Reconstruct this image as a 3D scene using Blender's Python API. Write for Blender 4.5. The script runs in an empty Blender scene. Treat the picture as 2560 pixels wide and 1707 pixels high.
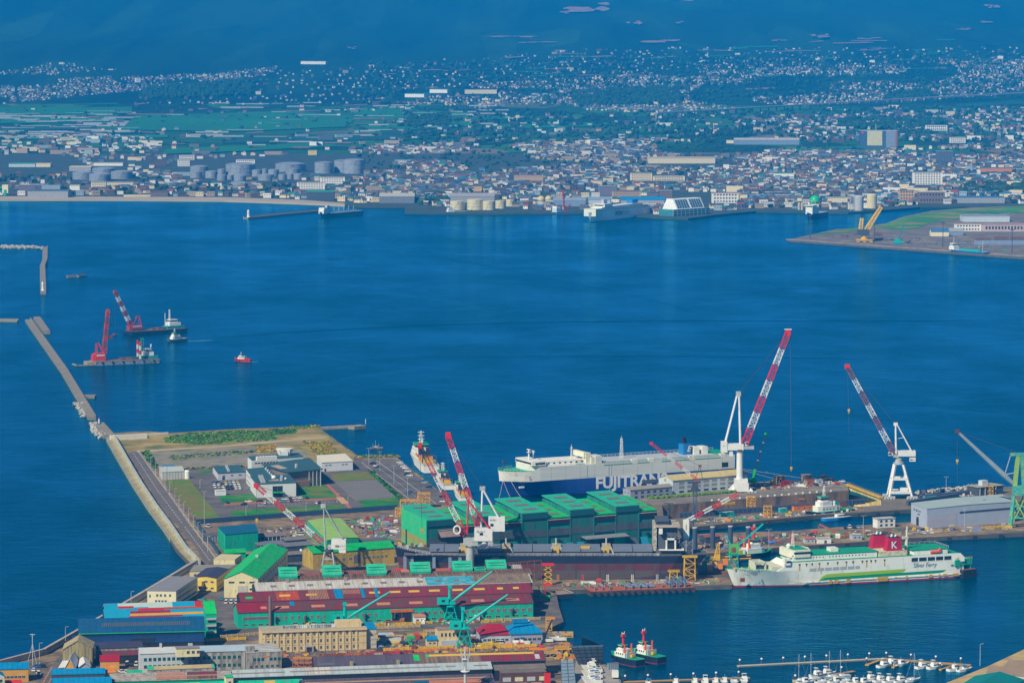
import bpy,bmesh,math,random
from mathutils import Vector,Matrix,noise
from mathutils.geometry import tessellate_polygon
random.seed(7)
S = bpy.context.scene
C = S.collection
# camera
FPX = 8770.0; CAMZ = 334.0; HROW = 0.0
PITCH = math.atan((853.5 - HROW) / FPX)
cd = bpy.data.cameras.new('camera'); cam = bpy.data.objects.new('camera',cd); C.objects.link(cam)
cam.location = (0,0,CAMZ); cam.rotation_euler = (math.pi/2 - PITCH,0,0)
cd.sensor_width = 36.0; cd.lens = 36.0 * FPX / 2560.0
cd.clip_start = 5.0; cd.clip_end = 60000.0
S.camera = cam
S.render.resolution_x = 1024; S.render.resolution_y = 682
# light
SUN_AZ = Vector((-0.64,-0.77,0)).normalized(); SUN_EL = math.radians(41)
SUN_DIR = SUN_AZ * math.cos(SUN_EL) + Vector((0,0,math.sin(SUN_EL)))      # towards the sun
W = bpy.data.worlds.new('World'); S.world = W; W.use_nodes = True
nt = W.node_tree; nt.nodes.clear()
sky = nt.nodes.new('ShaderNodeTexSky'); sky.sky_type = 'NISHITA'; sky.sun_disc = False
sky.sun_elevation = SUN_EL; sky.sun_rotation = math.atan2(SUN_AZ.x,SUN_AZ.y)
sky.air_density = 1.0; sky.dust_density = 0.0; sky.ozone_density = 10.0; sky.altitude = 300
bg = nt.nodes.new('ShaderNodeBackground'); bg.inputs[1].default_value = 0.06
wo = nt.nodes.new('ShaderNodeOutputWorld')
nt.links.new(sky.outputs[0],bg.inputs[0]); nt.links.new(bg.outputs[0],wo.inputs[0])
sl = bpy.data.lights.new('sun','SUN'); sl.energy = 4.6; sl.angle = math.radians(0.5); sl.color = (1.0,0.89,0.68)
so = bpy.data.objects.new('sun',sl); C.objects.link(so)
so.rotation_euler = (-SUN_DIR).to_track_quat('-Z','Y').to_euler(); so.location = (0,0,900)
S.view_settings.view_transform = 'Standard'; S.view_settings.look = 'None'
S.view_settings.exposure = 0.22; S.view_settings.gamma = 1.0; S.view_settings.use_curve_mapping = False
S.cycles.max_bounces = 5; S.cycles.diffuse_bounces = 2; S.cycles.glossy_bounces = 2
S.cycles.transmission_bounces = 1; S.cycles.volume_bounces = 1; S.cycles.use_denoising = True
S.cycles.sample_clamp_indirect = 4.0
# photo geometry: ray through a pixel of the photograph
CP,SP = math.cos(PITCH),math.sin(PITCH)
GL = 2.5                                             # level of the quays above the water
def ray(px,py):
 a = (px - 1280.0) / FPX; b = (853.5 - py) / FPX
 return Vector((a,CP + b * SP,-SP + b * CP))
def G(px,py,z=GL):                                 # the point at height z that the photograph shows at (px, py)
 d = ray(px,py); t = (z - CAMZ) / d.z
 return Vector((d.x * t,d.y * t,z))
def mpp(py,z=GL):                                   # metres per photo pixel there
 p = G(1280,py,z); return (p.y * CP + (CAMZ - z) * SP) / FPX
def rise(D):                                         # the plain climbs to the mountain beyond nine kilometres
 if D < 9000: return 0.0
 return 345.0 * ((D - 9000) / 7000.0) ** 1.5
def terr(x,y):                                      # height of the far land
 k = max(0.0,min(1.0,(y-9300)/4000))
 if not k: return rise(y) + GL
 return GL + rise(y) + k*38*noise.noise(Vector((x/1400,y/1800,3.3))) + k*14*noise.noise(Vector((x/420,y/500,7.1))) + k*k*34*noise.noise(Vector((x/260,y/2600,1.7)))
def GF(px,py):                                      # the same on the far land
 lo,hi = 3000.0,24000.0
 d = ray(px,py); k = d.z / d.y
 for _ in range(26):
  m = (lo + hi) / 2
  if CAMZ + k * m > terr(d.x / d.y * m,m): lo = m
  else: hi = m
 return Vector((d.x / d.y * lo,lo,terr(d.x / d.y * lo,lo)))
def proj(p):                                         # where the camera sees a point, in photo pixels
 x,y,z = p[0],p[1],p[2] - CAMZ; f = y*CP - z*SP; return 1280 + FPX*x/f,853.5 - FPX*(y*SP + z*CP)/f
# materials
MATS = {}
def M(key,col,rough=0.6,var=0.14,scale=0.25,dirt=None,amt=0.0,metal=0.0,stretch=(1,1,1),bump=0.0,rnd=0.0,spec=0.4,dscale=None,rib=0.0):
 if key in MATS: return MATS[key]
 m = bpy.data.materials.new(key); m.use_nodes = True; t = m.node_tree; N = t.nodes; Lk = t.links
 b = N['Principled BSDF']; b.inputs['Roughness'].default_value = rough; b.inputs['Metallic'].default_value = metal
 b.inputs['Specular IOR Level'].default_value = spec
 tc = N.new('ShaderNodeTexCoord'); mp = N.new('ShaderNodeMapping'); mp.inputs['Scale'].default_value = stretch
 Lk.new(tc.outputs['Object'],mp.inputs[0])
 n1 = N.new('ShaderNodeTexNoise'); n1.inputs['Scale'].default_value = scale; n1.inputs['Detail'].default_value = 5; n1.inputs['Roughness'].default_value = 0.65
 Lk.new(mp.outputs[0],n1.inputs['Vector'])
 r = N.new('ShaderNodeMapRange'); r.inputs[1].default_value = 0.3; r.inputs[2].default_value = 0.7
 r.inputs[3].default_value = 1 - var; r.inputs[4].default_value = 1 + var
 Lk.new(n1.outputs[0],r.inputs[0])
 val = r.outputs[0]
 if rnd:
  oi = N.new('ShaderNodeObjectInfo'); r2 = N.new('ShaderNodeMapRange'); r2.inputs[3].default_value = 1 - rnd; r2.inputs[4].default_value = 1 + rnd
  Lk.new(oi.outputs['Random'],r2.inputs[0]); mu = N.new('ShaderNodeMath'); mu.operation = 'MULTIPLY'
  Lk.new(val,mu.inputs[0]); Lk.new(r2.outputs[0],mu.inputs[1]); val = mu.outputs[0]
 if rib:                                           # lapped sheet joints every few metres
  sx = N.new('ShaderNodeSeparateXYZ'); Lk.new(tc.outputs['Object'],sx.inputs[0]); q = []
  for ax,per in ((0,rib),(1,rib*2.7)):
   f1 = N.new('ShaderNodeMath'); f1.operation = 'PINGPONG'; f1.inputs[1].default_value = per/2; Lk.new(sx.outputs[ax],f1.inputs[0])
   f2 = N.new('ShaderNodeMapRange'); f2.inputs[1].default_value = 0.0; f2.inputs[2].default_value = 0.32; f2.inputs[3].default_value = 0.72; f2.inputs[4].default_value = 1.0; Lk.new(f1.outputs[0],f2.inputs[0]); q.append(f2.outputs[0])
  for o_ in q:
   mu = N.new('ShaderNodeMath'); mu.operation = 'MULTIPLY'; Lk.new(val,mu.inputs[0]); Lk.new(o_,mu.inputs[1]); val = mu.outputs[0]
 vm = N.new('ShaderNodeVectorMath'); vm.operation = 'SCALE'; vm.inputs[0].default_value = col[:3]
 Lk.new(val,vm.inputs['Scale']); out = vm.outputs[0]
 if dirt:
  n2 = N.new('ShaderNodeTexNoise'); n2.inputs['Scale'].default_value = dscale or scale * 1.7; n2.inputs['Detail'].default_value = 6; n2.inputs['Roughness'].default_value = 0.7
  Lk.new(mp.outputs[0],n2.inputs['Vector'])
  d = N.new('ShaderNodeMapRange'); d.inputs[1].default_value = 0.62 - amt * 0.4; d.inputs[2].default_value = 0.72 - amt * 0.3
  Lk.new(n2.outputs[0],d.inputs[0])
  mx = N.new('ShaderNodeMix'); mx.data_type = 'RGBA'; mx.inputs[7].default_value = (*dirt[:3],1)
  Lk.new(d.outputs[0],mx.inputs[0]); Lk.new(out,mx.inputs[6]); out = mx.outputs[2]
 Lk.new(out,b.inputs['Base Color'])
 if bump:
  bp = N.new('ShaderNodeBump'); bp.inputs['Strength'].default_value = bump; bp.inputs['Distance'].default_value = 0.3
  Lk.new(n1.outputs[0],bp.inputs['Height']); Lk.new(bp.outputs[0],b.inputs['Normal'])
 MATS[key] = m; return m
# mesh builder
class MB:
 def __init__(s): s.v = []; s.f = []; s.m = []
 def quad(s,a,b,c,d,m=0):
  i = len(s.v); s.v += [tuple(a),tuple(b),tuple(c),tuple(d)]; s.f.append((i,i+1,i+2,i+3)); s.m.append(m); return s
 def poly(s,pts,m=0):
  i = len(s.v); s.v += [tuple(p) for p in pts]; s.f.append(tuple(range(i,i+len(pts)))); s.m.append(m); return s
 def box(s,x0,x1,y0,y1,z0,z1,m=0,top=None):
  i = len(s.v)
  s.v += [(x0,y0,z0),(x1,y0,z0),(x1,y1,z0),(x0,y1,z0),(x0,y0,z1),(x1,y0,z1),(x1,y1,z1),(x0,y1,z1)]
  for k,f in enumerate(((3,2,1,0),(4,5,6,7),(0,1,5,4),(1,2,6,5),(2,3,7,6),(3,0,4,7))):
   s.f.append(tuple(i+q for q in f)); s.m.append(top if (top is not None and k == 1) else m)
  return s
 def cbox(s,c,sz,m=0): return s.box(c[0]-sz[0]/2,c[0]+sz[0]/2,c[1]-sz[1]/2,c[1]+sz[1]/2,c[2]-sz[2]/2,c[2]+sz[2]/2,m)
 def tri(s,pts,x0,x1,m=0,mcap=None):          # profile of (y, z) points swept along x
  i = len(s.v); n = len(pts)
  s.v += [(x0,p[0],p[1]) for p in pts] + [(x1,p[0],p[1]) for p in pts]
  for k in range(n):
   j = (k+1) % n; s.f.append((i+k,i+j,i+n+j,i+n+k)); s.m.append(m)
  s.f.append(tuple(i+n-1-k for k in range(n))); s.m.append(m if mcap is None else mcap)
  s.f.append(tuple(i+n+k for k in range(n))); s.m.append(m if mcap is None else mcap)
  return s
 def prism(s,pts,z0,z1,m=0,mtop=None):        # plan of (x, y) points raised from z0 to z1
  i = len(s.v); n = len(pts)
  a = sum(pts[k][0]*pts[(k+1)%n][1]-pts[(k+1)%n][0]*pts[k][1] for k in range(n))
  if a < 0: pts = pts[::-1]
  s.v += [(p[0],p[1],z0) for p in pts] + [(p[0],p[1],z1) for p in pts]
  for k in range(n):
   j = (k+1) % n; s.f.append((i+k,i+j,i+n+j,i+n+k)); s.m.append(m)
  s.f.append(tuple(i+n+k for k in range(n))); s.m.append(m if mtop is None else mtop)
  s.f.append(tuple(i+n-1-k for k in range(n))); s.m.append(m)
  return s
 def tube(s,p,q,r,n=5,m=0,r2=None):
  p = Vector(p); q = Vector(q); d = q - p
  if d.length < 1e-6: return s
  d.normalize(); u = d.orthogonal().normalized(); w = d.cross(u); r2 = r if r2 is None else r2
  i = len(s.v)
  for c,rr in ((p,r),(q,r2)):
   for k in range(n):
    a = 2*math.pi*k/n + 0.4; s.v.append(tuple(c + u*(rr*math.cos(a)) + w*(rr*math.sin(a))))
  for k in range(n):
   j = (k+1) % n; s.f.append((i+k,i+j,i+n+j,i+n+k)); s.m.append(m)
  s.f.append(tuple(i+n-1-k for k in range(n))); s.m.append(m); s.f.append(tuple(i+n+k for k in range(n))); s.m.append(m)
  return s
 def bar(s,p,q,w,h=None,m=0):                 # a square bar from p to q
  p = Vector(p); q = Vector(q); d = (q-p)
  if d.length < 1e-6: return s
  d.normalize(); h = w if h is None else h
  u = d.cross(Vector((0,0,1)));
  if u.length < 1e-3: u = Vector((1,0,0))
  u.normalize(); v = u.cross(d); i = len(s.v)
  for c in (p,q):
   for a,b in ((-1,-1),(1,-1),(1,1),(-1,1)): s.v.append(tuple(c + u*(a*w/2) + v*(b*h/2)))
  for f in ((0,1,5,4),(1,2,6,5),(2,3,7,6),(3,0,4,7),(3,2,1,0),(4,5,6,7)):
   s.f.append(tuple(i+k for k in f)); s.m.append(m)
  return s
 def lathe(s,c,prof,n=24,m=0,mt=None):        # (r, z) profile about a vertical axis at c
  i = len(s.v); k = len(prof)
  for r,z in prof:
   for a in range(n): s.v.append((c[0]+r*math.cos(2*math.pi*a/n),c[1]+r*math.sin(2*math.pi*a/n),c[2]+z))
  for q in range(k-1):
   for a in range(n):
    b = (a+1) % n; s.f.append((i+q*n+a,i+q*n+b,i+(q+1)*n+b,i+(q+1)*n+a)); s.m.append(m)
  s.f.append(tuple(i+(k-1)*n+a for a in range(n))); s.m.append(m if mt is None else mt)
  return s
 def cyl(s,c,r,h,n=20,m=0,mt=None): return s.lathe(c,[(r,0),(r,h)],n,m,mt)
 def lattice(s,p,q,w0,w1,bays,t=0.18,m=0,up=(0,0,1),brace=None):   # four chords and zigzag bracing
  p = Vector(p); q = Vector(q); d = (q-p).normalized(); u = d.cross(Vector(up))
  if u.length < 1e-3: u = Vector((1,0,0))
  u.normalize(); v = u.cross(d); brace = brace or t*0.6
  def pt(k,a,b):
   f = k / bays; w = w0 + (w1-w0)*f; return p + (q-p)*f + u*(a*w/2) + v*(b*w/2)
  for a,b in ((-1,-1),(1,-1),(1,1),(-1,1)): s.bar(pt(0,a,b),pt(bays,a,b),t,t,m)
  fc = (((-1,-1),(1,-1)),((1,-1),(1,1)),((1,1),(-1,1)),((-1,1),(-1,-1)))
  for k in range(bays):
   for A,B in fc:
    if k % 2: s.bar(pt(k,*A),pt(k+1,*B),brace,brace,m)
    else: s.bar(pt(k,*B),pt(k+1,*A),brace,brace,m)
    if k: s.bar(pt(k,*A),pt(k,*B),brace*0.8,brace*0.8,m)
  return s
 def mesh(s,name,mats,smooth=False):
  me = bpy.data.meshes.new(name); me.from_pydata(s.v,[],s.f)
  for m in (mats if isinstance(mats,(list,tuple)) else [mats]): me.materials.append(m)
  me.polygons.foreach_set('material_index',s.m)
  if smooth: me.polygons.foreach_set('use_smooth',[True]*len(s.f))
  me.update(); return me
 def build(s,name,mats,parent=None,smooth=False,label=None,**kw):
  return obj(name,s.mesh(name,mats,smooth),parent,label=label,**kw)
def obj(name,me,parent=None,loc=None,rz=0.0,label=None,cat=None,group=None,kind=None,scale=None):
 o = bpy.data.objects.new(name,me); C.objects.link(o)
 if parent: o.parent = parent
 if loc is not None: o.location = loc
 if rz: o.rotation_euler = (0,0,rz)
 if scale is not None: o.scale = scale
 tag(o,label,cat,group,kind); return o
def tag(o,label=None,cat=None,group=None,kind=None):
 if label: o['label'] = label
 if cat: o['category'] = cat
 if group: o['group'] = group
 if kind: o['kind'] = kind
 return o
def thing(name,label,cat,loc,rz=0.0,group=None): return obj(name,None,None,loc,rz,label,cat,group)
def copy_tree(o,loc,rz,label,parent=None,**kw):
 c = o.copy(); C.objects.link(c); c.parent = parent
 if parent is None:
  c.location = loc; c.rotation_euler = (0,0,rz); tag(c,label,**kw)
 for ch in o.children: copy_tree(ch,None,0,None,c)
 return c
def frame(p0,p1):                                    # place and heading of a line on the ground
 d = p1 - p0; return Vector((p0.x,p0.y,0)),math.atan2(d.y,d.x),math.hypot(d.x,d.y)
def loc_of(o,w):                                     # world point in a thing's own axes
 d = Vector(w) - Vector(o.location); a = -o.rotation_euler[2]
 return Vector((d.x*math.cos(a) - d.y*math.sin(a),d.x*math.sin(a) + d.y*math.cos(a),d.z))
def sheet(name,poly,z0,z1,mat,parent=None,mtop=None,**kw):   # ground slab from photo points
 pts = [(p.x,p.y) for p in (G(x,y,z1) for x,y in poly)]
 return MB().prism(pts,z0,z1,0,1 if mtop else None).build(name,[mat] + ([mtop] if mtop else []),parent,**kw)
def fill(name,outer,holes,z,mat,**kw):
 rings = [[Vector((x,y,0)) for x,y in r] for r in [outer] + holes]
 v = [q for r in rings for q in r]; t = tessellate_polygon(rings)
 me = bpy.data.meshes.new(name); me.from_pydata([(q.x,q.y,z) for q in v],[],[tuple(f) for f in t])
 bm = bmesh.new(); bm.from_mesh(me); bmesh.ops.recalc_face_normals(bm,faces=bm.faces)
 if sum(f.normal.z for f in bm.faces) < 0: bmesh.ops.reverse_faces(bm,faces=bm.faces)
 bm.to_mesh(me); bm.free(); me.materials.append(mat); return obj(name,me,**kw)
# ================================================================== the setting
def water_mat():
 m = bpy.data.materials.new('sea_water'); m.use_nodes = True; t = m.node_tree; N = t.nodes; Lk = t.links; b = N['Principled BSDF']
 tc = N.new('ShaderNodeTexCoord')
 def nz(sc,st,det=3,rot=0.0,rough=0.55):
  mp = N.new('ShaderNodeMapping'); mp.inputs['Scale'].default_value = st; mp.inputs['Rotation'].default_value = (0,0,rot)
  Lk.new(tc.outputs['Object'],mp.inputs[0]); n = N.new('ShaderNodeTexNoise'); n.inputs['Scale'].default_value = sc
  n.inputs['Detail'].default_value = det; n.inputs['Roughness'].default_value = rough; Lk.new(mp.outputs[0],n.inputs['Vector']); return n.outputs[0]
 chop = nz(0.16,(1,1.8,1),4,0.5); swell = nz(0.05,(1,1.5,1),5,0.35,0.65)
 slick = nz(0.006,(1,.30,1),6,0.5,0.65); streak = nz(0.014,(0.5,.45,1),6,-0.5,0.7)
 ad = N.new('ShaderNodeMath'); ad.operation = 'MULTIPLY_ADD'; Lk.new(swell,ad.inputs[0]); ad.inputs[1].default_value = 3.4; Lk.new(chop,ad.inputs[2])
 sm = N.new('ShaderNodeMath'); sm.operation = 'ADD'; Lk.new(slick,sm.inputs[0]); Lk.new(streak,sm.inputs[1])
 st = N.new('ShaderNodeMapRange'); st.inputs[1].default_value = 0.85; st.inputs[2].default_value = 1.18; st.inputs[3].default_value = 0.9; st.inputs[4].default_value = 0.32
 Lk.new(sm.outputs[0],st.inputs[0])                       # wind slicks: calmer water between rippled water
 bp = N.new('ShaderNodeBump'); bp.inputs['Distance'].default_value = 0.55
 Lk.new(ad.outputs[0],bp.inputs['Height']); Lk.new(st.outputs[0],bp.inputs['Strength'])
 N.remove(b); df = N.new('ShaderNodeBsdfDiffuse'); df.inputs[0].default_value = (0.0002,0.040,0.078,1)
 gl = N.new('ShaderNodeBsdfGlossy'); gl.inputs['Color'].default_value = (0.16,0.66,0.92,1); gl.inputs['Roughness'].default_value = 0.15
 fr = N.new('ShaderNodeFresnel'); fr.inputs[0].default_value = 1.33; mu = N.new('ShaderNodeMath'); mu.operation = 'MULTIPLY'; mu.inputs[1].default_value = 0.75
 mx = N.new('ShaderNodeMixShader'); Lk.new(bp.outputs[0],df.inputs['Normal']); Lk.new(bp.outputs[0],gl.inputs['Normal']); Lk.new(bp.outputs[0],fr.inputs['Normal'])
 rp = nz(0.08,(.45,.8,1),4,0.2,0.7); cur = nz(0.0016,(1,1.1,1),3,0.22,0.5)
 c1 = N.new('ShaderNodeMath'); c1.operation = 'SUBTRACT'; Lk.new(cur,c1.inputs[0]); c1.inputs[1].default_value = 0.5; c2 = N.new('ShaderNodeMath'); c2.operation = 'ABSOLUTE'; Lk.new(c1.outputs[0],c2.inputs[0])
 c3 = N.new('ShaderNodeMapRange'); c3.inputs[2].default_value = 0.018; c3.inputs[3].default_value = 0.16; c3.inputs[4].default_value = 0.0; Lk.new(c2.outputs[0],c3.inputs[0])   # current lines
 c4 = N.new('ShaderNodeMath'); c4.operation = 'MULTIPLY_ADD'; Lk.new(rp,c4.inputs[0]); c4.inputs[1].default_value = 0.55; Lk.new(c3.outputs[0],c4.inputs[2])
 c5 = N.new('ShaderNodeMath'); c5.operation = 'ADD'; Lk.new(c4.outputs[0],c5.inputs[0]); Lk.new(sm.outputs[0],c5.inputs[1])
 sg = N.new('ShaderNodeMapRange'); sg.inputs[1].default_value = 1.00; sg.inputs[2].default_value = 1.60; sg.inputs[3].default_value = 0.55; sg.inputs[4].default_value = 1.22
 Lk.new(c5.outputs[0],sg.inputs[0]); Lk.new(sg.outputs[0],mu.inputs[1]); Lk.new(fr.outputs[0],mu.inputs[0]); Lk.new(mu.outputs[0],mx.inputs[0]); Lk.new(df.outputs[0],mx.inputs[1]); Lk.new(gl.outputs[0],mx.inputs[2])
 Lk.new(mx.outputs[0],N['Material Output'].inputs[0])
 return m
WATER = water_mat()
# the dry dock is a hole in the sea: its floor lies below the water
DOCK = [(1655,1262),(2122,1226),(2205,1244),(2205,1262),(1660,1298)]
dk = [(p.x,p.y) for p in (G(x,y,GL) for x,y in DOCK)]
fill('sea',[(-5500,700),(5500,700),(5500,7600),(-5500,7600)],[dk],0.0,WATER,kind='structure')
def field_mat(name,forest):
 m = bpy.data.materials.new(name); m.use_nodes = True; t = m.node_tree; N = t.nodes; Lk = t.links; b = N['Principled BSDF']
 b.inputs['Roughness'].default_value = 0.9; b.inputs['Specular IOR Level'].default_value = 0.1
 tc = N.new('ShaderNodeTexCoord')
 mp = N.new('ShaderNodeMapping'); mp.inputs['Scale'].default_value = (1,0.12 if forest else 0.55,1); mp.inputs['Rotation'].default_value = (0,0,0.12); Lk.new(tc.outputs['Object'],mp.inputs[0])
 v = N.new('ShaderNodeTexVoronoi'); v.inputs['Scale'].default_value = 0.0052; Lk.new(mp.outputs[0],v.inputs['Vector'])
 sp = N.new('ShaderNodeSeparateColor'); Lk.new(v.outputs['Color'],sp.inputs[0])
 cr = N.new('ShaderNodeValToRGB'); e = cr.color_ramp; e.interpolation = 'CONSTANT'
 cols = [(0,(.030,.115,.030)),(.30,(.040,.150,.040)),(.52,(.022,.080,.030)),(.66,(.018,.055,.022)),(.80,(.20,.16,.10)),(.87,(.10,.13,.05)),(.94,(.015,.040,.020))]
 if forest: cols = [(0,(.008,.026,.012)),(.4,(.011,.033,.013)),(.7,(.006,.022,.010)),(.9,(.014,.042,.015))]
 e.elements[0].position = 0; e.elements[0].color = (*cols[0][1],1); e.elements[1].position = cols[1][0]; e.elements[1].color = (*cols[1][1],1)
 for p,c in cols[2:]: el = e.elements.new(p); el.color = (*c,1)
 Lk.new(sp.outputs[0],cr.inputs[0])
 n = N.new('ShaderNodeTexNoise'); n.inputs['Scale'].default_value = 0.004 if forest else 0.012; n.inputs['Detail'].default_value = 8; n.inputs['Roughness'].default_value = .7; Lk.new(mp.outputs[0],n.inputs['Vector'])
 r = N.new('ShaderNodeMapRange'); r.inputs[1].default_value = 0.3; r.inputs[2].default_value = 0.7; r.inputs[3].default_value = 0.3 if forest else 0.6; r.inputs[4].default_value = 2.0 if forest else 1.35; Lk.new(n.outputs[0],r.inputs[0])
 vm = N.new('ShaderNodeVectorMath'); vm.operation = 'SCALE'; Lk.new(cr.outputs[0],vm.inputs[0]); Lk.new(r.outputs[0],vm.inputs['Scale']); Lk.new(vm.outputs[0],b.inputs['Base Color'])
 return m
FIELDS = field_mat('farmland',False); FOREST = field_mat('mountain_forest',True)
TOWN = M('town_ground',(.055,.065,.07),.9,.35,.02,(.03,.07,.03),.45)
COAST = [(-1400,497),(0,497),(300,497),(560,499),(760,506),(862,511),(905,517),(1012,517),(1012,531),(1090,533),(1290,533),
  (1480,531),(1560,536),(1650,544),(1720,546),(1800,536),(1890,528),(2000,529),(2120,531),(2200,526),(2300,518),(2420,516),(2560,516),(4000,516)]
cp = [(p.x,p.y) for p in (G(x,y) for x,y in COAST)]
plain = MB().prism(cp + [(5500,7600),(-5500,7600)],-3,GL).build('coastal_plain',TOWN,kind='structure')
def far_slope(name,y0,y1,ny,mat):
 mb = MB(); nx = 90; xs = [-5500 + 11000*i/nx for i in range(nx+1)]; ys = [y0 + (y1-y0)*j/ny for j in range(ny+1)]
 for y in ys:
  for x in xs:
   mb.v.append((x,y,terr(x,y)))
 for j in range(ny):
  for i in range(nx):
   a = j*(nx+1)+i; mb.f.append((a,a+1,a+nx+2,a+nx+1)); mb.m.append(0)
 return mb.build(name,mat,smooth=True,kind='structure')
far_slope('farmland_ground',7600,10300,24,FIELDS)
far_slope('mountain_slope',10300,19000,54,FOREST)
hz = MB().box(-5600,5600,-300,19100,-13,720).build('haze',[],kind='stuff')
hm = bpy.data.materials.new('air'); hm.use_nodes = True; t = hm.node_tree; t.nodes.clear()
ho = t.nodes.new('ShaderNodeOutputMaterial'); pv = t.nodes.new('ShaderNodeVolumePrincipled')
pv.inputs['Color'].default_value = (0.002,0.37,1.0,1); pv.inputs['Density'].default_value = 0.58e-4; pv.inputs['Anisotropy'].default_value = -0.25
t.links.new(pv.outputs[0],ho.inputs['Volume']); hz.data.materials.append(hm)
hz['label'] = 'blue summer haze filling the air over the bay'
# ================================================================== quays, reclaimed land and roads
CONC = M('quay_concrete',(.34,.30,.24),.85,.22,.06,(.20,.15,.10),.35)
YARD = M('yard_surface',(.27,.19,.105),.9,.42,.11,(.11,.09,.075),.46,dscale=.05)
ASPH = M('asphalt',(.15,.132,.124),.9,.24,.12,(.10,.088,.085),.42,dscale=.04)
SOIL = M('bare_soil',(.36,.26,.08),.95,.38,.03,(.13,.15,.025),.42,dscale=.035)
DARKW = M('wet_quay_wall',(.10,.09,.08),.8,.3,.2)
STAIN = M('stained_seawall',(.34,.31,.22),.85,.22,.10,(.30,.24,.06),.30)
GRAVEL = M('grey_gravel',(.27,.24,.18),.95,.2,.05,(.18,.17,.12),.4)
LAWN = M('lawn_grass',(.012,.19,.020),.95,.35,.06,(.15,.17,.015),.34,dscale=.05)
DRYLAWN = M('dry_lawn',(.11,.19,.012),.95,.3,.06,(.20,.15,.03),.42,dscale=.05)
PATHR = M('red_paving',(.45,.13,.08),.9,.12,.3)
PATHY = M('tan_paving',(.55,.34,.16),.9,.1,.3)
LINE = M('road_paint',(.62,.60,.54),.8,.1,.5)
LINEO = M('orange_road_paint',(.60,.22,.05),.8,.1,.5)
Z1 = GL + 0.06; Z2 = GL + 0.12; Z3 = GL + 0.18; Z4 = GL + 0.24
ISLAND = [(266,1084),(276,1082),(368,1077),(421,1082),(600,1071),(796,1064),(800,1071),(893,1137),(900,1146),(991,1142),
  (1134,1255),(1160,1262),(1400,1262),(1655,1262),(1660,1298),(1690,1320),(1700,1330),(1720,1392),(1845,1398),(1830,1461),
  (1640,1466),(1436,1473),(1388,1475),(1398,1518),(1409,1553),(1374,1569),(1380,1582),(1424,1606),(1450,1640),(1541,1669),
  (1556,1712),(1580,1790),(-80,1790),(-80,1668),(0,1652),(107,1624),(200,1570),(360,1477),(473,1405),(440,1370),(408,1315),(334,1208),(300,1150)]
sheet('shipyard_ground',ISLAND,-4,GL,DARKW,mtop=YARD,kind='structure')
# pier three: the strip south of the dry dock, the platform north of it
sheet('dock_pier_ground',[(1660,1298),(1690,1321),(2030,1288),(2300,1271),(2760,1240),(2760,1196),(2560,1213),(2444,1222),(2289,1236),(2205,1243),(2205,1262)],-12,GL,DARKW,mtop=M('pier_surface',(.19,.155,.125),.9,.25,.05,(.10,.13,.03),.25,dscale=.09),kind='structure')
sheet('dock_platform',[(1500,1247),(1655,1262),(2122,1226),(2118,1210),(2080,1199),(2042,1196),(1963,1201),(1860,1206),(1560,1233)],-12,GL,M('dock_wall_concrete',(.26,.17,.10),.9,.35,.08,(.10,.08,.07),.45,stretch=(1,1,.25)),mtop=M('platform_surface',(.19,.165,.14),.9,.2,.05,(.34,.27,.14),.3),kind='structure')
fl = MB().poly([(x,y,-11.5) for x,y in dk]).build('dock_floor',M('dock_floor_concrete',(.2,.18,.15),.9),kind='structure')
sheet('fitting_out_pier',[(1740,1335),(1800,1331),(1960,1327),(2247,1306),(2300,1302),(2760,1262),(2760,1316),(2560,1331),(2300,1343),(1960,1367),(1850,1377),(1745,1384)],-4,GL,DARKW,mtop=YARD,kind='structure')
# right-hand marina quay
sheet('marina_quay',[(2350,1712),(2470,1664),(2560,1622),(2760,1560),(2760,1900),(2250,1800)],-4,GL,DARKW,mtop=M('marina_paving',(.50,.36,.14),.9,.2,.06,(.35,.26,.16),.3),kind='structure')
# surfaces on the reclaimed land
sheet('bare_ground',[(276,1084),(368,1079),(421,1083),(600,1073),(794,1067),(888,1138),(880,1160),(600,1175),(470,1176),(345,1128),(318,1130)],GL,Z1,SOIL,kind='structure')
sheet('gravel_field',[(372,1132),(700,1112),(770,1132),(760,1150),(640,1160),(400,1170)],Z1,Z2,GRAVEL,kind='structure')
sheet('dirt_track',[(340,1126),(560,1113),(700,1100),(810,1092),(812,1095),(705,1104),(560,1117),(345,1130)],Z2,Z2+.06,M('track_dirt',(.42,.36,.24),.95,.15,.05),kind='structure')
sheet('car_park',[(462,1172),(620,1166),(880,1150),(905,1150),(985,1146),(1128,1254),(996,1268),(500,1306)],GL,Z1 + .03,ASPH,kind='structure')
sheet('shore_road',[(318,1131),(345,1126),(385,1186),(430,1247),(470,1308),(496,1340),(540,1398),(516,1413),(489,1366),(447,1315),(405,1272),(362,1200)],Z1,Z2,M('road_asphalt',(.145,.127,.12),.9,.14,.06),kind='structure')
sheet('verge_path',[(345,1126),(352,1125),(440,1247),(480,1305),(556,1392),(542,1398),(496,1340),(470,1308),(430,1247),(385,1186)],GL,Z1,M('verge',(.30,.22,.16),.9,.2,.1,(.12,.14,.03),.3),kind='structure')
LAWNS = [([(408,1201),(473,1198),(553,1298),(499,1303)],DRYLAWN),([(545,1239),(628,1234),(649,1253),(557,1258)],LAWN),
  ([(574,1276),(854,1260),(873,1277),(586,1298)],LAWN),([(744,1214),(809,1208),(844,1243),(750,1245)],LAWN),
  ([(825,1185),(915,1179),(941,1197),(838,1202)],DRYLAWN),([(896,1250),(990,1242),(1000,1266),(912,1277)],LAWN),
  ([(492,1177),(528,1174),(530,1180),(496,1184)],LAWN),([(921,1179),(929,1178),(1012,1252),(1003,1254)],LAWN)]
for p,m in LAWNS: sheet('lawn',p,Z1,Z2 + .1,m,kind='structure')
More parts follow.
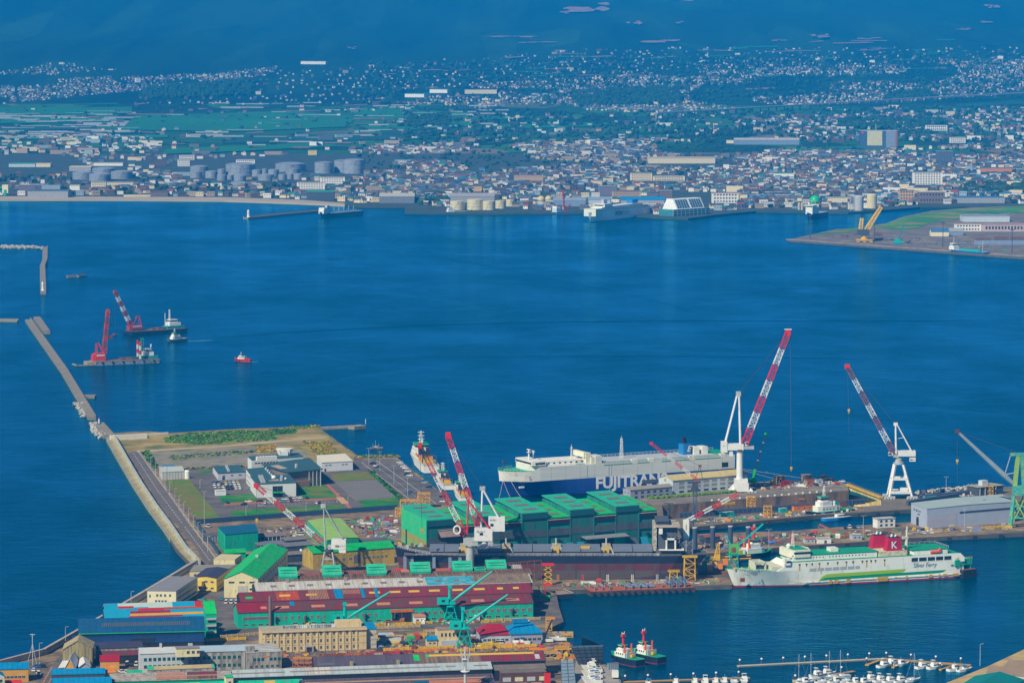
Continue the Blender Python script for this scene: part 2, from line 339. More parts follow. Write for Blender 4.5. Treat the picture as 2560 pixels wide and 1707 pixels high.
sheet('parking_bays',[(838,1205),(944,1199),(996,1240),(886,1250)],Z1,Z2,M('light_asphalt',(.17,.155,.145),.9,.1,.1),kind='structure')
sheet('footpath',[(810,1206),(817,1205),(886,1275),(878,1277)],Z1,Z2 + .02,PATHR,kind='structure')
sheet('footpath',[(560,1258),(844,1244),(846,1247),(562,1262)],Z1,Z2 + .04,PATHR,kind='structure')
sheet('footpath',[(840,1243),(857,1242),(872,1257),(855,1259)],Z2,Z2 + .08,PATHY,kind='structure')
sheet('dock_road',[(556,1712),(600,1570),(770,1560),(770,1580),(620,1600)],GL,Z1,ASPH,kind='structure') if False else None
sheet('yard_asphalt',[(512,1500),(600,1490),(602,1566),(1335,1540),(1390,1478),(1404,1548),(1330,1563),(700,1582),(655,1580),(640,1600),(500,1606),(535,1560)],GL,Z1,ASPH,kind='structure')
sheet('yard_asphalt',[(540,1400),(760,1392),(780,1400),(700,1452),(640,1490),(470,1500),(540,1440)],GL,Z1,ASPH,kind='structure')
sheet('office_road',[(640,1632),(920,1618),(1330,1600),(1330,1612),(1000,1628),(760,1640),(640,1650)],GL,Z1,ASPH,kind='structure')
sheet('street',[(86,1712),(118,1676),(128,1662),(150,1640),(185,1622),(190,1632),(160,1652),(146,1668),(126,1712)],GL,Z1,ASPH,kind='structure')
sheet('boatyard_paving',[(1440,1650),(1500,1662),(1538,1672),(1552,1712),(1420,1790)],GL,Z1,M('boatyard_concrete',(.30,.28,.26),.9,.2,.1),kind='structure')
def dashes(name,a,b,n,gap,w,mat,z,parent=None):          # painted dashes of one line, joined as one marking
 mb = MB(); A = G(*a,z); B = G(*b,z)
 for i in range(n):
  mb.bar(A + (B-A)*(i/n),A + (B-A)*((i+gap)/n),w,.05,0)
 return mb.build(name,mat,kind='structure')
dashes('road_marking',(334,1133),(395,1227),16,.5,.35,LINE,Z2 + .08); dashes('road_marking',(395,1227),(457,1309),14,.5,.35,LINE,Z2 + .08)
dashes('road_marking',(462,1316),(526,1402),16,.5,.35,LINE,Z2 + .08)
dashes('road_marking',(345,1127),(540,1397),1,1,.3,LINE,Z2 + .04)
dashes('road_marking',(104,1712),(131,1665),1,1,.5,LINEO,Z1 + .06); dashes('road_marking',(118,1712),(143,1669),9,.5,.3,LINE,Z1 + .06)
for a,b in (((905,1156),(1046,1264)),((924,1152),(1060,1256)),((940,1150),(1090,1258))): dashes('lane_marking',a,b,1 if a[0] != 924 else 24,1 if a[0] != 924 else .5,.3,LINE,Z1 + .06)
bay = MB()
for r in range(8):
 f = r / 7
 A = Vector(G(842,1207,Z2)).lerp(G(890,1249,Z2),f); B = Vector(G(942,1201,Z2)).lerp(G(992,1241,Z2),f)
 for k in range(17):
  c = A.lerp(B,k / 16); bay.box(c.x-.08,c.x+.08,c.y-2,c.y+2,Z2+.02,Z2+.05)
bay.build('parking_line_marking',LINE,kind='structure')
mb = MB()
for k in range(28):
 c = G(590 + k*9.3,1269 - k*.62,Z1); mb.box(c.x-.08,c.x+.08,c.y-2,c.y+2,Z1+.02,Z1+.05)
mb.build('parking_line_marking',LINE,kind='structure')
# seawall along the west shore, with its parapet, and the long concrete wall that runs to the corner
def wall_run(name,pts,w,z0,z1,mat,parent=None,zp=None,side=1):
 mb = MB(); P = [G(x,y,z1) for x,y in pts]
 for i in range(len(P)-1):
  a,b = P[i],P[i+1]; d = (b-a).normalized(); n = Vector((-d.y,d.x,0))*w*side
  mb.prism([(a.x,a.y),(b.x,b.y),(b.x+n.x,b.y+n.y),(a.x+n.x,a.y+n.y)],z0,z1)
 return mb.build(name,mat,parent)
def wall_thing(name,label,pts,segs):
 p = G(*pts[0],0); t = thing(name,label,'seawall',(0,0,0)); return t
t = thing('seawall','long stained concrete seawall with parapet along the west shore road','seawall',(0,0,0))
SW = [(268,1086),(300,1142),(334,1200),(372,1258),(408,1306),(446,1362),(482,1400)]
a = wall_run('wall',[(x-3,y+6) for x,y in SW],3.2,-2,3.2,STAIN,t); a2 = wall_run('parapet',[(x+14,y-1) for x,y in SW],1.4,2.4,6.2,M('pale_parapet',(.46,.50,.46),.85,.2,.15,(.40,.36,.22),.35),t)
a3 = wall_run('apron',[(x+5,y+2) for x,y in SW],3.5,2.0,4.0,M('yellowed_concrete',(.44,.37,.17),.9,.25,.1,(.34,.30,.10),.3),t)
t = thing('seawall','grey concrete seawall running past the striped roof to the lower corner','seawall',(0,0,0))
SW2 = [(492,1396),(360,1474),(200,1567),(107,1620),(0,1648),(-80,1664)]
wall_run('wall',SW2,1.6,-2,5.6,M('pale_seawall',(.42,.38,.33),.85,.2,.2),t,side=1); wall_run('footing',[(x+6,y+5) for x,y in SW2],1.0,2.3,4.4,M('pale_parapet2',(.48,.44,.36),.85,.2,.15),t)
t = thing('flood_wall','long white concrete wall at the far north edge of the reclaimed land','wall',(0,0,0))
wall_run('wall',[(276,1088),(368,1083)],1.5,2,6.5,M('white_wall',(.75,.72,.62),.8,.1),t); wall_run('low_wall',[(368,1084),(421,1080)],1.0,2,4,M('white_wall',(0,0,0)),t)
t = thing('jetty','thin concrete jetty reaching into the bay north of the reclaimed land','jetty',(0,0,0))
wall_run('deck',[(792,1069),(888,1064)],5,-2,1.8,CONC,t); wall_run('head',[(886,1066),(915,1063)],8,-2,2.6,CONC,t)
p = G(914,1060,2.6); MB().tube(p,p+Vector((0,0,4)),.25).build('light_post',M('plain_white',(.78,.78,.74),.5,.06),t)
# yellow dock gate
t = thing('dock_gate','slanting yellow dry dock gate beside the white portal crane','dock gate',(0,0,0))
GY = M('gate_yellow',(.62,.55,.26),.8,.2,.15,(.55,.36,.03),.4)
P = [G(2118,1211,GL+.5),G(2203,1243,GL+.5)]; Q_ = [Vector((p.x-8,p.y-1.5,-9)) for p in P]
MB().quad(P[0],P[1],Vector((P[1].x,P[1].y,-9)),Vector((P[0].x-3,P[0].y-6,-9))).build('gate_panel',GY,t)
MB().bar(P[0],P[1],2.2,1.2).build('gate_walkway',M('gate_rail',(.62,.40,.02),.7),t)
mb = MB()
for i in range(14):
 q = P[0].lerp(P[1],i/13) + Vector((0,0,.5)); mb.tube(q,q+Vector((0,0,1.2)),.08)
mb.tube(P[0]+Vector((0,0,1.7)),P[1]+Vector((0,0,1.7)),.08).build('handrail',MATS['gate_rail'],t)
# ================================================================== building kit
INFO = {}
WINM = {}
GLASS = M('dark_glass',(.02,.03,.045),.25,.3,.5,spec=.6); FRAME = M('window_frame',(.30,.33,.33),.6,.1)
def win_mesh(w,h,gm,fm,nm='window'):
 k = (round(w,2),round(h,2),gm.name,fm.name,nm)
 if k not in WINM:
  mb = MB().box(-w/2,w/2,-.10,.05,-h/2,h/2,1); f = min(.16,w*.12)
  for s in ((-1,1) if w > 1.0 else (0,)):
   if s: x0,x1 = (-w/2+f,-f/2) if s < 0 else (f/2,w/2-f)
   else: x0,x1 = -w/2+f,w/2-f
   mb.box(x0,x1,-.14,-.09,-h/2+f,h/2-f,0)
  WINM[k] = mb.mesh(nm,[gm,fm])
 return WINM[k]
def px(q,z): return q if len(q) == 3 else G(q[0],q[1],z)
def Q(fl,fr,h,depth,base=GL):                     # a rectangle from its front eaves and a depth
 a,b = px(fl,base+h),px(fr,base+h); d = (b-a).normalized(); n = Vector((-d.y,d.x,0))*depth
 return [a,b,b+n,a+n]
def par(fl,fr,br,h,base=GL):                      # a parallelogram from three roof corners
 a,b,c = px(fl,base+h),px(fr,base+h),px(br,base+h); return [a,b,c,a+(c-b)]
def bld(name,label,cat,q,h,roof='flat',rh=3.0,wm=None,rm=None,axis=0,over=.5,base=GL,group=None,thick=.3):
 P = [px(c,base+h) for c in q]; o,rz,L = frame(P[0],P[1]); o.z = base
 t = thing(name,label,cat,o,rz,group)
 lp = [loc_of(t,(p.x,p.y,base)) for p in P]; lp = [(p.x,p.y) for p in lp]
 cx = sum(p[0] for p in lp)/4; cy = sum(p[1] for p in lp)/4
 def grow(p,k):
  dx,dy = p[0]-cx,p[1]-cy; return (p[0]+(k if dx > 0 else -k),p[1]+(k if dy > 0 else -k))
 mid = lambda a,b: ((a[0]+b[0])/2,(a[1]+b[1])/2)
 w = MB(); r = MB(); g = [grow(p,over) for p in lp]; zt = h
 hz_ = [h]*4
 if roof == 'mono': hz_ = [h,h,h+rh,h+rh]
 for i in range(4):
  j = (i+1) % 4; w.quad((*lp[i],0),(*lp[j],0),(*lp[j],hz_[j]),(*lp[i],hz_[i]))
 def slab(pts):                                    # a sheet of roof with thickness
  n = len(pts); i = len(r.v); r.v += [tuple(p) for p in pts] + [(p[0],p[1],p[2]-thick) for p in pts]
  r.f.append(tuple(i+k for k in range(n))); r.m.append(0); r.f.append(tuple(i+n+n-1-k for k in range(n))); r.m.append(0)
  for k in range(n): r.f.append((i+k,i+n+k,i+n+(k+1) % n,i+(k+1) % n)); r.m.append(0)
 e = .12 + thick
 if roof == 'flat':
  slab([(*p,h+e) for p in g]); surf = lambda u,v: Vector((*bil(g,u,v),h+e))
 elif roof == 'mono':
  slab([(*g[0],h+e),(*g[1],h+e),(*g[2],h+rh+e),(*g[3],h+rh+e)]); surf = lambda u,v: Vector((*bil(g,u,v),h+e+rh*v))
 else:
  if axis == 0: A,B = mid(lp[0],lp[3]),mid(lp[1],lp[2]); ga,gb = mid(g[0],g[3]),mid(g[1],g[2])
  else: A,B = mid(lp[0],lp[1]),mid(lp[3],lp[2]); ga,gb = mid(g[0],g[1]),mid(g[3],g[2])
  if roof == 'hip':
   k = .28 if roof == 'hip' else 0
   ga2 = (ga[0]+(gb[0]-ga[0])*k,ga[1]+(gb[1]-ga[1])*k); gb2 = (gb[0]+(ga[0]-gb[0])*k,gb[1]+(ga[1]-gb[1])*k)
   R0,R1 = (*ga2,h+rh+e),(*gb2,h+rh+e)
   if axis == 0:
    slab([(*g[0],h+e),(*g[1],h+e),R1,R0]); slab([(*g[2],h+e),(*g[3],h+e),R0,R1]); slab([(*g[3],h+e),(*g[0],h+e),R0]); slab([(*g[1],h+e),(*g[2],h+e),R1])
   else:
    slab([(*g[1],h+e),(*g[2],h+e),R1,R0]); slab([(*g[3],h+e),(*g[0],h+e),R0,R1]); slab([(*g[0],h+e),(*g[1],h+e),R0]); slab([(*g[2],h+e),(*g[3],h+e),R1])
  else:
   R0,R1 = (*ga,h+rh+e),(*gb,h+rh+e)
   if axis == 0:
    slab([(*g[0],h+e),(*g[1],h+e),R1,R0]); slab([(*g[2],h+e),(*g[3],h+e),R0,R1])
    w.poly([(*lp[3],h),(*lp[0],h),(*A,h+rh)]); w.poly([(*lp[1],h),(*lp[2],h),(*B,h+rh)])
   else:
    slab([(*g[1],h+e),(*g[2],h+e),R1,R0]); slab([(*g[3],h+e),(*g[0],h+e),R0,R1])
    w.poly([(*lp[0],h),(*lp[1],h),(*A,h+rh)]); w.poly([(*lp[2],h),(*lp[3],h),(*B,h+rh)])
  if axis == 0: surf = lambda u,v: Vector((*bil(g,u,v*.5),h+e+rh*v))
  else: surf = lambda u,v: Vector((*bil(g,1-.5*v,u),h+e+rh*v))       # right-hand slope
 w.build('wall',wm,t); ro = r.build('roof',rm,t)
 INFO[t.name] = dict(p=lp,h=h,surf=surf,roof=ro,L=L); return t
def bil(g,u,v):
 a = (g[0][0]+(g[1][0]-g[0][0])*u,g[0][1]+(g[1][1]-g[0][1])*u); b = (g[3][0]+(g[2][0]-g[3][0])*u,g[3][1]+(g[2][1]-g[3][1])*u)
 return (a[0]+(b[0]-a[0])*v,a[1]+(b[1]-a[1])*v)
def patch(t,u0,u1,v0,v1,mat,name='roof_panel',lift=.10,ribs=0):   # a sheet fixed on the roof
 s = INFO[t.name]['surf']; P = [s(u0,v0),s(u1,v0),s(u1,v1),s(u0,v1)]; n = (P[1]-P[0]).cross(P[3]-P[0]).normalized()
 mb = MB(); a = [p+n*lift for p in P]; mb.quad(*a)
 for i in range(4): mb.quad(P[i],P[(i+1) % 4],a[(i+1) % 4],a[i])
 for k in range(ribs):
  f = (k+.5)/ribs; mb.bar(a[0].lerp(a[1],f),a[3].lerp(a[2],f),.35,.25,1 if isinstance(mat,(list,tuple)) else 0)
 return mb.build(name,mat,INFO[t.name]['roof'])
def onwall(t,e,u,z,me,out=0.0,name=None,label=None):             # hang a mesh on wall e at u metres along it
 p = INFO[t.name]['p']; a,b = p[e],p[(e+1) % 4]; L = math.hypot(b[0]-a[0],b[1]-a[1]); f = u/L
 o = obj(name or me.name,me,t,(a[0]+(b[0]-a[0])*f,a[1]+(b[1]-a[1])*f,z),math.atan2(b[1]-a[1],b[0]-a[0]),label)
 if out: d = Vector((b[1]-a[1],-(b[0]-a[0]),0)).normalized(); o.location += d*out
 return o
def wlen(t,e): p = INFO[t.name]['p']; a,b = p[e],p[(e+1) % 4]; return math.hypot(b[0]-a[0],b[1]-a[1])
def wins(t,e,n,zs,w,h,u0=None,u1=None,gm=None,fm=None,nm='window',skip=()):
 L = wlen(t,e); u0 = u0 if u0 is not None else L*.06; u1 = u1 if u1 is not None else L*.94
 me = win_mesh(w,h,gm or GLASS,fm or FRAME,nm)
 for z in zs:
  for k in range(n):
   if k in skip: continue
   onwall(t,e,u0 + (u1-u0)*((k+.5)/n),z,me)
def doorway(t,e,u,w,h,mat=None,name='door',fm=None):
 return onwall(t,e,u,h/2,win_mesh(w,h,mat or M('dark_opening',(.012,.014,.02),.8),fm or FRAME,name))
def unit(t,u,v,sx,sy,sz,mat,name='roof_unit',fan=False):        # a box standing on the roof
 p = INFO[t.name]['surf'](u,v); mb = MB().box(-sx/2,sx/2,-sy/2,sy/2,-.2,sz)
 if fan: mb.cyl((0,0,sz),min(sx,sy)*.32,.25,10)
 return obj(name,mb.mesh(name,mat),INFO[t.name]['roof'],p)
TEXTS = []
def text(s,size,mat,parent,loc,rz=0.0,name='lettering',tilt=math.pi/2,ext=.04,align='LEFT',xs=1.0,bold=0.0,shear=0.0):
 cu = bpy.data.curves.new(name,'FONT'); cu.body = s; cu.size = size; cu.extrude = ext; cu.align_x = align; cu.offset = bold; cu.shear = shear
 cu.materials.append(mat); cu.resolution_u = 3; o = bpy.data.objects.new(name,cu); C.objects.link(o); o.parent = parent; o.location = loc
 o.rotation_euler = (tilt,0,rz); o.scale = (xs,1,1); TEXTS.append(o); return o
def bake_texts():                                     # lettering becomes plain mesh
 dg = bpy.context.evaluated_depsgraph_get(); dg.update()
 for o in TEXTS:
  me = bpy.data.meshes.new_from_object(o.evaluated_get(dg),depsgraph=dg); n = o.name; p,l,r,sc,mt = o.parent,o.location.copy(),o.rotation_euler.copy(),o.scale.copy(),o.data.materials[0]
  bpy.data.objects.remove(o); me.name = n.split('.')[0]; q = bpy.data.objects.new(me.name,me); C.objects.link(q); q.parent = p; q.location = l; q.rotation_euler = r; q.scale = sc
  if not me.materials: me.materials.append(mt)
# shared paints
def strk(key,col,dirt,amt=.35,var=.18,**k): return M(key,col,.65,var,.35,dirt,amt,stretch=(1.6,.12,.12),rib=3.0,**k)
TEALW = M('teal_wall',(.00,.45,.285),.7,.16,.3,(.03,.30,.22),.3,stretch=(1,1,.2))
REDR = strk('oxide_red_roof',(.26,.010,.030),(.11,.05,.05),.46); REDR2 = strk('worn_red_roof',(.21,.018,.034),(.10,.055,.05),.5)
GREYR = strk('pale_grey_roof',(.52,.52,.48),(.36,.29,.23),.30); RUSTR = strk('rusty_corrugated',(.11,.05,.032),(.22,.15,.10),.38)
GRNR = M('emerald_roof',(.00,.52,.10),.6,.2,.2,(.07,.38,.14),.34,rib=3.5); TGRN = M('teal_green_roof',(.01,.49,.27),.6,.22,.25,(.08,.34,.22),.36,rib=3.5); LGRN = M('lime_roof',(.30,.52,.10),.6,.12,.2,(.24,.40,.12),.25,rib=3.5)
CREAM = M('cream_wall',(.70,.64,.37),.75,.10,.3,(.5,.44,.24),.2,stretch=(1,1,.3)); OCHRE = M('ochre_wall',(.50,.34,.035),.75,.18,.25,(.30,.24,.10),.35,stretch=(1,1,.3))
NAVYR = M('navy_roof',(.004,.085,.215),.6,.18,.3,(.02,.07,.15),.3,rib=3); NAVYD = M('dark_navy_roof',(.010,.045,.15),.6,.25,.2,rib=3); BLUER = M('bright_blue_roof',(.00,.235,.50),.5,.14,.3,(.03,.20,.38),.25,rib=2.5)
PURPR = strk('plum_roof',(.085,.070,.105),(.12,.09,.10),.3); GREYW = M('grey_wall',(.42,.46,.50),.75,.12,.2); CONCW = M('concrete_wall',(.36,.35,.33),.85,.2,.3,(.16,.15,.13),.4,stretch=(1,1,.25))
WHITE = M('white_paint',(.78,.78,.72),.5,.08,.3); PALE = M('pale_blue_wall',(.52,.60,.64),.7,.1,.3); LILAC = M('lilac_wall',(.32,.34,.43),.7,.1,.3)
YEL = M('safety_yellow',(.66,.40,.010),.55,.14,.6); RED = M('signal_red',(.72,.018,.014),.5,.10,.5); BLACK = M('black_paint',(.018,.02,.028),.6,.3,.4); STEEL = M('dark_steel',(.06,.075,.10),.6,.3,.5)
TEAL = M('teal_paint',(.00,.46,.40),.5,.08,.4); ORANGE = M('orange_paint',(.75,.22,.015),.5,.1,.5); RUST = M('rust',(.25,.085,.03),.9,.3,.5,(.12,.05,.03),.4); GREYP = M('grey_paint',(.46,.49,.50),.55,.1,.4)
SKYL = M('yellow_skylight',(.66,.42,.055),.5,.08,.5); PINKL = M('pink_skylight',(.52,.21,.12),.6,.12,.4); GRYL = M('brown_skylight',(.20,.155,.14),.5,.15,.5)
PLUMD = M('dark_purple_roof',(.05,.045,.085),.6,.12,.2); TANW = M('weathered_tan',(.40,.33,.15),.9,.25,.3,(.22,.20,.12),.42,stretch=(1.5,1.5,.12)); ORW = M('orange_wall',(.58,.30,.06),.8,.15,.3)
LILACR = M('grey_flat_roof',(.235,.235,.26),.8,.08,.1)
# ================================================================== shipyard sheds
FLE,FRE = (595,1533),(1333,1508)
q1 = Q(FLE,FRE,8.0,19)
w1 = bld('workshop','long teal-walled workshop under oxide red roof, nearest bay behind the cream office','workshop',q1,8.0,'gable',3.6,TEALW,REDR2,over=.3)
for k in range(40):
 if k in (8,16,17,18) or 30+k*3.45 > wlen(w1,0)-2: continue
 onwall(w1,0,22 + k*3.45 if k < 17 else 30+k*3.45,4.9,win_mesh(1.5 if k < 17 else 2.0,2.0,M('brown_pane',(.16,.13,.13),.4),FRAME))
wins(w1,0,26,[1.8],2.6,1.0,28,wlen(w1,0)-2); wins(w1,0,4,[1.8],2.4,.9,2,18)
onwall(w1,0,10,5.2,win_mesh(15,1.6,M('brown_pane',(0,0,0)),FRAME))
doorway(w1,0,88,11,6.0); onwall(w1,0,88,6.6,MB().box(-6.2,6.2,-.5,.1,-.8,.8).mesh('door_hood',M('rusty_orange',(.55,.12,.015),.8,.3,.8)),name='door_hood')
for k,u in enumerate((.03,.08,.20,.31,.42,.53,.64,.74,.86)): patch(w1,u+.05,u+.05+(.045 if k else .02),.30,.55,PINKL,'skylight')
patch(w1,0.0,.225*.0+.10,0.02,.98,M('fresh_red_roof',(.26,.010,.028),.6,.12,.12),lift=.08); patch(w1,.18,.195,.55,.95,BLUER,lift=.14)
for k in range(9): u = 20+k*16; onwall(w1,0,u,3.6,MB().tube((0,-.6,-1),(0,-.6,1.2),.55,8).tube((0,-.6,1.2),(.6,-1.2,2.0),.6,8).mesh('vent_pipe',STEEL),name='vent_pipe')
mb = MB().cyl((0,0,0),.75,17,12).build('chimney',M('chimney_brown',(.20,.16,.14),.8),w1); mb.location = (17,-.9,0)
d1 = (px(FRE,GL+8)-px(FLE,GL+8)).normalized(); nb = Vector((-d1.y,d1.x,0))
def back(q,s): return [p + nb*s for p in q]
dL = q1[1]-q1[0]
q2 = [Vector(p)+dL*.024 for p in back(q1,19.3)]
for p in q2: p.z = GL+10.4
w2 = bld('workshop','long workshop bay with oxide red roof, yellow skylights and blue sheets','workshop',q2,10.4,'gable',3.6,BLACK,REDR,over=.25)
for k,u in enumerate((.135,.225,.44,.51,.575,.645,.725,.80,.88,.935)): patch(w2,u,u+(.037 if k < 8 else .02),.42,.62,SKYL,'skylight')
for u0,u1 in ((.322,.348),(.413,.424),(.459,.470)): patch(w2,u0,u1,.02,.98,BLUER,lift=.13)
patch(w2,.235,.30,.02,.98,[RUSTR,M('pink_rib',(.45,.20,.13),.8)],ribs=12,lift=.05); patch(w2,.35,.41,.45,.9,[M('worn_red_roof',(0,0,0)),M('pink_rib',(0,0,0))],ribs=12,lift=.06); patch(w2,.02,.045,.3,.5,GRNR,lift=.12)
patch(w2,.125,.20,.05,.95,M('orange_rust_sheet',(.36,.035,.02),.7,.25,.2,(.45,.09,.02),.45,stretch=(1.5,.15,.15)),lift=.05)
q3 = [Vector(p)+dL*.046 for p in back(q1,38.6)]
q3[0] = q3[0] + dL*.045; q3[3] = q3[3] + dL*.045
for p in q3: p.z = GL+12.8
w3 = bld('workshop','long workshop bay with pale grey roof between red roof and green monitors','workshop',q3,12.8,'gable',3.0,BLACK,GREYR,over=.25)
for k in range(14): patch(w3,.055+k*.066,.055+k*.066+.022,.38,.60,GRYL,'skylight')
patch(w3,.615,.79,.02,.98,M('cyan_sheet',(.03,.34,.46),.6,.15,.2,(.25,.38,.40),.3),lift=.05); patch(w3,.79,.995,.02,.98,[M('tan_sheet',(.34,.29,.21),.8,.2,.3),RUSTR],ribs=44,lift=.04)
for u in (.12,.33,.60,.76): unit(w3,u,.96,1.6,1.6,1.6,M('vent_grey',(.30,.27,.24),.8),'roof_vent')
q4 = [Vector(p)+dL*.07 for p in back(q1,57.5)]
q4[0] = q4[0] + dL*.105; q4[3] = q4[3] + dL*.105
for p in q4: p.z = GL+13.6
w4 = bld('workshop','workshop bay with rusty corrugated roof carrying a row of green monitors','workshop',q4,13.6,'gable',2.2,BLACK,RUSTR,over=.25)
patch(w4,.0,1,.02,.40,[RUSTR,M('pale_rib',(.26,.18,.13),.8)],ribs=150,lift=.05)
# green monitors stand along the ridge of that bay
def monitor(x0,x1,yt,yb,label,low=False):
 z = GL+15.2; A = G(x0,yb,z); B = G(x1,yb-1.2,z); o,rz,L = frame(A,B); o.z = z
 t = thing('roof_monitor',label,'roof monitor',o,rz,'green monitors on the rusty workshop roof')
 hh = (yb-yt)*.2275+1.2; s = 5.4 if not low else 3.0
 MB().box(.15,L-.15,.2,6,-3.5,1.0).build('wall',M('monitor_wall',(.0,.25,.16),.7),t)
 r = MB(); k = hh-2.0
 r.tri([(-.3,1.2),(-.3,1.5),(s,k),(s+.3,k),(s+2.6,k-2.0),(s+2.6,k-2.3),(s,k-.4),(0,1.1)],0,L).build('roof',TGRN,t)
 MB().box(.0,L,-.45,-.25,-.2,1.3).build('fascia',M('monitor_fascia',(.0,.34,.20),.7),t)
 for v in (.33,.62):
  MB().box(L*.12,L*.9,s*v-.3,s*v+.15,1.5+(k-1.5)*v-.1,1.5+(k-1.5)*v+.22).build('vent_slot',M('slot_dark_teal',(.02,.10,.08),.8),t)  # slots in one dark teal across the roof slope
 return t
for i,(a,b,c,d) in enumerate(((697,744,1418,1447),(806,855,1413,1443),(917,966,1410,1439),(1026,1077,1405,1435),(1131,1182,1402,1431),(1216,1267,1399,1427))):
 monitor(a,b,c,d,'green sloped roof monitor, %s along the rusty workshop roof' % ('first from the west end','second from the west end','third from the west end','fourth from the west end','fifth from the west end','last at the east end')[i])
monitor(1187,1215,1415,1430,'small low green roof monitor tucked beside the last large one',True)
for i,(x0,x1,y,m) in enumerate(((751,804,1443,'worn_red_roof'),(861,915,1440,'worn_red_roof'),(972,1004,1437,'oxide_red_roof'),(1005,1025,1436,'pink_rib'),(1082,1130,1433,'orange_rust_sheet'),(1269,1283,1425,'tan_sheet'),(1284,1306,1424,'vent_grey'))):
 z = GL+14.4; A = G(x0,y,z); B = G(x1,y-1.1,z); o,rz,L = frame(A,B); o.z = z
 t = thing('roof_housing',('low ' + ('dark red','dull red','bright red','ribbed pink','orange ribbed','tan','grey')[i] + ' metal housing between green monitors on the workshop roof'),'roof housing',o,rz)
 MB().box(0,L,0,6,-3,.4).tri([(-.2,.4),(3,2.4),(6.2,.4)],0,L).build('housing_shell',MATS[m],t)
 mb = MB()
 for k in range(int(L/1.1)): mb.bar((k*1.1+.5,-.25,.5),(k*1.1+.5,2.9,2.5),.25,.2)
 mb.build('rib',M('pink_rib',(.45,.2,.13)) if i != 6 else GREYP,t)
# steel frame east of that bay
t = thing('steel_frame','rusty open steel gantry frame east of the green monitors','gantry',G(1270,1445,GL))
o = Vector(t.location); mb = MB()
for a,b in (((1262,1408),(1353,1400)),((1262,1420),(1353,1413)),((1268,1433),(1356,1426))):
 mb.bar(G(*a,GL+12)-o,G(*b,GL+12)-o,.7,.7)
mb.build('girder',RUST,t)
for k in range(6): p = G(1266+k*17.5,1408-k*1.6,GL+12)-o; MB().bar(p,(p.x,p.y,0),.45).build('post',RUST,t)
# yellow shed with green roof under the red and white crane
t = w5 = bld('machine_hall','ochre machine hall with emerald gable roof behind the red workshops','hall',Q((782,1384),(986,1369),9,16),9,'gable',3.0,OCHRE,M('worn_emerald_roof',(.0,.42,.085),.65,.14,.2,(.05,.36,.16),.3),over=.4)
wins(t,0,5,[4.6],1.8,1.3,4,26,M('brown_pane',(0,0,0))); wins(t,0,6,[4.6],1.8,1.3,32,48,M('brown_pane',(0,0,0))); onwall(t,0,28,4.2,win_mesh(4.2,5,M('brown_pane',(0,0,0)),FRAME))
for k in range(11): onwall(t,0,3+k*4.2,7.6,win_mesh(1.3,1.0,M('yellow_panel',(.62,.5,.03),.7),OCHRE,'wall_panel'))
t = bld('store_hall','lime green flat-roofed store hall north of the ochre hall','hall',[(818,1351),(897,1344),(851,1296),(768,1302)],8.5,'gable',.8,TGRN,LGRN,axis=1,over=.2)
wins(t,0,5,[3.5],2.4,1.2); wins(t,3,9,[3.6],2,1.2)
t = w6 = bld('boat_hall','cream hall with bright emerald gable roof and roller door facing south','hall',par((560,1447),(645,1447),(719,1375),10.5),10.5,'gable',4.0,CREAM,GRNR,axis=1,over=.4)
doorway(t,0,10.5,5.6,6.6,M('roller_door',(.46,.46,.42),.6)); doorway(t,0,10.5,5.2,2.2,None,'door_gap')
for u in (4.2,10,15.7): onwall(t,0,u,8.7,win_mesh(3.2,1.1,GLASS,FRAME))
onwall(t,0,15.6,4.8,win_mesh(3.0,1.2,GLASS,FRAME)); wins(t,1,11,[3.0,7.5],3.2,1.2)
unit(t,.5,.98,1.6,1.2,1.2,GREYP,'roof_vent')
t = bld('paint_hall','tall teal hall with dark blue roof beside the blue fence','hall',[(563,1337),(645,1330),(637,1310),(545,1318)],11,'flat',0,TEALW,M('slate_blue_roof',(.006,.11,.20),.5,.1,.1),over=.2)
for k in range(12): onwall(t,3,1.5+k*2.2,5.2,MB().box(-.15,.15,-.25,.05,-5,5).mesh('wall_rib',TGRN),name='wall_rib')
t = bld('side_annex','low annex with light green roof against the teal hall','annex',[(563,1384),(614,1381),(612,1374),(562,1376)],3.2,'mono',.5,TEALW,GRNR)
t = bld('store_shed','cream box store with sandy flat roof at the foot of the shore road','shed',[(534,1399),(587,1399),(604,1387),(552,1386)],4.2,'flat',0,CREAM,M('sand_roof',(.60,.52,.30),.8,.1),over=.1)
wins(t,1,3,[2.4],.8,.8); doorway(t,1,7,1.2,2.2)
t = bld('store_shed','long low shed with dull grey roof beside the seawall corner','shed',[(474,1429),(562,1426),(594,1412),(487,1413)],4.0,'flat',0,CREAM,M('dull_grey_roof',(.26,.245,.20),.8,.1),over=.2)
wins(t,0,5,[2.2],1.4,1)
t = bld('office_house','yellow two-storey office with dark purple roof beside the cream hall','office',[(489,1442),(541,1445),(570,1423),(517,1421)],7.6,'gable',.9,M('yellow_wall',(.66,.50,.09),.75,.1),PLUMD,axis=1,over=.6)
wins(t,0,3,[1.8,5.4],2.0,1.1); wins(t,1,6,[1.8,5.2],1.6,1.2)
onwall(t,0,3.2,3.0,MB().box(-2,2,-3.4,.02,-.2,2.8).mesh('porch',M('yellow_wall',(0,0,0))),name='porch')
t = bld('office_block','cream three-storey office block with flat grey roof beside the seawall','office',[(368,1477),(440,1478),(494,1443),(427,1441)],9.2,'flat',0,M('ivory_wall',(.72,.68,.46),.75,.08),LILACR,over=.15)
wins(t,0,2,[7.0],1.2,1.4,4.5,8.5); wins(t,0,2,[7.0],1.2,1.4,8.5,14); wins(t,0,4,[3.8],1.2,1.2,4,11); wins(t,1,15,[1.8,4.8,7.6],2.0,1.2)
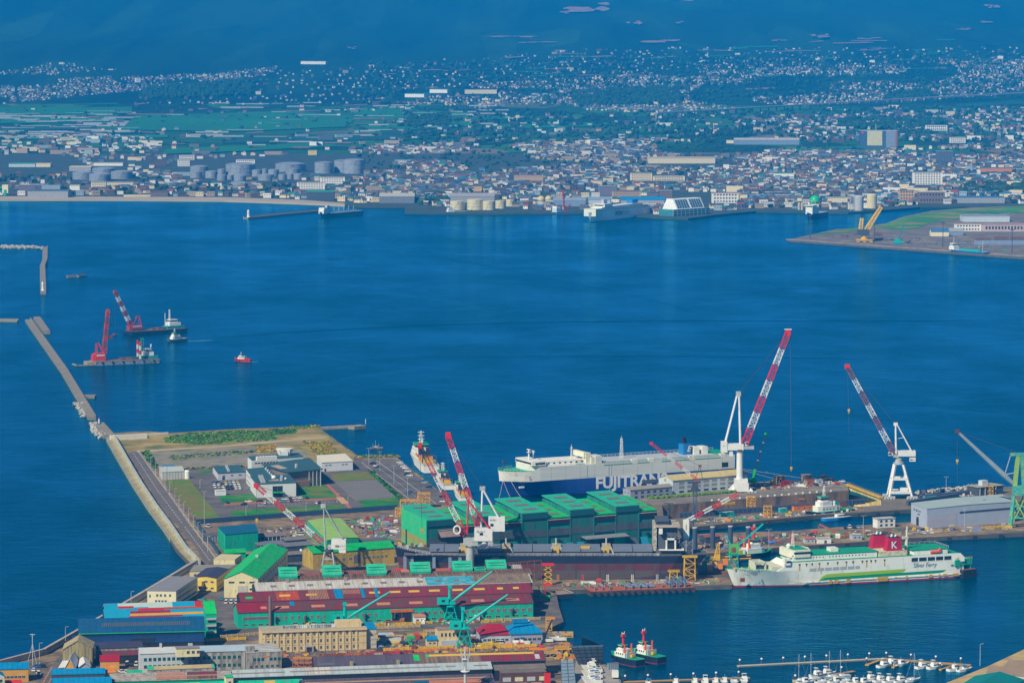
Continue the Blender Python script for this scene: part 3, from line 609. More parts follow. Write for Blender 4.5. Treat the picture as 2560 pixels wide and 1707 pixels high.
wins(t,0,1,[6.6],.8,1.6,.5,2.5)
# striped roof shed and the blue shed in front of it
STR = [BLUER,M('strip_red',(.46,.014,.016),.6,.14,.3),M('strip_orange',(.62,.30,.02),.6,.1,.3),M('strip_maroon',(.27,.012,.045),.6,.12,.3),M('strip_pale',(.42,.54,.50),.6,.12,.3),M('strip_cyan',(.01,.30,.48),.55,.08,.2)]
t = bld('plate_shed','shed with patchwork roof of blue, red and orange sheets by the seawall','shed',Q((262,1549),(512,1541),10,16),10,'gable',3.9,NAVYD,M('strip_cyan',(0,0,0)),over=.2)
patch(t,.24,.78,.06,.20,STR[3]); patch(t,.26,1,.24,.46,STR[2]); patch(t,.26,.66,.48,.72,STR[3]); patch(t,.78,1,.04,.22,STR[5]); patch(t,.34,.60,.75,.98,STR[1]); patch(t,.60,1,.80,.98,[STR[2],STR[1]],ribs=40); patch(t,.0,.24,.04,.96,STR[5],lift=.06)
w7 = t
q8 = [p + Vector((-math.sin(t.rotation_euler[2]),math.cos(t.rotation_euler[2]),0))*16.4 for p in Q((268,1549),(512,1541),10,13)]
for p in q8: p.z = GL+11.6
t = bld('plate_shed','rear shed with pale, red and blue roof strips behind the patchwork roof','shed',q8,11.6,'gable',2.6,NAVYD,STR[4],over=.2)
patch(t,.14,.30,.15,.55,STR[1]); patch(t,.70,.93,.1,.96,STR[5]); patch(t,.93,1.0,.0,.98,STR[1]); patch(t,0,.14,.02,.96,STR[5]); patch(t,.30,.45,.02,.35,STR[5])
t = bld('stair_tower','green-roofed end tower with teal walls at the east end of patchwork roof','tower',Q((514,1536),(541,1535),12.5,10),12.5,'mono',5.2,TEALW,M('emerald_roof',(0,0,0)),over=.15)
for z in (3,6.5,10): onwall(t,0,3,z,MB().box(-2.6,2.4,-1.2,.02,-.15,.15).box(-2.6,2.4,-1.2,-1.1,.1,1).mesh('stair_landing',GREYP),name='stair_landing')
wins(t,0,2,[5,9],1.2,1.4)
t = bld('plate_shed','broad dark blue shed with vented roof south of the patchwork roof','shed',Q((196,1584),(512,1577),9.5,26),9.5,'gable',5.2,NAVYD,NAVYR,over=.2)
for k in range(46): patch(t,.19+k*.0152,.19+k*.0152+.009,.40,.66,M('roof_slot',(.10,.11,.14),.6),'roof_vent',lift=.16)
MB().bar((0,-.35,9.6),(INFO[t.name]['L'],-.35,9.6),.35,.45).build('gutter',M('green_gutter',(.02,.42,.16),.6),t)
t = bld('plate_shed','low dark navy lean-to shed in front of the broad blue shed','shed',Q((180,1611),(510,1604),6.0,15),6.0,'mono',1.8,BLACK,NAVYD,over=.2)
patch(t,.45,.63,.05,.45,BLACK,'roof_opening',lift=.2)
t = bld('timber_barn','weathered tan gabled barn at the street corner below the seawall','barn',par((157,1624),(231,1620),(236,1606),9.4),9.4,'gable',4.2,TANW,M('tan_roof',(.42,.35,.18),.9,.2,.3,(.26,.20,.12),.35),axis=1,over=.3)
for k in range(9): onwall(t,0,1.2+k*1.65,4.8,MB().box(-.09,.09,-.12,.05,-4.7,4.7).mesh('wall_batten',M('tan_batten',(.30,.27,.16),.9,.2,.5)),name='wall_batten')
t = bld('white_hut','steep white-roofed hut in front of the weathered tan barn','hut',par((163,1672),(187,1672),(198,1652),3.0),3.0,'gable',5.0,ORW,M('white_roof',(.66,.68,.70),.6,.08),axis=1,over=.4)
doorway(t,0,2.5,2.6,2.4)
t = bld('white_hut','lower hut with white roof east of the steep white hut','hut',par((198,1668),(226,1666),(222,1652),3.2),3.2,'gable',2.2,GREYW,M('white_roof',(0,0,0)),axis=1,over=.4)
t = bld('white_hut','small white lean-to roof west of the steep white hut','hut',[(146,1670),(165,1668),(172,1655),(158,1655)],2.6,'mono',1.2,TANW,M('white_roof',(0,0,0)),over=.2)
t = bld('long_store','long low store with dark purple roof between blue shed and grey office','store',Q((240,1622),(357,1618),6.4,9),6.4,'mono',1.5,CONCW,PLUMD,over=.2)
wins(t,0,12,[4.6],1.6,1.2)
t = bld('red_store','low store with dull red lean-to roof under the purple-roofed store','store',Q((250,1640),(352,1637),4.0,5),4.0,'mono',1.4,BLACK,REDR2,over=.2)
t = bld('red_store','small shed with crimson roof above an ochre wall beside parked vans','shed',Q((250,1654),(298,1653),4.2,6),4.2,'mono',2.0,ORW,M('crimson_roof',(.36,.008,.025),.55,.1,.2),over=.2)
doorway(t,0,5.5,1.6,2.0)
# grey offices in the lower left
t = bld('works_office','pale grey two-storey works office with metal roof in the lower left','office',Q((350,1635),(470,1631),9.3,11),9.3,'gable',2.0,M('pale_grey_wall',(.50,.55,.58),.75,.1,.3),M('silver_roof',(.52,.55,.56),.5,.1,.15),over=.3)
wins(t,0,9,[6.6,3.0],1.5,1.7,fm=M('teal_frame',(.05,.28,.25),.6)); unit(t,.45,.95,1.2,1.2,2,GREYP,'roof_vent')
t = bld('works_office','weathered concrete two-storey works office with blue metal roof, joined to paler office','office',Q((470,1631),(613,1627),9.3,11),9.3,'gable',2.0,CONCW,M('bluish_roof',(.36,.46,.54),.5,.1,.15),over=.3)
wins(t,0,10,[6.6,2.6],1.5,1.7,fm=M('teal_frame',(0,0,0))); unit(t,.06,.9,2.2,2,1.6,GREYP,'roof_vent')
t = bld('roof_dormer','cream dormer block standing on the roof of the works office','dormer',Q((441,1622),(499,1620),4.0,6,GL+8.8),4.0,'flat',0,M('cream_wall',(0,0,0)),LILACR,base=GL+8.8,over=.2)
wins(t,0,3,[2.3],1.5,1.5,4.5,12)
t = bld('works_annex','square grey concrete annex with patched white roof east of the works offices','annex',Q((616,1632),(704,1628),8.6,22),8.6,'flat',0,CONCW,M('patched_white_roof',(.50,.52,.48),.8,.2,.12,(.30,.29,.27),.45,stretch=(.5,2,1)),over=.15)
wins(t,0,7,[5.2],1.5,1.6,3,17.5,fm=M('teal_frame',(0,0,0)),skip=(3,)); wins(t,0,6,[1.7],1.5,1.5,1,17); unit(t,.12,.10,4.5,3.5,2.6,CONCW,'stair_head')
onwall(t,0,10,6.6,MB().box(-1.6,1.6,-.12,.03,-.3,.3).mesh('sign_board',ORANGE),name='sign_board')
# cream head office with its sign
OFF = M('office_cream',(.66,.52,.27),.75,.10,.3,(.5,.38,.19),.25,stretch=(1,1,.25))
t = ho_ = bld('head_office','three-storey cream head office with rows of windows and rooftop banner','office',Q((655,1579),(916,1570),10.8,14),10.8,'flat',0,OFF,M('sand_flat_roof',(.42,.37,.27),.85,.12,.2),over=.25)
L = INFO[t.name]['L']
wins(t,0,14,[9.0,5.4,1.9],1.25,1.9,1.5,L-5,fm=M('pale_frame',(.6,.55,.4),.7)); wins(t,0,1,[9,5.4,1.9],.7,1.7,L-5.2,L-3.8)
for k in range(15): onwall(t,0,1.5+(L-6.5)*k/14,5.3,MB().box(-.35,.35,-.35,.02,-5.3,5.3).mesh('pilaster',OFF),name='pilaster')
for z in (3.6,7.2): onwall(t,0,L/2,z,MB().box(-L/2,L/2,-.12,.02,-.14,.14).mesh('string_course',M('course',(.50,.38,.2),.8)),name='string_course')
onwall(t,0,L/2,10.6,MB().box(-L/2-.3,L/2+.3,-.8,.02,-.35,.35).mesh('cornice',OFF),name='cornice')
onwall(t,0,24,1.6,MB().box(-2.2,2.2,-2.6,.02,1.0,1.5).box(-2.2,-1.5,-2.6,.02,-1.6,1.0).box(1.5,2.2,-2.6,.02,-1.6,1.0).mesh('porch',M('porch_grey',(.34,.33,.34),.8)),name='porch')
unit(t,.84,.55,13,7,2.8,OFF,'penthouse'); patch(t,.30,.62,.05,.25,M('sand_flat_roof',(0,0,0)),'roof_kerb')
r_ = INFO[t.name]['roof']; p0 = INFO[t.name]['surf'](.20,.30); sb = MB()
for k in range(14): obj('sign_panel',win_mesh(1.75,1.9,M('sign_white',(.70,.72,.72),.6,.05),GREYP,'sign_panel'),r_,(p0.x+k*1.9+.9 + (1.2 if k > 6 else 0),p0.y,p0.z+1.0))
text('現状突破力！',1.75,M('sign_ink',(.08,.10,.12),.7),t,(p0.x+.1,p0.y-.2,p0.z+.35),name='sign_lettering',xs=1.08); text('すき抜き視線',1.75,MATS['sign_ink'],t,(p0.x+14.5,p0.y-.2,p0.z+.35),name='sign_lettering',xs=1.05)
t = bld('office_annex','narrow pale annex with blue roof against the head office east end','annex',Q((917,1574),(941,1573),9.6,9),9.6,'mono',2.0,M('annex_wall',(.56,.50,.36),.8,.15),BLUER,over=.2)
for z in (2.2,4.8,7.4): onwall(t,0,2.6,z,win_mesh(3.6,.8,GREYP,FRAME))
# foreground roofs along the bottom edge
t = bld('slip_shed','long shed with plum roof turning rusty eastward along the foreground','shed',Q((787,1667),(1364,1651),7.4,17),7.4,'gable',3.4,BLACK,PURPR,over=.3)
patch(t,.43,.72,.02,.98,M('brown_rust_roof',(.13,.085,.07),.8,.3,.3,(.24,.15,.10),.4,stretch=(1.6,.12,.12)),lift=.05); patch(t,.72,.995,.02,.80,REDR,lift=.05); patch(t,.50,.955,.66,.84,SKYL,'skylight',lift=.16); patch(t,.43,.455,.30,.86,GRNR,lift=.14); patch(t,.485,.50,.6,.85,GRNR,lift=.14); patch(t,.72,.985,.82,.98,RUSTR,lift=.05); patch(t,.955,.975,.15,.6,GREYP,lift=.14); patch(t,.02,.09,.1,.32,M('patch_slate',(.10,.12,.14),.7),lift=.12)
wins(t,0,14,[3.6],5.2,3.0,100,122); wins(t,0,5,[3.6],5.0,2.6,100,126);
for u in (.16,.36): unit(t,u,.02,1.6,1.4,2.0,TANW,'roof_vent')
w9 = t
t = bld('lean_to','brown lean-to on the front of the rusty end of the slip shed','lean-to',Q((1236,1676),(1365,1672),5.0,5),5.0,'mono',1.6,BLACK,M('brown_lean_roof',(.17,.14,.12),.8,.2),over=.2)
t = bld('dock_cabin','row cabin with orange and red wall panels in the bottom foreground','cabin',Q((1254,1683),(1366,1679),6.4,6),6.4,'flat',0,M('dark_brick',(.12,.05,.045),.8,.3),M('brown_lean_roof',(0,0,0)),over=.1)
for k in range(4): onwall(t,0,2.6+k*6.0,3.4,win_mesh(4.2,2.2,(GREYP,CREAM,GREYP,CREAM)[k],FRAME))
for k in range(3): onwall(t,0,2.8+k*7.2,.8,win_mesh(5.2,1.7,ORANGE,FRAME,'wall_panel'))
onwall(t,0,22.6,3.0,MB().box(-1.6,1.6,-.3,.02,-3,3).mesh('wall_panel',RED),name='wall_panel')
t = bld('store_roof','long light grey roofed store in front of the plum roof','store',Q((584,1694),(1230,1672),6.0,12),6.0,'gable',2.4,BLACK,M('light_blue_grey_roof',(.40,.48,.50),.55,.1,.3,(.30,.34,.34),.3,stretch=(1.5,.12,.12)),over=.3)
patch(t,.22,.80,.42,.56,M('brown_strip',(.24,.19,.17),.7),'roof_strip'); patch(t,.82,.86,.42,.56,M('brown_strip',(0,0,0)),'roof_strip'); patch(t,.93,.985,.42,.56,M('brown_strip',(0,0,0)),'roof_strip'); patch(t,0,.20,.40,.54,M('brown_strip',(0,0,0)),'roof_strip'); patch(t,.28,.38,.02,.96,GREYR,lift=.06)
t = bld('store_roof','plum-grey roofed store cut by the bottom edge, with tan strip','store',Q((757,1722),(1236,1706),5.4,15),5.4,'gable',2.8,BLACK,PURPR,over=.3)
patch(t,.02,.98,.52,.66,M('tan_strip',(.36,.23,.13),.7),'roof_strip'); patch(t,.66,.94,.02,.42,[M('rust_orange',(.42,.12,.04),.8),M('pink_rib',(0,0,0))],ribs=40); patch(t,.58,.655,.02,.38,M('slate_blue_roof',(0,0,0)))
t = bld('low_store','low store with tan roof and green ends in front of the works office','store',Q((370,1675),(536,1669),3.4,4),3.4,'mono',.9,CONCW,M('tan_felt_roof',(.45,.36,.20),.85,.15),over=.2)
patch(t,0,.10,.0,1,TGRN); patch(t,.96,1.0,0,1,TGRN); wins(t,0,12,[1.9],1.5,.9)
t = bld('low_store','tiny green-roofed box store beside the vans in the lower left','store',Q((318,1684),(355,1683),2.6,4),2.6,'mono',.8,CREAM,TGRN,over=.2)
t = bld('low_store','long grey roof patched with red ribs along the bottom left','store',Q((277,1704),(585,1696),4.4,12),4.4,'gable',2.6,M('green_wall',(.0,.30,.16),.7),M('worn_grey_roof',(.34,.33,.30),.8,.2,.3,(.2,.19,.18),.35),over=.3)
patch(t,.06,.98,.45,.55,M('pink_strip',(.40,.22,.16),.8),'roof_strip'); patch(t,.37,.62,.05,.42,[RUSTR,M('pink_rib',(0,0,0))],ribs=34); patch(t,.62,.86,.55,.95,REDR2); patch(t,.37,.60,.6,.95,[M('worn_grey_roof',(0,0,0)),M('pink_rib',(0,0,0))],ribs=24); patch(t,.62,.86,.05,.42,RUSTR)
t = bld('cream_cabin','small cream cabin with green roof rising through the bottom roofs','cabin',Q((565,1694),(583,1693),8.2,4),8.2,'mono',.5,CREAM,TGRN,over=.2); wins(t,0,1,[5.6],1.3,2.0)
for i,(a,b) in enumerate((((585,1716),(757,1711)),((400,1722),(566,1716)))):
 t = bld('green_store','emerald roofed store cut by the bottom edge, %s the cream cabin' % ('east of','west of')[i],'store',Q(a,b,4.0,10),4.0,'gable',1.6,M('green_wall',(0,0,0)),TGRN,over=.3)
 patch(t,.45,.6,.3,.8,SKYL)
t = bld('blue_store','bright blue roofed store beside the street in the lower left','store',Q((129,1687),(262,1684),4.6,8),4.6,'gable',2.0,STEEL,BLUER,over=.3); wins(t,0,10,[2.6],2,1)
t = bld('blue_store','bright blue roofed store cut by the bottom edge beside the street','store',Q((132,1712),(278,1708),4.6,9),4.6,'gable',2.2,STEEL,BLUER,over=.3)
t = bld('blue_store','blue roofed warehouse with ochre wall in the bottom left corner','warehouse',Q((-60,1675),(71,1672),6.0,11),6.0,'gable',2.2,ORW,BLUER,over=.3); wins(t,0,12,[2.4],1.6,1.2)
t = bld('rust_store','small store with orange stained roof beside the bright blue store','store',Q((263,1682),(289,1681),4.4,6),4.4,'mono',2.2,ORW,M('stained_orange_roof',(.62,.26,.03),.7,.2,.2,(.60,.06,.01),.4),over=.2)
t = bld('grey_house','grey gabled house with red awning in the bottom left corner','house',Q((-30,1692),(11,1690),7.4,9),7.4,'gable',2.0,M('house_cream',(.58,.60,.50),.75,.1),BLUER,axis=1,over=.2); wins(t,0,2,[2.4,5.4],2.4,1.4)
mb = MB().tri([(0,0),(0,.3),(4,2.2),(4,1.9)],0,8).build('awning',M('red_awning',(.55,.03,.015),.6),t); mb.location = (8.6,1,2.4)
t = bld('works_shop','low shop with crimson hipped roof and blue annex east of the teal crane','shop',Q((1202,1588),(1277,1586),4.6,17),4.6,'hip',4.2,GREYW,M('crimson_roof',(0,0,0)),over=.5)
wins(t,0,6,[2.2],1.8,1.3)
t = bld('works_shop','low shop with bright blue hipped roof beside the crimson roof','shop',Q((1278,1586),(1357,1583),5.2,18),5.2,'hip',4.4,LILAC,BLUER,over=.5)
doorway(t,0,3,3,3.6); wins(t,0,4,[2.6],2.0,1.3,6,16); unit(t,.4,1.0,8,3,1.6,BLUER,'roof_monitor')
t = bld('cream_block','small cream two-storey block beside the nearest teal yard crane','block',Q((1095,1575),(1173,1572),8.2,8),8.2,'flat',0,OFF,M('brown_flat_roof',(.30,.22,.16),.85,.2),over=.15)
wins(t,0,7,[5.8],1.0,1.9); onwall(t,0,5.5,1.8,MB().box(-4,4,-1.8,.02,-1.8,1.2).mesh('canopy_screen',GREYW),name='canopy_screen')
t = bld('gate_hut','tiny cream hut with blue gabled roof in the crane yard','hut',Q((1068,1601),(1093,1600),3.0,4.5),3.0,'gable',1.8,OFF,BLUER,axis=0,over=.4); wins(t,0,2,[1.7],1.1,.9)
t = bld('pump_house','pale blue metal roofed pump shed among pipes in the crane yard','shed',Q((948,1589),(982,1588),3.2,3),3.2,'mono',.8,GREYW,M('bluish_roof',(0,0,0)),over=.3)
t = bld('yard_cabin','white cabin with pink roof against the teal workshop wall','cabin',Q((1036,1543),(1064,1542),3.4,4),3.4,'mono',.7,WHITE,PINKL,over=.3); wins(t,0,2,[2.0],1.6,1.0)
for i,(x0,x1,y,m) in enumerate(((918,942,1556,'emerald_roof'),(943,983,1555,'rusty_orange'),(1075,1097,1549,'teal_wall'),(1098,1108,1548,'emerald_roof'),(1195,1210,1542,'teal_wall'),(1264,1279,1536,'emerald_roof'))):
 t = bld('yard_container',('green','rusty orange','teal','small green','dark teal','bright green')[i] + ' storage container against the long teal workshop wall','container',Q((x0,y-10),(x1,y-10.5),2.5,2.4),2.5,'flat',0,MATS[m],GREYP,over=.05,thick=.12)
 for k in range(3): onwall(t,0,wlen(t,0)*(k+.5)/3,1.3,win_mesh(1.0,1.1,GLASS,FRAME,'hatch'))
# ================================================================== the big green assembly hall
GH,GLO = 26.0,22.0
GFRONT = M('assembly_wall_shaded',(.008,.25,.21),.75,.26,.2,(.06,.11,.13),.38,stretch=(1,1,.3),rib=4); GBAND = M('grime_band',(.085,.095,.12),.8,.3,.2,(.05,.12,.11),.4,stretch=(1,1,.25))  # hall front green darkened: its shade is put into the colour
A0 = G(1066.7,1302,GL+GH); A1 = G(1597,1262.5,GL+GH); o,rz,L0 = frame(A0,A1); o.z = GL
bk = G(1004,1271,GL+GH); t = ah = thing('assembly_hall','huge green ship assembly hall with alternating high and low roofs','hall',o,rz)
dvec = loc_of(t,bk); DX,DY = dvec.x,dvec.y
cuts = [(1067,1130,1),(1130,1185,0),(1185,1245,1),(1245,1301,0),(1301,1365,1),(1365,1422,0),(1422,1482,1),(1482,1538,0),(1538,1597,1),(1597,1645,0)]
U = lambda x: L0*(x-1066.7)/(1597-1066.7)
for x0,x1,hi in cuts:
 a,b = U(x0),U(x1); h = GH if hi else GLO; yf = 0.0 if hi else .6
 pl = [(a,yf),(b,yf),(b+DX,DY),(a+DX,DY)]; k = .35
 MB().prism(pl,0,h).build('wall_bay',GFRONT,t)
 g = [(a-(.3 if hi else -.1),yf-.5),(b+(.3 if hi else -.1),yf-.5),(b+DX+(.3 if hi else -.1),DY+.5),(a+DX-(.3 if hi else -.1),DY+.5)]
 r = MB(); sl = 1.6
 i = len(r.v); r.v += [(*g[0],h),(*g[1],h),(*g[2],h+sl),(*g[3],h+sl),(*g[0],h+.5),(*g[1],h+.5),(*g[2],h+sl+.5),(*g[3],h+sl+.5)]
 for f in ((4,5,6,7),(0,1,5,4),(1,2,6,5),(2,3,7,6),(3,0,4,7)): r.f.append(f); r.m.append(0)
 ro = r.build('roof',TGRN if hi else GRNR,t)
 S2 = lambda u,v: (bil(g,u,v)[0],bil(g,u,v)[1],h+.5+sl*v+.08)
 for v in (.20,.48,.76):
  P = [Vector(S2(.24,v-.045)),Vector(S2(.76,v-.045)),Vector(S2(.76,v+.045)),Vector(S2(.24,v+.045))]; n = Vector((0,0,.14))
  MB().quad(*[p+n for p in P]).quad(P[0],P[1],P[1]+n,P[0]+n).build('skylight',GRYL,ro)
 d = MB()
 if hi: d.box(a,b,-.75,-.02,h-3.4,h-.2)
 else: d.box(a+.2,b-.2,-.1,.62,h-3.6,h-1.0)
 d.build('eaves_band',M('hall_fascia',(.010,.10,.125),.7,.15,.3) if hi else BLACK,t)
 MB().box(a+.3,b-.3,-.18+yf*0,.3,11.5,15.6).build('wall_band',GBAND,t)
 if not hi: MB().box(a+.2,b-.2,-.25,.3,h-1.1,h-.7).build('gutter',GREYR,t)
 MB().box((a+b)/2-1.1,(a+b)/2+1.1,-.3,.1,7.3,9.1).build('window',GLASS,t)
 MB().box(a-.25,a+.25,-.35,.2,0,h-.3).build('wall_rib',GFRONT,t)
# bright west gable, its tan band and yellow hood over the doors
wv = Vector((DX,DY,0)); WL = wv.length; wd = wv.normalized(); wn = Vector((wd.y,-wd.x,0))*-1.0
wn = Vector((-wd.y,wd.x,0)) if Vector((-wd.y,wd.x,0)).x < 0 else Vector((wd.y,-wd.x,0))
def wq(s0,s1,z0,z1,out): return [wd*s0+wn*out+Vector((0,0,z0)),wd*s1+wn*out+Vector((0,0,z0)),wd*s1+wn*out+Vector((0,0,z1)),wd*s0+wn*out+Vector((0,0,z1))]
def wslab(name,s0,s1,z0,z1,out,mat):
 a = wq(s0,s1,z0,z1,out); b = wq(s0,s1,z0,z1,out-.3); mb = MB().quad(*a)
 for i in range(4): mb.quad(b[i],b[(i+1) % 4],a[(i+1) % 4],a[i])
 return mb.build(name,mat,t)
wslab('gable_panel',0,WL,14,GH+.8,.15,M('gable_green',(.03,.52,.22),.65,.1,.15,(.10,.50,.20),.3)); wslab('gable_panel',0,WL,6.0,9.8,.15,M('gable_lime',(.14,.42,.13),.7,.15,.2,(.25,.42,.12),.4)); wslab('gable_panel',0,WL,9.8,14,.16,M('gable_tan',(.34,.30,.06),.75,.15,.2,(.20,.36,.10),.35))
wslab('gable_panel',WL*.10,WL*.46,7.2,8.8,.3,M('gable_sign',(.52,.60,.42),.7,.2,.6))
wslab('door_hood',0,WL,4.8,6.0,2.4,YEL)
for k in range(5): wslab('hall_door',WL*(.05+.19*k),WL*(.17+.19*k),0,4.8,.2,M('teal_wall',(0,0,0)))
# open front hatch, bent plates and skirts along the long front
MB().box(U(1093),U(1150),-1.2,.2,15.2,19.8).build('dark_hatch',BLACK,t); MB().tri([(-5,16.6),(-.2,20.2),(-.2,19.7),(-5,16.2)],U(1093),U(1140)).build('hatch_canopy',M('brown_canopy',(.26,.19,.17),.8,.2),t)
for k in range(16):
 if k in (11,12,13): continue
 x = U(1190+k*27); MB().quad((x,-6.5,0),(x+5.4,-6.5,0),(x+5.0,-2.2,7.0),(x+.3,-2.2,7.0)).build('skirt_sheet',M('cyan_skirt',(.01,.24,.38),.6,.14,.5,stretch=(4,1,.1)) if k % 4 != 2 else GBAND,t)
MB().tri([(-7,8.6),(-7,9.0),(-.2,9.8),(-.2,9.3)],U(1450),U(1560)).build('door_canopy',M('canopy_grey',(.22,.24,.25),.7),t)
MB().box(U(1500),U(1530),-.5,.2,0,8.6).build('hall_door',M('dark_opening',(0,0,0)),t); MB().box(U(1532),U(1560),-.6,.2,0,8.4).build('hall_door',M('door_teal',(.0,.30,.26),.7),t)
# north warehouse row beside the car carrier
t = bld('quay_warehouse','pale blue warehouse with yellowed roof in front of the car carrier','warehouse',Q((1682,1202),(1868,1186),9.0,17),9.0,'gable',2.6,PALE,M('yellowed_roof',(.58,.48,.20),.8,.12,.2,(.48,.38,.16),.35),over=.5)
wins(t,0,8,[7.2,4.4],4.2,1.7,gm=M('tan_pane',(.34,.29,.22),.6)); wins(t,0,8,[1.3],4.0,1.4); onwall(t,3,8,8.6,win_mesh(2.4,1.8,OCHRE,FRAME))
t = bld('quay_office','lilac two-storey quay office with brown roof beside the pale blue warehouse','office',Q((1576,1226),(1681,1217),6.4,9),6.4,'gable',1.5,LILAC,M('taupe_roof',(.30,.27,.23),.8,.1),over=.4)
wins(t,0,6,[4.6,1.7],2.4,1.6); wins(t,3,2,[4.6],.9,1.2)
t = thing('hedge','green and yellow hedge along the quay below the pale blue warehouse','hedge',G(1625,1247)); o = Vector(t.location)
HG = M('hedge_leaf',(.05,.20,.02),.9,.4,.8,(.30,.26,.02),.35)
mb = MB(); random.seed(5)
for k in range(160):
 f = k/159; c = G(1625+f*210,1247-f*16,GL)-o
 for _ in range(3):
  v = c+Vector((random.uniform(-1.5,1.5),random.uniform(-1,1),random.uniform(.2,1.4))); s = random.uniform(.5,1.1); mb.lathe(v,[(s,-s*.6),(s*1.1,0),(s*.6,s*.6),(.1,s*.8)],6)
mb.build('foliage',HG,t)
# fitting-out pier
t = bld('module_hall','large pale grey hall with logo on its gable on the fitting-out pier','hall',[(2317.5,1272.6),(2537,1254.6),(2505,1236.5),(2278,1258)],12.6,'gable',.6,M('hall_bluegrey',(.42,.48,.60),.6,.06,.2),M('hall_roof',(.38,.48,.46),.55,.06,.1),axis=1,over=.2)
L = wlen(t,0); onwall(t,0,L*.68,8.8,MB().box(-L*.31,L*.31,-.15,.02,-.6,.6).mesh('window_strip',M('strip_dark',(.05,.07,.11),.5)),name='window_strip')
onwall(t,0,L*.17,4.4,MB().box(-L*.165,L*.165,-.12,.02,-4.2,4.2).mesh('wall_panel',M('hall_lilac',(.46,.46,.56),.6,.06)),name='wall_panel')
for z in (4.4,8.6): onwall(t,0,L*.17,z,MB().box(-L*.165,L*.165,-.16,.02,-.06,.06).mesh('panel_joint',GREYP),name='panel_joint')
doorway(t,3,wlen(t,3)*.42,4.4,5.2); W3 = wlen(t,3); ink = M('sign_ink',(0,0,0))
p = INFO[t.name]['p']; ang = math.atan2(p[0][1]-p[3][1],p[0][0]-p[3][0]); dr = Vector((p[0][0]-p[3][0],p[0][1]-p[3][1],0)).normalized(); nn = Vector((dr.y,-dr.x,0))
at3 = lambda u,z: Vector((p[3][0],p[3][1],0))+dr*u+nn*.12+Vector((0,0,z))
text('函館スマートセンター',1.5,ink,t,at3(W3*.30,9.0),ang,'sign_lettering',xs=.62); text('テクノ株式会社',1.0,ink,t,at3(W3*.40,7.2),ang,'sign_lettering',xs=.62); text('第二工場',.9,ink,t,at3(W3*.38,5.2),ang,'sign_lettering',xs=.8)
lg = MB().prism([(math.cos(a)*.9,math.sin(a)*.9) for a in [k*math.pi/4 for k in range(8)]],0,.1).build('logo',M('logo_blue',(.02,.20,.45),.5),t); lg.location = at3(W3*.20,9.8); lg.rotation_euler = (math.pi/2,0,ang)
t = bld('pier_house','small white two-storey pier office with slanted side facing the inlet','office',Q((2194,1298),(2238,1295),5.6,6),5.6,'flat',0,WHITE,GREYR,over=.4)
wins(t,0,3,[4.2,1.7],1.6,1.3,fm=STEEL)
t = bld('pier_shed','flat white cabin on the pier between the ferry and inlet','cabin',Q((2044,1347),(2078,1346),2.8,5),2.8,'flat',0,WHITE,GREYR,over=.2); doorway(t,0,5,1.6,2)
t = bld('pier_shed','pale cabin with pink roof west of the flat white cabin','cabin',Q((2014,1348),(2038,1347),2.6,5),2.6,'mono',.6,GREYW,M('pink_roof',(.42,.16,.12),.8,.15),over=.3); wins(t,0,2,[1.5],1,.8)
t = bld('pier_shed','pale grey cabin on the pier east of the flat white cabin','cabin',Q((2131,1338),(2155,1337),3.0,5),3.0,'flat',0,GREYW,GREYR,over=.2); wins(t,0,2,[1.7],1.4,1)
t = bld('pier_shed','long brick-red roofed shed beside the three dark drums','shed',Q((1765,1344),(1800,1341),3.6,8),3.6,'gable',1.0,STEEL,M('brick_roof',(.28,.08,.05),.8,.2),over=.3)
for i,(x0,x1,y,h,m,rm,lab) in enumerate(((1985,2049,1277,3.0,ORANGE,RUST,'long orange site cabin on the dock pier behind the navy workboat'),(1803,1838,1292,2.8,TEAL,GREYR,'green site container with white roof on the dock pier, westmost'),(1951,1968,1281,2.6,TEAL,GREYR,'small green site container near the orange cabin'),(2080,2098,1268,2.8,TEAL,TGRN,'green container behind the navy workboat'),(2100,2118,1267,2.8,M('brick_roof',(0,0,0)),RUST,'rusty red container behind the navy workboat'),(2321,2345,1247,1.4,TEAL,TGRN,'low pale green container in front of the portal crane'),(2015,2036,1211,3.2,M('brick_orange',(.40,.14,.07),.8,.15),RUST,'brick orange hut on the dock platform'),(1958,1975,1213,3.0,RED,RED,'red container on the dock platform'),(2041,2058,1210,2.6,PALE,GREYR,'pale blue container on the dock platform'))):
 t = bld('site_cabin',lab,'cabin',Q((x0,y-h*3.7),(x1,y-h*3.7-(x1-x0)*.08),h,2.6),h,'flat',0,m,rm,over=.12,thick=.15)
 wins(t,0,max(1,int((x1-x0)/14)),[h*.55],1.2,.9)
for i,(x,y) in enumerate(((1952,1199),(2020,1196))):
 t = bld('mooring_house','squat brown winch house at the north edge of dock platform, %s' % ('nearer the green mobile crane','nearer the black fenders')[i],'winch house',Q((x-9,y-7),(x+11,y-8),4.4,5),4.4,'flat',0,M('brick_brown',(.30,.17,.08),.8,.2),TANW,over=.4); doorway(t,0,3,2.6,3.0)
# cream dock office beside the teal crane
t = bld('pump_station','grey open-sided pump station with roof hut at the sea edge','station',Q((2447,1219),(2508,1213),5.5,12),5.5,'flat',0,STEEL,M('pump_roof',(.40,.38,.32),.8,.2,.2,(.30,.22,.08),.4),over=.6); unit(t,.42,.5,5,4,3.4,PALE,'roof_hut')
for k in range(4): onwall(t,0,1+k*4.6,2.8,MB().box(-.3,.3,-.4,.02,-2.8,2.8).mesh('pillar',GREYP),name='pillar')
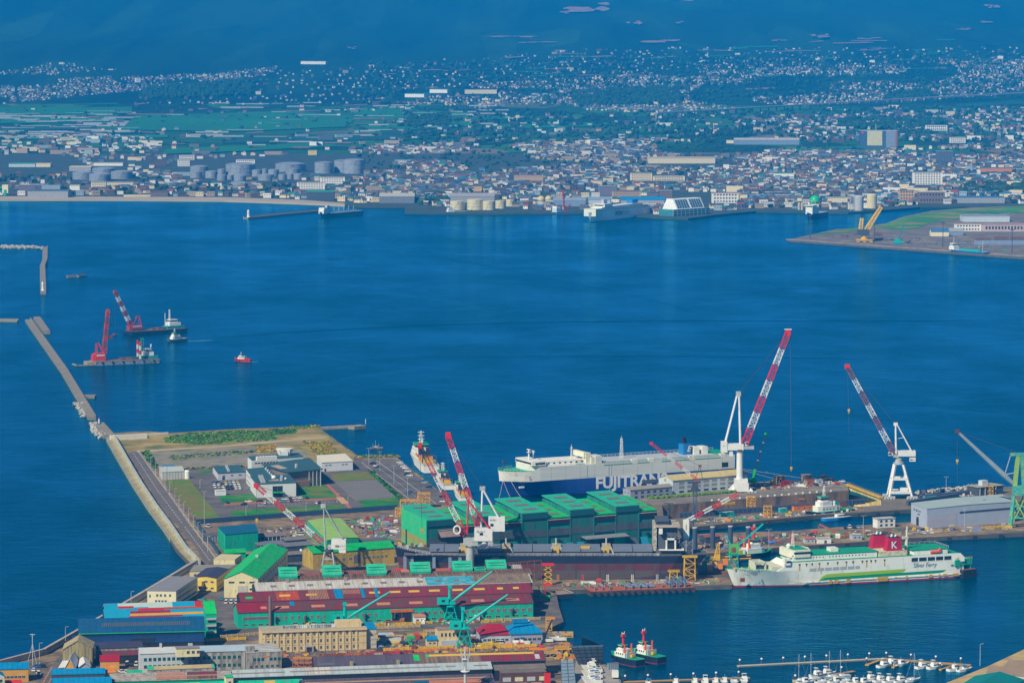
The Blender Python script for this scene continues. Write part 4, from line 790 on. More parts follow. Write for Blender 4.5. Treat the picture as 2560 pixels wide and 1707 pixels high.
# ================================================================== research centre on the reclaimed land
LW = M('lab_white',(.70,.74,.70),.6,.06,.2); LR = M('lab_slate_roof',(.035,.105,.125),.7,.12,.12)
t = lab = bld('research_centre','white research centre front wing with slate roof and green entrance canopy','laboratory',par((641,1211),(740,1207),(723,1187),9),9,'flat',0,LW,LR,over=.2)
doorway(t,0,14.5,7,7.6,GLASS,'entrance_glass'); onwall(t,0,14.5,3.4,MB().box(-4,4,-3.4,.02,-.15,.25).mesh('entrance_canopy',GRNR),name='entrance_canopy')
for s in (-3.6,3.6): onwall(t,0,14.5+s,1.6,MB().box(-.12,.12,-3.2,-2.9,-1.6,1.7).mesh('canopy_post',STEEL),name='canopy_post')
patch(t,.36,.62,.30,.85,M('sand_flat_roof',(0,0,0)),'roof_deck')
mb = MB().lathe((0,0,0),[(.9,0),(1.5,.5),(1.7,1.3),(1.3,2.2),(.5,2.7)],12).build('radome',WHITE,INFO[t.name]['roof'],smooth=True); mb.location = INFO[t.name]['surf'](.52,.5)
mb = MB().lathe((0,0,0),[(.5,0),(.8,.3),(.9,.7),(.5,1.3)],10).build('radome',WHITE,INFO[t.name]['roof'],smooth=True); mb.location = INFO[t.name]['surf'](.80,.4)
for k in range(5):
 for c in (.16,.22): unit(t,c+k*.012,.12+k*.17,1.5,1.1,1.4,GREYP,'air_unit',True)
for k in range(4): unit(t,.66+k*.03,.25+k*.15,1.5,1.0,1.3,GREYP,'air_unit',True)
t = bld('research_centre','white research centre west wing running back to the upper block','laboratory',[(641,1207),(700,1197),(668,1168),(615,1173)],9.2,'flat',0,LW,LR,over=.15)
wins(t,3,12,[6.4,2.6],2.0,1.1)
for k in range(5): unit(t,.80+k*.01,.10+k*.17,1.8,1.3,1.5,GREYP,'air_unit',True)
t = bld('research_centre','research centre east wing with deep roof overhang on columns','laboratory',[(722,1182),(801,1174.5),(772,1147),(660,1163)],10.5,'flat',0,M('lab_brown_wall',(.22,.17,.15),.8,.12),LR,over=1.2,thick=.7)  # walls of this wing are a dull brown
patch(t,.05,.22,.35,.75,M('sand_flat_roof',(0,0,0)),'roof_deck');
for k in range(4): onwall(t,0,wlen(t,0)*(.62+k*.12),5.2,MB().box(-.25,.25,-1.2,-.7,-5.2,5.2).mesh('column',GREYP),name='column')
onwall(t,0,wlen(t,0)*.36,2.2,MB().box(-6.5,6.5,-1.4,.02,-2.2,2.2).mesh('brick_screen',M('brick_screen',(.34,.19,.13),.85,.15,.5)),name='brick_screen')
for k in range(4): unit(t,.42+k*.03,.30+k*.06,1.6,1.1,1.3,GREYP,'air_unit',True)
t = bld('research_centre','white upper block of the research centre behind the oval tower','laboratory',[(629,1150),(758,1142),(745,1132),(619,1142)],12.5,'flat',0,LW,LR,over=.15)
wins(t,0,8,[10.2],1.8,1.0,2,20)
for k in range(7): unit(t,.10+k*.055,-.25,2.0,2.4,2.4,WHITE,'air_unit',True)
t = thing('oval_tower','white bowl-topped oval tower on the research centre roof','tower',G(712,1183,GL)); s = mpp(1170)
ov = lambda r,k=.62: [(r*math.cos(a*math.pi/14),r*k*math.sin(a*math.pi/14)) for a in range(28)]
MB().prism(ov(4.4),0,13.5).build('drum',M('drum_grey',(.42,.40,.36),.8,.1,.6),t); i_ = MB(); n = 28
for r,z in ((4.6,13.5),(6.2,17.4),(6.2,17.8)): i_.v += [(x,y,z) for x,y in ov(r)]
for k in range(2):
 for a in range(n): i_.f.append((k*n+a,k*n+(a+1) % n,(k+1)*n+(a+1) % n,(k+1)*n+a)); i_.m.append(0)
i_.f.append(tuple(range(2*n,3*n))); i_.m.append(0); i_.build('bowl',M('tower_cream',(.78,.75,.62),.6,.05),t)
MB().box(-2.6,2.6,-4.4,-2.5,13.2,16.2).build('front_glazing',PALE,t)
for sx in (-1,1): MB().bar((sx*3.0,-3.2,12.5),(sx*3.6,-3.4,17.2),.5,.5).build('brace',M('tower_cream',(0,0,0)),t)
t = bld('lab_annex','low white laboratory annex with slate roof beside the staff car park','annex',[(545,1184),(614,1180),(597,1163),(532,1166)],4.6,'flat',0,M('annex_white',(.56,.60,.66),.7,.06),LR,over=.2)
wins(t,0,3,[3.0],2,.8); doorway(t,0,4,2,2.4)
for k in range(6): unit(t,.42+k*.012,.15+k*.13,1.5,1.1,1.3,GREYP,'air_unit',True)
t = bld('white_hall','plain white hall with cream flat roof north-east of the research centre','hall',[(805,1157),(882,1153),(862,1135),(792,1139)],6.2,'flat',0,M('hall_white',(.68,.72,.76),.6,.05),M('hall_cream_roof',(.74,.70,.56),.6,.05),over=.3)
for u in (3.2,6.0,15.6,18.2): onwall(t,0,u,4.4,win_mesh(2.0,.7,GLASS,FRAME))
doorway(t,0,2.4,1.4,2.2)
t = bld('fish_store','pale grey ribbed store shed beside the white tank by shore road','shed',[(405,1181),(461,1178),(455,1166),(398,1168)],5.2,'flat',0,M('ribbed_grey',(.55,.56,.50),.75,.12),M('pale_mint_roof',(.50,.55,.49),.7,.08),over=.2)
for k in range(7): onwall(t,0,1+k*2.1,2.6,MB().box(-.12,.12,-.2,.02,-2.6,2.6).mesh('wall_rib',GREYP),name='wall_rib')
patch(t,.15,.7,1.0,1.25,BLUER)
t = thing('storage_tank','upright white tank beside the ribbed store shed','tank',G(468,1196)); MB().lathe((0,0,0),[(1.9,0),(1.9,5.2),(1.2,6.0)],16).build('shell',WHITE,t)
t = bld('gatehouse','tiny white flat-roofed gatehouse in the staff car park','gatehouse',Q((540,1227),(565,1226),3.2,4),3.2,'flat',0,M('hall_white',(0,0,0)),M('hall_cream_roof',(0,0,0)),over=.2)
# sheds between the fence and the halls
for i,(a,b,h,dp,lab_) in enumerate((((645,1344),(716,1339),4.0,10,'long low shed with grey roof behind the teal hall, northern one'),((646,1364),(714,1360),3.8,9,'long low shed with grey roof behind the teal hall, southern one'),((517,1341),(545,1339),3.5,7,'low grey shed squeezed between fence and teal hall'),((716,1352),(766,1348),3.2,8,'low shed with lilac roof beside the lime-roofed hall'),((716,1367),(782,1362),3.6,9,'flat grey shed west of the lime-roofed hall'),((902,1361),(985,1354),3.2,12,'flat dark shed between lime roof and assembly hall'),((692,1390),(760,1385),4.4,7,'grey-purple roofed store beside the gas tanks'))):
 t = bld('low_shed',lab_,'shed',Q(a,b,h,dp),h,'mono',.8,STEEL,M('low_roof_%d' % (i % 3),((.20,.17,.16),(.16,.16,.19),(.11,.11,.13))[i % 3],.8,.15),over=.4)
 if i < 3:
  for k in range(7): onwall(t,0,wlen(t,0)*(k+.5)/7,h/2,MB().box(-.12,.12,-.6,-.3,-h/2,h/2).mesh('post',PALE),name='post')
for k in range(3):
 t = thing('gas_tank','upright white gas tank west of the ochre hall, %s' % ('western','middle','eastern')[k],'tank',G(753+k*10.5,1397-k*.6)); MB().lathe((0,0,0),[(1.0,0),(1.0,5.4),(.6,6.0)],12).build('shell',WHITE,t); MB().box(-.9,.9,-.9,.9,0,.6).build('plinth',GREYP,t)
# ================================================================== cranes
def V(px_,py_,Y):                                   # the point at depth Y that the photograph shows at this pixel
 d = ray(px_,py_); t = Y / d.y; return Vector((d.x*t,Y,CAMZ + d.z*t))
CW = M('crane_white',(.74,.76,.74),.5,.08,.3,(.5,.45,.38),.12); CR = M('crane_red',(.66,.020,.022),.5,.1,.3); CB = M('crane_faded_red',(.26,.085,.055),.7,.2,.3); CG = M('crane_grey',(.42,.46,.46),.55,.15,.3,(.3,.28,.24),.2)
CABLE = M('wire_rope',(.05,.055,.06),.6,.1,1)
def boom(t,p,q,w0,w1,segs,bays=4,tk=.3):       # lattice jib painted in sections; every section is a part
 n = len(segs); p = Vector(p); q = Vector(q)
 for k,m in enumerate(segs):
  a,b = k/n,(k+1)/n; wa = w0+(w1-w0)*a; wb = w0+(w1-w0)*b
  MB().lattice(p.lerp(q,a),p.lerp(q,b),wa,wb,bays,tk,up=(0,1,0)).build('boom_section',m,t)
def rope(t,pts,r=.10,name='hoist_rope'):
 mb = MB()
 for a,b in zip(pts,pts[1:]): mb.tube(a,b,r,4)
 return mb.build(name,CABLE,t)
def rel(t,*ps): return [Vector(p) - Vector(t.location) for p in ps]
def hook(t,p,mat=None):
 p = Vector(p); MB().box(p.x-.7,p.x+.7,p.y-.5,p.y+.5,p.z-.6,p.z+1.0).tri([(p.y-.4,p.z-.6),(p.y+.4,p.z-.6),(p.y,p.z-2.0)],p.x-.3,p.x+.3).build('hook_block',mat or YEL,t)
def crane_at(name,label,x,y,z=GL): return thing(name,label,'crane',G(x,y,z))
def legs(t,foot,top,w,wt,d,dt,z0,z1,mat,sec=.9,braces=True):
 """four splayed portal legs from a footprint w x d at z0 to wt x dt at z1"""
 for sx in (-1,1):
  for sy in (-1,1):
   MB().bar((foot.x+sx*w/2,foot.y+sy*d/2,z0),(top.x+sx*wt/2,top.y+sy*dt/2,z1),sec,sec).build('leg',mat,t)
 if braces:
  mb = MB()
  for f in (.30,.66):
   c = [(foot.x+(top.x-foot.x)*f+sx*(w+(wt-w)*f)/2,foot.y+(top.y-foot.y)*f+sy*(d+(dt-d)*f)/2,z0+(z1-z0)*f) for sx,sy in ((-1,-1),(1,-1),(1,1),(-1,1))]
   for i in range(4): mb.bar(c[i],c[(i+1) % 4],sec*.7,sec*.7)
  mb.build('portal_brace',mat,t)
# 1: luffing crane over the ochre hall
t = crane_at('luffing_crane','grey-white luffing crane whose striped boom points at the research centre',822,1430); Y = t.location.y; o = Vector(t.location)
top = rel(t,V(822,1378,Y))[0]; legs(t,Vector((0,0,0)),top,8.5,4.5,7,4.5,0,top.z,CG,.8)
MB().lathe(tuple(top),[(2.6,0),(2.6,1.6)],14).build('slew_ring',STEEL,t)
a,b = rel(t,V(829,1370,Y),V(865,1347,Y)); MB().box(a.x,b.x,-3.2,3.2,a.z,b.z).box(b.x-4,b.x,-3,3,a.z-2.2,a.z).build('machinery_house',CW,t); MB().box(a.x-2,a.x+2,-2.6,2.6,top.z+1.6,a.z+2).build('slew_frame',CG,t)
text('函館どつく',1.5,M('sign_ink',(0,0,0)),t,(a.x+2.2,-3.3,a.z+1.2),xs=.8)
m1,pv_,tip = rel(t,V(809,1265,Y),V(806,1356,Y),V(640,1213,Y))
for s in (-1,1):
 MB().tube((m1.x+1,s*1.6,top.z+1.5),(m1.x,s*.9,m1.z),.5,8,0,.35).build('mast_leg',CG,t); MB().tube((b.x-2,s*2,b.z),(m1.x+.8,s*.8,m1.z-1),.35,6).build('back_stay',CG,t)
MB().box(m1.x-1.6,m1.x+1.2,-1.6,1.6,m1.z-1,m1.z+1.4).build('mast_head',CG,t); mb = MB()
for k in range(6): z = top.z+4+k*4.5; mb.bar((m1.x+.6,-1.3,z),(m1.x+.6,1.3,z),.2)
mb.build('mast_rung',CG,t)
boom(t,pv_,tip,2.6,2.2,[CR,CW,CR,CW,CR,CW,CR],4,.34); MB().cbox(tip,(2.6,2.2,2.4)).build('boom_head',CR,t)
rope(t,[m1,tip],.12,'luffing_rope'); hk = rel(t,V(642,1300,Y))[0]; rope(t,[tip,hk]); hook(t,hk)
# 2: pedestal crane in front of the assembly hall
t = crane_at('pedestal_crane','crane on a grey pedestal with red A-frame in front of the assembly hall',1175,1452); Y = t.location.y
tp = rel(t,V(1175,1362,Y))[0]; MB().lathe((0,0,0),[(2.7,0),(2.4,tp.z*.3),(2.3,tp.z-1.4),(3.0,tp.z-.6),(3.0,tp.z)],18).build('pedestal',CG,t)
a,b = rel(t,V(1186,1350,Y),V(1231,1320,Y)); MB().box(a.x,b.x,-3.4,3.4,a.z,b.z).build('machinery_house',CW,t); MB().box(b.x-2.6,b.x+.4,-3,3,a.z-2.5,a.z+3).build('counterweight',CG,t); MB().box(-3,a.x+2,-3,3,tp.z,a.z+1.5).build('slew_frame',CG,t)
MB().box(a.x+3,a.x+5,-3.5,-3.35,a.z+3.4,a.z+4.8).build('window',GLASS,t); text('NJI-150-2',1.5,M('sign_ink',(0,0,0)),t,(a.x+1.2,-3.45,b.z-2),xs=.8)
ap,f1,f2,tip,pv_ = rel(t,V(1171,1251,Y),V(1168,1332,Y),V(1226,1322,Y),V(1050,1114,Y),V(1164,1338,Y))
for s in (-1,1):
 MB().tube((f1.x,s*1.8,f1.z),(ap.x,s*.6,ap.z),.55,8).build('frame_leg',CR,t); MB().tube((f2.x,s*2.2,f2.z),(ap.x,s*.5,ap.z),.42,8).build('back_stay',CR,t)
MB().cbox(ap,(1.8,1.8,1.8)).build('frame_head',CR,t); boom(t,pv_,tip,3.0,2.0,[CR,CW,CR,CW,CR,BLACK],4,.36); MB().cbox(tip,(2.4,1.8,3.4)).build('boom_head',CR,t)
rope(t,[ap,tip],.12,'luffing_rope'); hk = rel(t,V(1055,1325,Y))[0]; rope(t,[tip,hk]); hook(t,hk,ORANGE)
mb = MB(); c = rel(t,V(1143,1322,Y))[0]
for k in range(10): a0,a1 = k*math.pi/5,(k+1)*math.pi/5; mb.tube((c.x+1.9*math.cos(a0),-3,c.z+2.4*math.sin(a0)),(c.x+1.9*math.cos(a1),-3,c.z+2.4*math.sin(a1)),.5,6)
mb.build('cable_reel',WHITE,t)
# 3: the crane behind it with a white A-frame
t = crane_at('pedestal_crane','crane with white A-frame and red and white boom beside the assembly hall',1211,1422); Y = t.location.y
p = rel(t,V(1211,1350,Y))[0]; MB().lathe((0,0,0),[(2.0,0),(2.0,p.z),(2.6,p.z+.4)],16).build('pedestal',CW,t)
a,b = rel(t,V(1221,1326,Y),V(1262,1291,Y)); MB().box(a.x,b.x,-3,3,a.z,b.z).build('machinery_house',CW,t); MB().box(a.x-8,a.x+1,-2.6,2.6,p.z,a.z+2.5).build('slew_frame',CG,t); text('KJ-150-1',1.4,M('sign_ink',(0,0,0)),t,(a.x+.8,-3.1,b.z-2),xs=.8); MB().box(a.x+1.2,a.x+3,-3.1,-2.95,a.z+3,a.z+4.6).build('window',GLASS,t)
ap,l1,l2,pv_,tip = rel(t,V(1206,1220,Y),V(1203,1318,Y),V(1249,1297,Y),V(1197,1316,Y),V(1120,1088,Y))
for s in (-1,1):
 MB().tube((l1.x,s*2,l1.z),(ap.x,s*.9,ap.z),.6,8).build('mast_leg',CW,t); MB().tube((l2.x,s*2,l2.z),(ap.x,s*.9,ap.z),.55,8).build('back_stay',CW,t)
MB().cbox(ap,(3.2,3.2,2.0)).build('mast_head',CG,t); boom(t,pv_,tip,3.4,2.8,[CR,CW,CR,CW,CR,CW,CR],4,.40); MB().cbox(tip,(3.0,2.4,3.6)).build('boom_head',CR,t)
rope(t,[ap,tip],.14,'luffing_rope'); hk = rel(t,V(1120,1205,Y))[0]; rope(t,[tip,hk]); hook(t,hk)
# 4: the tall white jib crane on the dock platform
t = crane_at('jib_crane','tall white jib crane on a splayed base beside the dry dock',1852,1228); Y = t.location.y
c0 = rel(t,V(1849,1198,Y))[0]; c1 = rel(t,V(1849,1124,Y))[0]; zb = c0.z
bb = MB().prism([(-4.5,-3.5),(4.5,-3.5),(4.5,3.5),(-4.5,3.5)],zb-3.6,zb+.6); bb.build('base_block',CW,t)
for sx in (-1,1):
 P = [(sx*2,-3.4,zb-3),(sx*4.4,-3.4,zb-3),(sx*8.2,-6.0,.9),(sx*4.6,-6.0,.9)]; mb = MB();
 mb.quad(*P).quad(*[(p[0],-p[1],p[2]) for p in P]).quad(P[1],(P[1][0],3.4,P[1][2]),(P[2][0],6,.9),P[2]).quad(P[0],(P[0][0],3.4,P[0][2]),(P[3][0],6,.9),P[3]); mb.build('splayed_leg',CW,t)
MB().prism([(-5,-6),(5,-6),(5,-5.2),(-5,-5.2)],.6,zb-2).build('front_plate',CW,t)
for sx in (-1,1):
 mb = MB()
 for k in range(3): mb.box(sx*7.4-3.2+k*2.2,sx*7.4-1.6+k*2.2,-7,-5.4,0,1.1)
 mb.build('bogie',GREYP,t)
MB().lathe((c0.x,0,zb),[(2.5,0),(2.2,2),(2.15,c1.z-zb-1.6),(2.9,c1.z-zb-.8),(2.9,c1.z-zb)],20).build('column',CW,t,smooth=False)
MB().lathe((c1.x,0,c1.z-.6),[(3.4,0),(3.4,1.1)],18).build('slew_platform',STEEL,t)
a,b = rel(t,V(1802,1129,Y),V(1840,1103,Y)); MB().box(a.x,b.x-6,-3.4,3.4,a.z,b.z).box(a.x+4,b.x+5,-3,3,a.z+1.4,b.z-1.5).box(a.x+5.6,a.x+8,-3,-2,a.z-2.6,a.z+.5).build('machinery_house',CW,t); MB().box(a.x+1,b.x-8,-3.5,-3.4,a.z+4,a.z+4.8).build('window_strip',GREYP,t)
MB().box(b.x+5,b.x+12,-2.6,2.6,a.z+2.0,a.z+4.0).build('slew_frame',CG,t); ca,cb = rel(t,V(1862,1113,Y),V(1872,1104,Y)); MB().box(ca.x,cb.x,-1.5,1.5,ca.z,cb.z).build('operator_cab',WHITE,t); MB().box(cb.x-1.8,cb.x+.1,-1.6,-1.4,ca.z+.6,cb.z-.4).build('cab_window',GLASS,t)
ap,l1,l2,pv_,tip = rel(t,V(1846,984,Y),V(1814,1103,Y),V(1851,1110,Y),V(1861,1110,Y),V(1970,832,Y))
for s in (-1,1):
 MB().tube((l1.x,s*2.4,l1.z),(ap.x-.6,s*1.1,ap.z),.62,8).build('back_stay',CW,t); MB().tube((l2.x,s*2.2,l2.z),(ap.x+.4,s*1.0,ap.z),.70,8).build('mast_leg',CW,t)
MB().cbox(ap,(3.2,3.4,3.0)).build('mast_head',CG,t); boom(t,pv_,tip,4.4,3.2,[CR,CW,CR,CW,CR,CW,CR],4,.46); MB().cbox(tip,(3.4,2.4,4.0)).build('boom_head',CR,t); MB().cbox(tip+Vector((0,0,2.4)),(5,1,.5)).build('head_light',WHITE,t)
for s in (-.8,.8): rope(t,[ap+Vector((0,s,0)),tip+Vector((0,s,0))],.14,'luffing_rope'); rope(t,[tip+Vector((1.6,s,0)),rel(t,V(1978,1166,Y))[0]+Vector((0,s,0))],.12)
hook(t,rel(t,V(1978,1170,Y))[0])
# 5: white portal crane
t = crane_at('portal_crane','white portal crane with open splayed legs beside the yellow dock gate',2250,1244); Y = t.location.y
tz = rel(t,V(2247,1160,Y))[0]; legs(t,Vector((0,0,0)),tz,15,5.4,12,5.4,1.6,tz.z,CW,1.35,False)
mb = MB()
for f,sec in ((.13,1.5),(.55,1.3)):
 c = [(tz.x*f+sx*(15+(5.4-15)*f)/2,sy*(12+(5.4-12)*f)/2,1.6+(tz.z-1.6)*f) for sx,sy in ((-1,-1),(1,-1),(1,1),(-1,1))]
 for i in range(4): mb.bar(c[i],c[(i+1) % 4],sec,sec*1.1)
mb.build('portal_brace',CW,t); MB().box(-7,7,-5,5,4.4,4.9).build('deck',CG,t); MB().box(0,5,-2,2,4.9,7).build('winch_house',CW,t); MB().lathe((2.6,-5.6,3.0),[(1.7,0),(1.7,.5)],14).build('cable_reel',BLACK,t)
for sx in (-1,1):
 for sy in (-1,1):
  mb = MB()
  for k in range(4): mb.lathe((sx*7.5-3+k*2,sy*6,0),[(.75,0),(.75,.9)],8)
  mb.box(sx*7.5-3.6,sx*7.5+3.6,sy*6-.5,sy*6+.5,.8,1.9).build('bogie',GREYP,t)
MB().lathe(tuple(tz),[(3.3,0),(3.3,1.4),(2.4,1.6),(2.4,4.4)],16).build('slew_ring',CG,t)
a,b = rel(t,V(2259,1139,Y),V(2288,1126,Y)); MB().box(a.x-4,b.x,-3,3,a.z,b.z).build('machinery_house',CW,t); c,d = rel(t,V(2273,1152,Y),V(2288,1142,Y)); MB().box(c.x,d.x,-2.6,2.6,c.z,d.z).build('counterweight',CW,t); text('函館どつく',1.1,M('sign_ink',(0,0,0)),t,(c.x+.3,-2.7,c.z+.8),xs=.65)
MB().box(-5,a.x-3,-2.4,2.4,a.z-.8,a.z+.8).build('slew_frame',CG,t); e,f = rel(t,V(2221,1138,Y),V(2232,1130,Y)); MB().box(e.x,f.x,-1.4,1.4,e.z,f.z).build('operator_cab',WHITE,t); MB().box(e.x-.1,e.x+1.6,-1.5,-1.35,e.z+.5,f.z-.4).build('cab_window',GLASS,t)
ap,l1,l2,pv_,tip = rel(t,V(2239,1060,Y),V(2240,1133,Y),V(2278,1126,Y),V(2236,1136,Y),V(2118,916,Y))
for s in (-1,1):
 MB().tube((l1.x,s*2,l1.z),(ap.x,s,ap.z),.5,8).build('mast_leg',CW,t); MB().tube((l2.x,s*2,l2.z),(ap.x+.8,s,ap.z),.42,8).build('back_stay',CW,t)
mb = MB().bar((ap.x,0,ap.z-10),((ap.x+l2.x)/2,0,(ap.z+l2.z)/2),.3); mb.build('stay_strut',CW,t); MB().cbox(ap,(2.6,2.6,2)).build('mast_head',CW,t)
boom(t,pv_,tip,3.6,2.8,[CB,CW,CB,CW,CB,CW,CB],4,.40); MB().cbox(tip,(3.2,2.2,3)).build('boom_head',CR,t); rope(t,[ap,tip],.14,'luffing_rope')
h1 = rel(t,V(2122,1026,Y))[0]; rope(t,[tip,h1,rel(t,V(2122,1084,Y))[0]]); hook(t,h1)
# 6: teal crane at the east edge
t = crane_at('tower_crane','weathered teal and green quay crane cut by the east edge',2547,1316); Y = t.location.y
TG = M('worn_teal',(.04,.36,.33),.6,.2,.3,(.30,.42,.06),.35); TY = M('worn_lime',(.28,.46,.08),.6,.2,.3); GB = M('grey_boom',(.28,.34,.38),.5,.12,.3)
z1 = rel(t,V(2547,1236,Y))[0].z; legs(t,Vector((0,0,0)),Vector((0,0,0)),11,6.4,9,6,0,z1,TG,1.3); mb = MB()
for sy in (-1,1): MB().bar((-5,sy*4.2,2),(3,sy*3.2,z1-2),.7).bar((5,sy*4.2,2),(-3,sy*3.2,z1-2),.7).build('leg_brace',TY,t)
0; z2 = rel(t,V(2547,1134,Y))[0].z
MB().prism([(-4.2,-3.5),(4.2,-3.5),(4.2,3.5),(-4.2,3.5)],z1,z1+6).build('slew_house',TG,t)
for sx in (-1,1): MB().bar((sx*3.0,0,z1+5),(sx*1.0,0,z2),2.6,2.6).build('mast_leg',TG if sx > 0 else TY,t)
MB().box(-6,4,-1.5,1.5,z2-1.2,z2+.6).build('mast_head',TG,t); pv_,tip,k1 = rel(t,V(2537,1212,Y),V(2393,1078,Y),V(2512,1186,Y))
MB().tube(pv_,pv_.lerp(tip,.18),1.1,8,0,1.7).tube(pv_.lerp(tip,.18),tip,1.7,8,0,.85).build('boom',GB,t); MB().cbox(tip,(2.6,1.8,2.2)).build('boom_head',M('head_maroon',(.12,.04,.05),.6),t)
MB().tube((-5.5,0,z2),k1,.3,6).build('stay_rod',CG,t); MB().tube(k1,(-2,0,z1+14),.35,6).build('stay_rod',CG,t); rope(t,[(0,0,z2),tip],.14,'luffing_rope'); h1 = rel(t,V(2393,1152,Y))[0]; rope(t,[tip,h1,rel(t,V(2393,1208,Y))[0]]); hook(t,h1)
# 7: three small teal yard cranes
def yard_crane(label,fx,fy,zt_row,house,mast_top,pv_px,tip_px,w=8):
 t = thing('yard_crane',label,'crane',G(fx,fy),0,'teal jib cranes in the slipway yard'); Y = t.location.y
 tz = rel(t,V(fx,zt_row,Y))[0]; legs(t,Vector((0,0,0)),tz,w,3.4,w*.8,3.4,0,tz.z,TEAL,.36)
 for sy in (-1,1):
  mb = MB()
  for s in (-1,1): mb.bar((s*w/2,sy*w*.4,.3),(0,sy*w*.27,tz.z*.45),.28); mb.bar((0,sy*w*.27,tz.z*.45),(s*w*.3,sy*w*.24,tz.z*.75),.25)
  mb.build('leg_brace',TEAL,t)
 MB().lathe(tuple(tz),[(2.5,0),(2.5,.5),(1.2,.7),(1.2,3)],14).build('slew_ring',TEAL,t)
 a,b = rel(t,V(*house[:2],Y),V(*house[2:],Y)); MB().box(a.x,b.x,-2,2,b.z,a.z).build('machinery_house',TEAL,t); MB().box(a.x+2.4,a.x+4.2,-2.1,-1.95,b.z+1.4,b.z+2.6).build('window',GLASS,t)
 MB().box(b.x-.5,2.4,-1.6,1.6,b.z,b.z+1.2).build('slew_frame',TEAL,t); m,p,q = rel(t,V(*mast_top,Y),V(*pv_px,Y),V(*tip_px,Y))
 MB().tube((m.x,0,b.z),(m.x,0,m.z-.8),1.0,8,0,.8).build('mast',TEAL,t); MB().cbox(m,(2.0,2.0,1.6)).build('mast_head',TEAL,t)
 MB().tube(p,p.lerp(q,.2),.4,8,0,.8).tube(p.lerp(q,.2),q,.8,8,0,.4).build('boom',TEAL,t); rope(t,[m,q],.06,'luffing_rope'); return t
yard_crane('teal jib crane standing closest to the cream block and yellow beams',1161,1617,1571,(1124,1552,1154,1571),(1157,1521),(1161,1562),(1270,1485))
yard_crane('teal jib crane against the teal workshop wall, boom over grey roof',1127,1555,1515,(1093,1494,1122,1509),(1124.5,1466),(1129,1504),(1231,1427))
yard_crane('teal jib crane rising behind the cream head office',862,1592,1556,(830,1537,859,1551),(862,1509),(866,1546),(976,1478))
# 8: tower crane with a red jib between the halls
t = crane_at('tower_crane','slim dark lattice tower crane with thin red jib by the dry dock',1737,1306); Y = t.location.y
s = rel(t,V(1737,1228,Y))[0]; MB().lattice((0,0,0),(0,0,s.z),2.4,2.2,12,.32).build('mast',M('tower_blue',(.09,.14,.24),.6),t); MB().box(-2.4,2.4,-2,2,s.z,s.z+2).box(-1.6,1.8,-1.6,1.6,s.z+2,s.z+5.5).box(-4.5,3.5,-1.6,1.6,s.z+5.4,s.z+6.2).build('slew_unit',STEEL,t)
p,q,a = rel(t,V(1746,1201,Y),V(1628,1108,Y),V(1750,1164,Y)); boom(t,p,q,1.5,1.2,[CR,CW,CR,CW,CR,CR],5,.22); MB().cbox(q,(2,1.4,1.6)).build('boom_head',CR,t)
for sx in (-1,1): MB().tube((p.x+sx*3,0,p.z-1),a,.2,5).build('frame_leg',STEEL,t)
rope(t,[a,q],.10,'luffing_rope'); MB().cbox(a,(2,1.4,1.4)).build('frame_head',RUST,t)
# 9: striped boom resting near the bulk carrier's funnel
t = crane_at('dock_crane','dark crane post carrying a striped boom that leans over the dry dock',1728,1322); Y = t.location.y
p,q = rel(t,V(1716,1302,Y),V(1846,1234,Y)); MB().lattice((p.x+3,0,0),(p.x+3,0,p.z+1),3,2.6,3,.35).build('base_tower',STEEL,t); MB().box(p.x-2,p.x+6,-2,2,p.z-.6,p.z+.4).build('slew_platform',STEEL,t)
boom(t,p,q,2.0,1.8,[CW,CR,CW,CR,CW,CR],3,.3)
# 10: green mobile crane
t = crane_at('mobile_crane','mobile crane with bright green boom foot on the dock platform',1888,1213); Y = t.location.y
VG = M('vivid_green',(.02,.50,.03),.5,.06); p,k,q = rel(t,V(1882,1204,Y),V(1888,1172,Y),V(1915,1084,Y))
MB().box(-3,14,-1.4,1.4,.9,2.0).build('carrier',YEL,t); MB().box(-4.5,.5,-1.4,1.4,2.0,4.6).build('slew_house',VG,t); MB().box(10,13,-1.3,1.3,2.0,3.6).build('driver_cab',YEL,t); mb = MB()
for w in range(5): mb.tube((w*3-1,-1.6,.7),(w*3-1,1.6,.7),.7,10)
mb.build('wheel',BLACK,t); MB().bar(p,k,1.5,1.7).build('boom_foot',VG,t); MB().bar(k,k.lerp(q,.5),1.1,1.2).bar(k.lerp(q,.5),q,.85,.9).build('boom_extension',M('boom_navy',(.015,.03,.06),.5),t); MB().cbox(q,(2.2,1.2,1.4)).build('boom_head',VG,t)
for f in (.25,.5,.75): MB().cbox(k.lerp(q,f),(1.3,1.3,.5)).build('boom_collar',GREYP,t)
rope(t,[q,rel(t,V(1918,1110,Y))[0]],.08)
# 11: dark mobile crane near the slipway
t = crane_at('mobile_crane','mobile crane with dark boom and red foot by the slipway',1347,1628); Y = t.location.y; p,q = rel(t,V(1350,1619,Y),V(1382,1544,Y))
MB().box(-5,4,-1.3,1.3,.8,2).build('carrier',M('orange_paint',(0,0,0)),t); MB().bar(p+Vector((0,0,-1)),p.lerp(q,.12),1.2,1.4).build('boom_foot',RED,t); MB().bar(p.lerp(q,.1),p.lerp(q,.5),1.0,1.1).bar(p.lerp(q,.5),q,.75,.8).build('boom_extension',M('boom_navy',(0,0,0)),t); MB().cbox(q,(2.2,1,1.2)).build('boom_head',ORANGE,t); mb = MB()
for w in range(4): mb.tube((w*2.4-4,-1.5,.6),(w*2.4-4,1.5,.6),.6,10)
mb.build('wheel',BLACK,t); MB().cbox(p.lerp(q,.45)+Vector((-1,0,0)),(1.4,1.4,2.2)).build('boom_basket',BLACK,t)
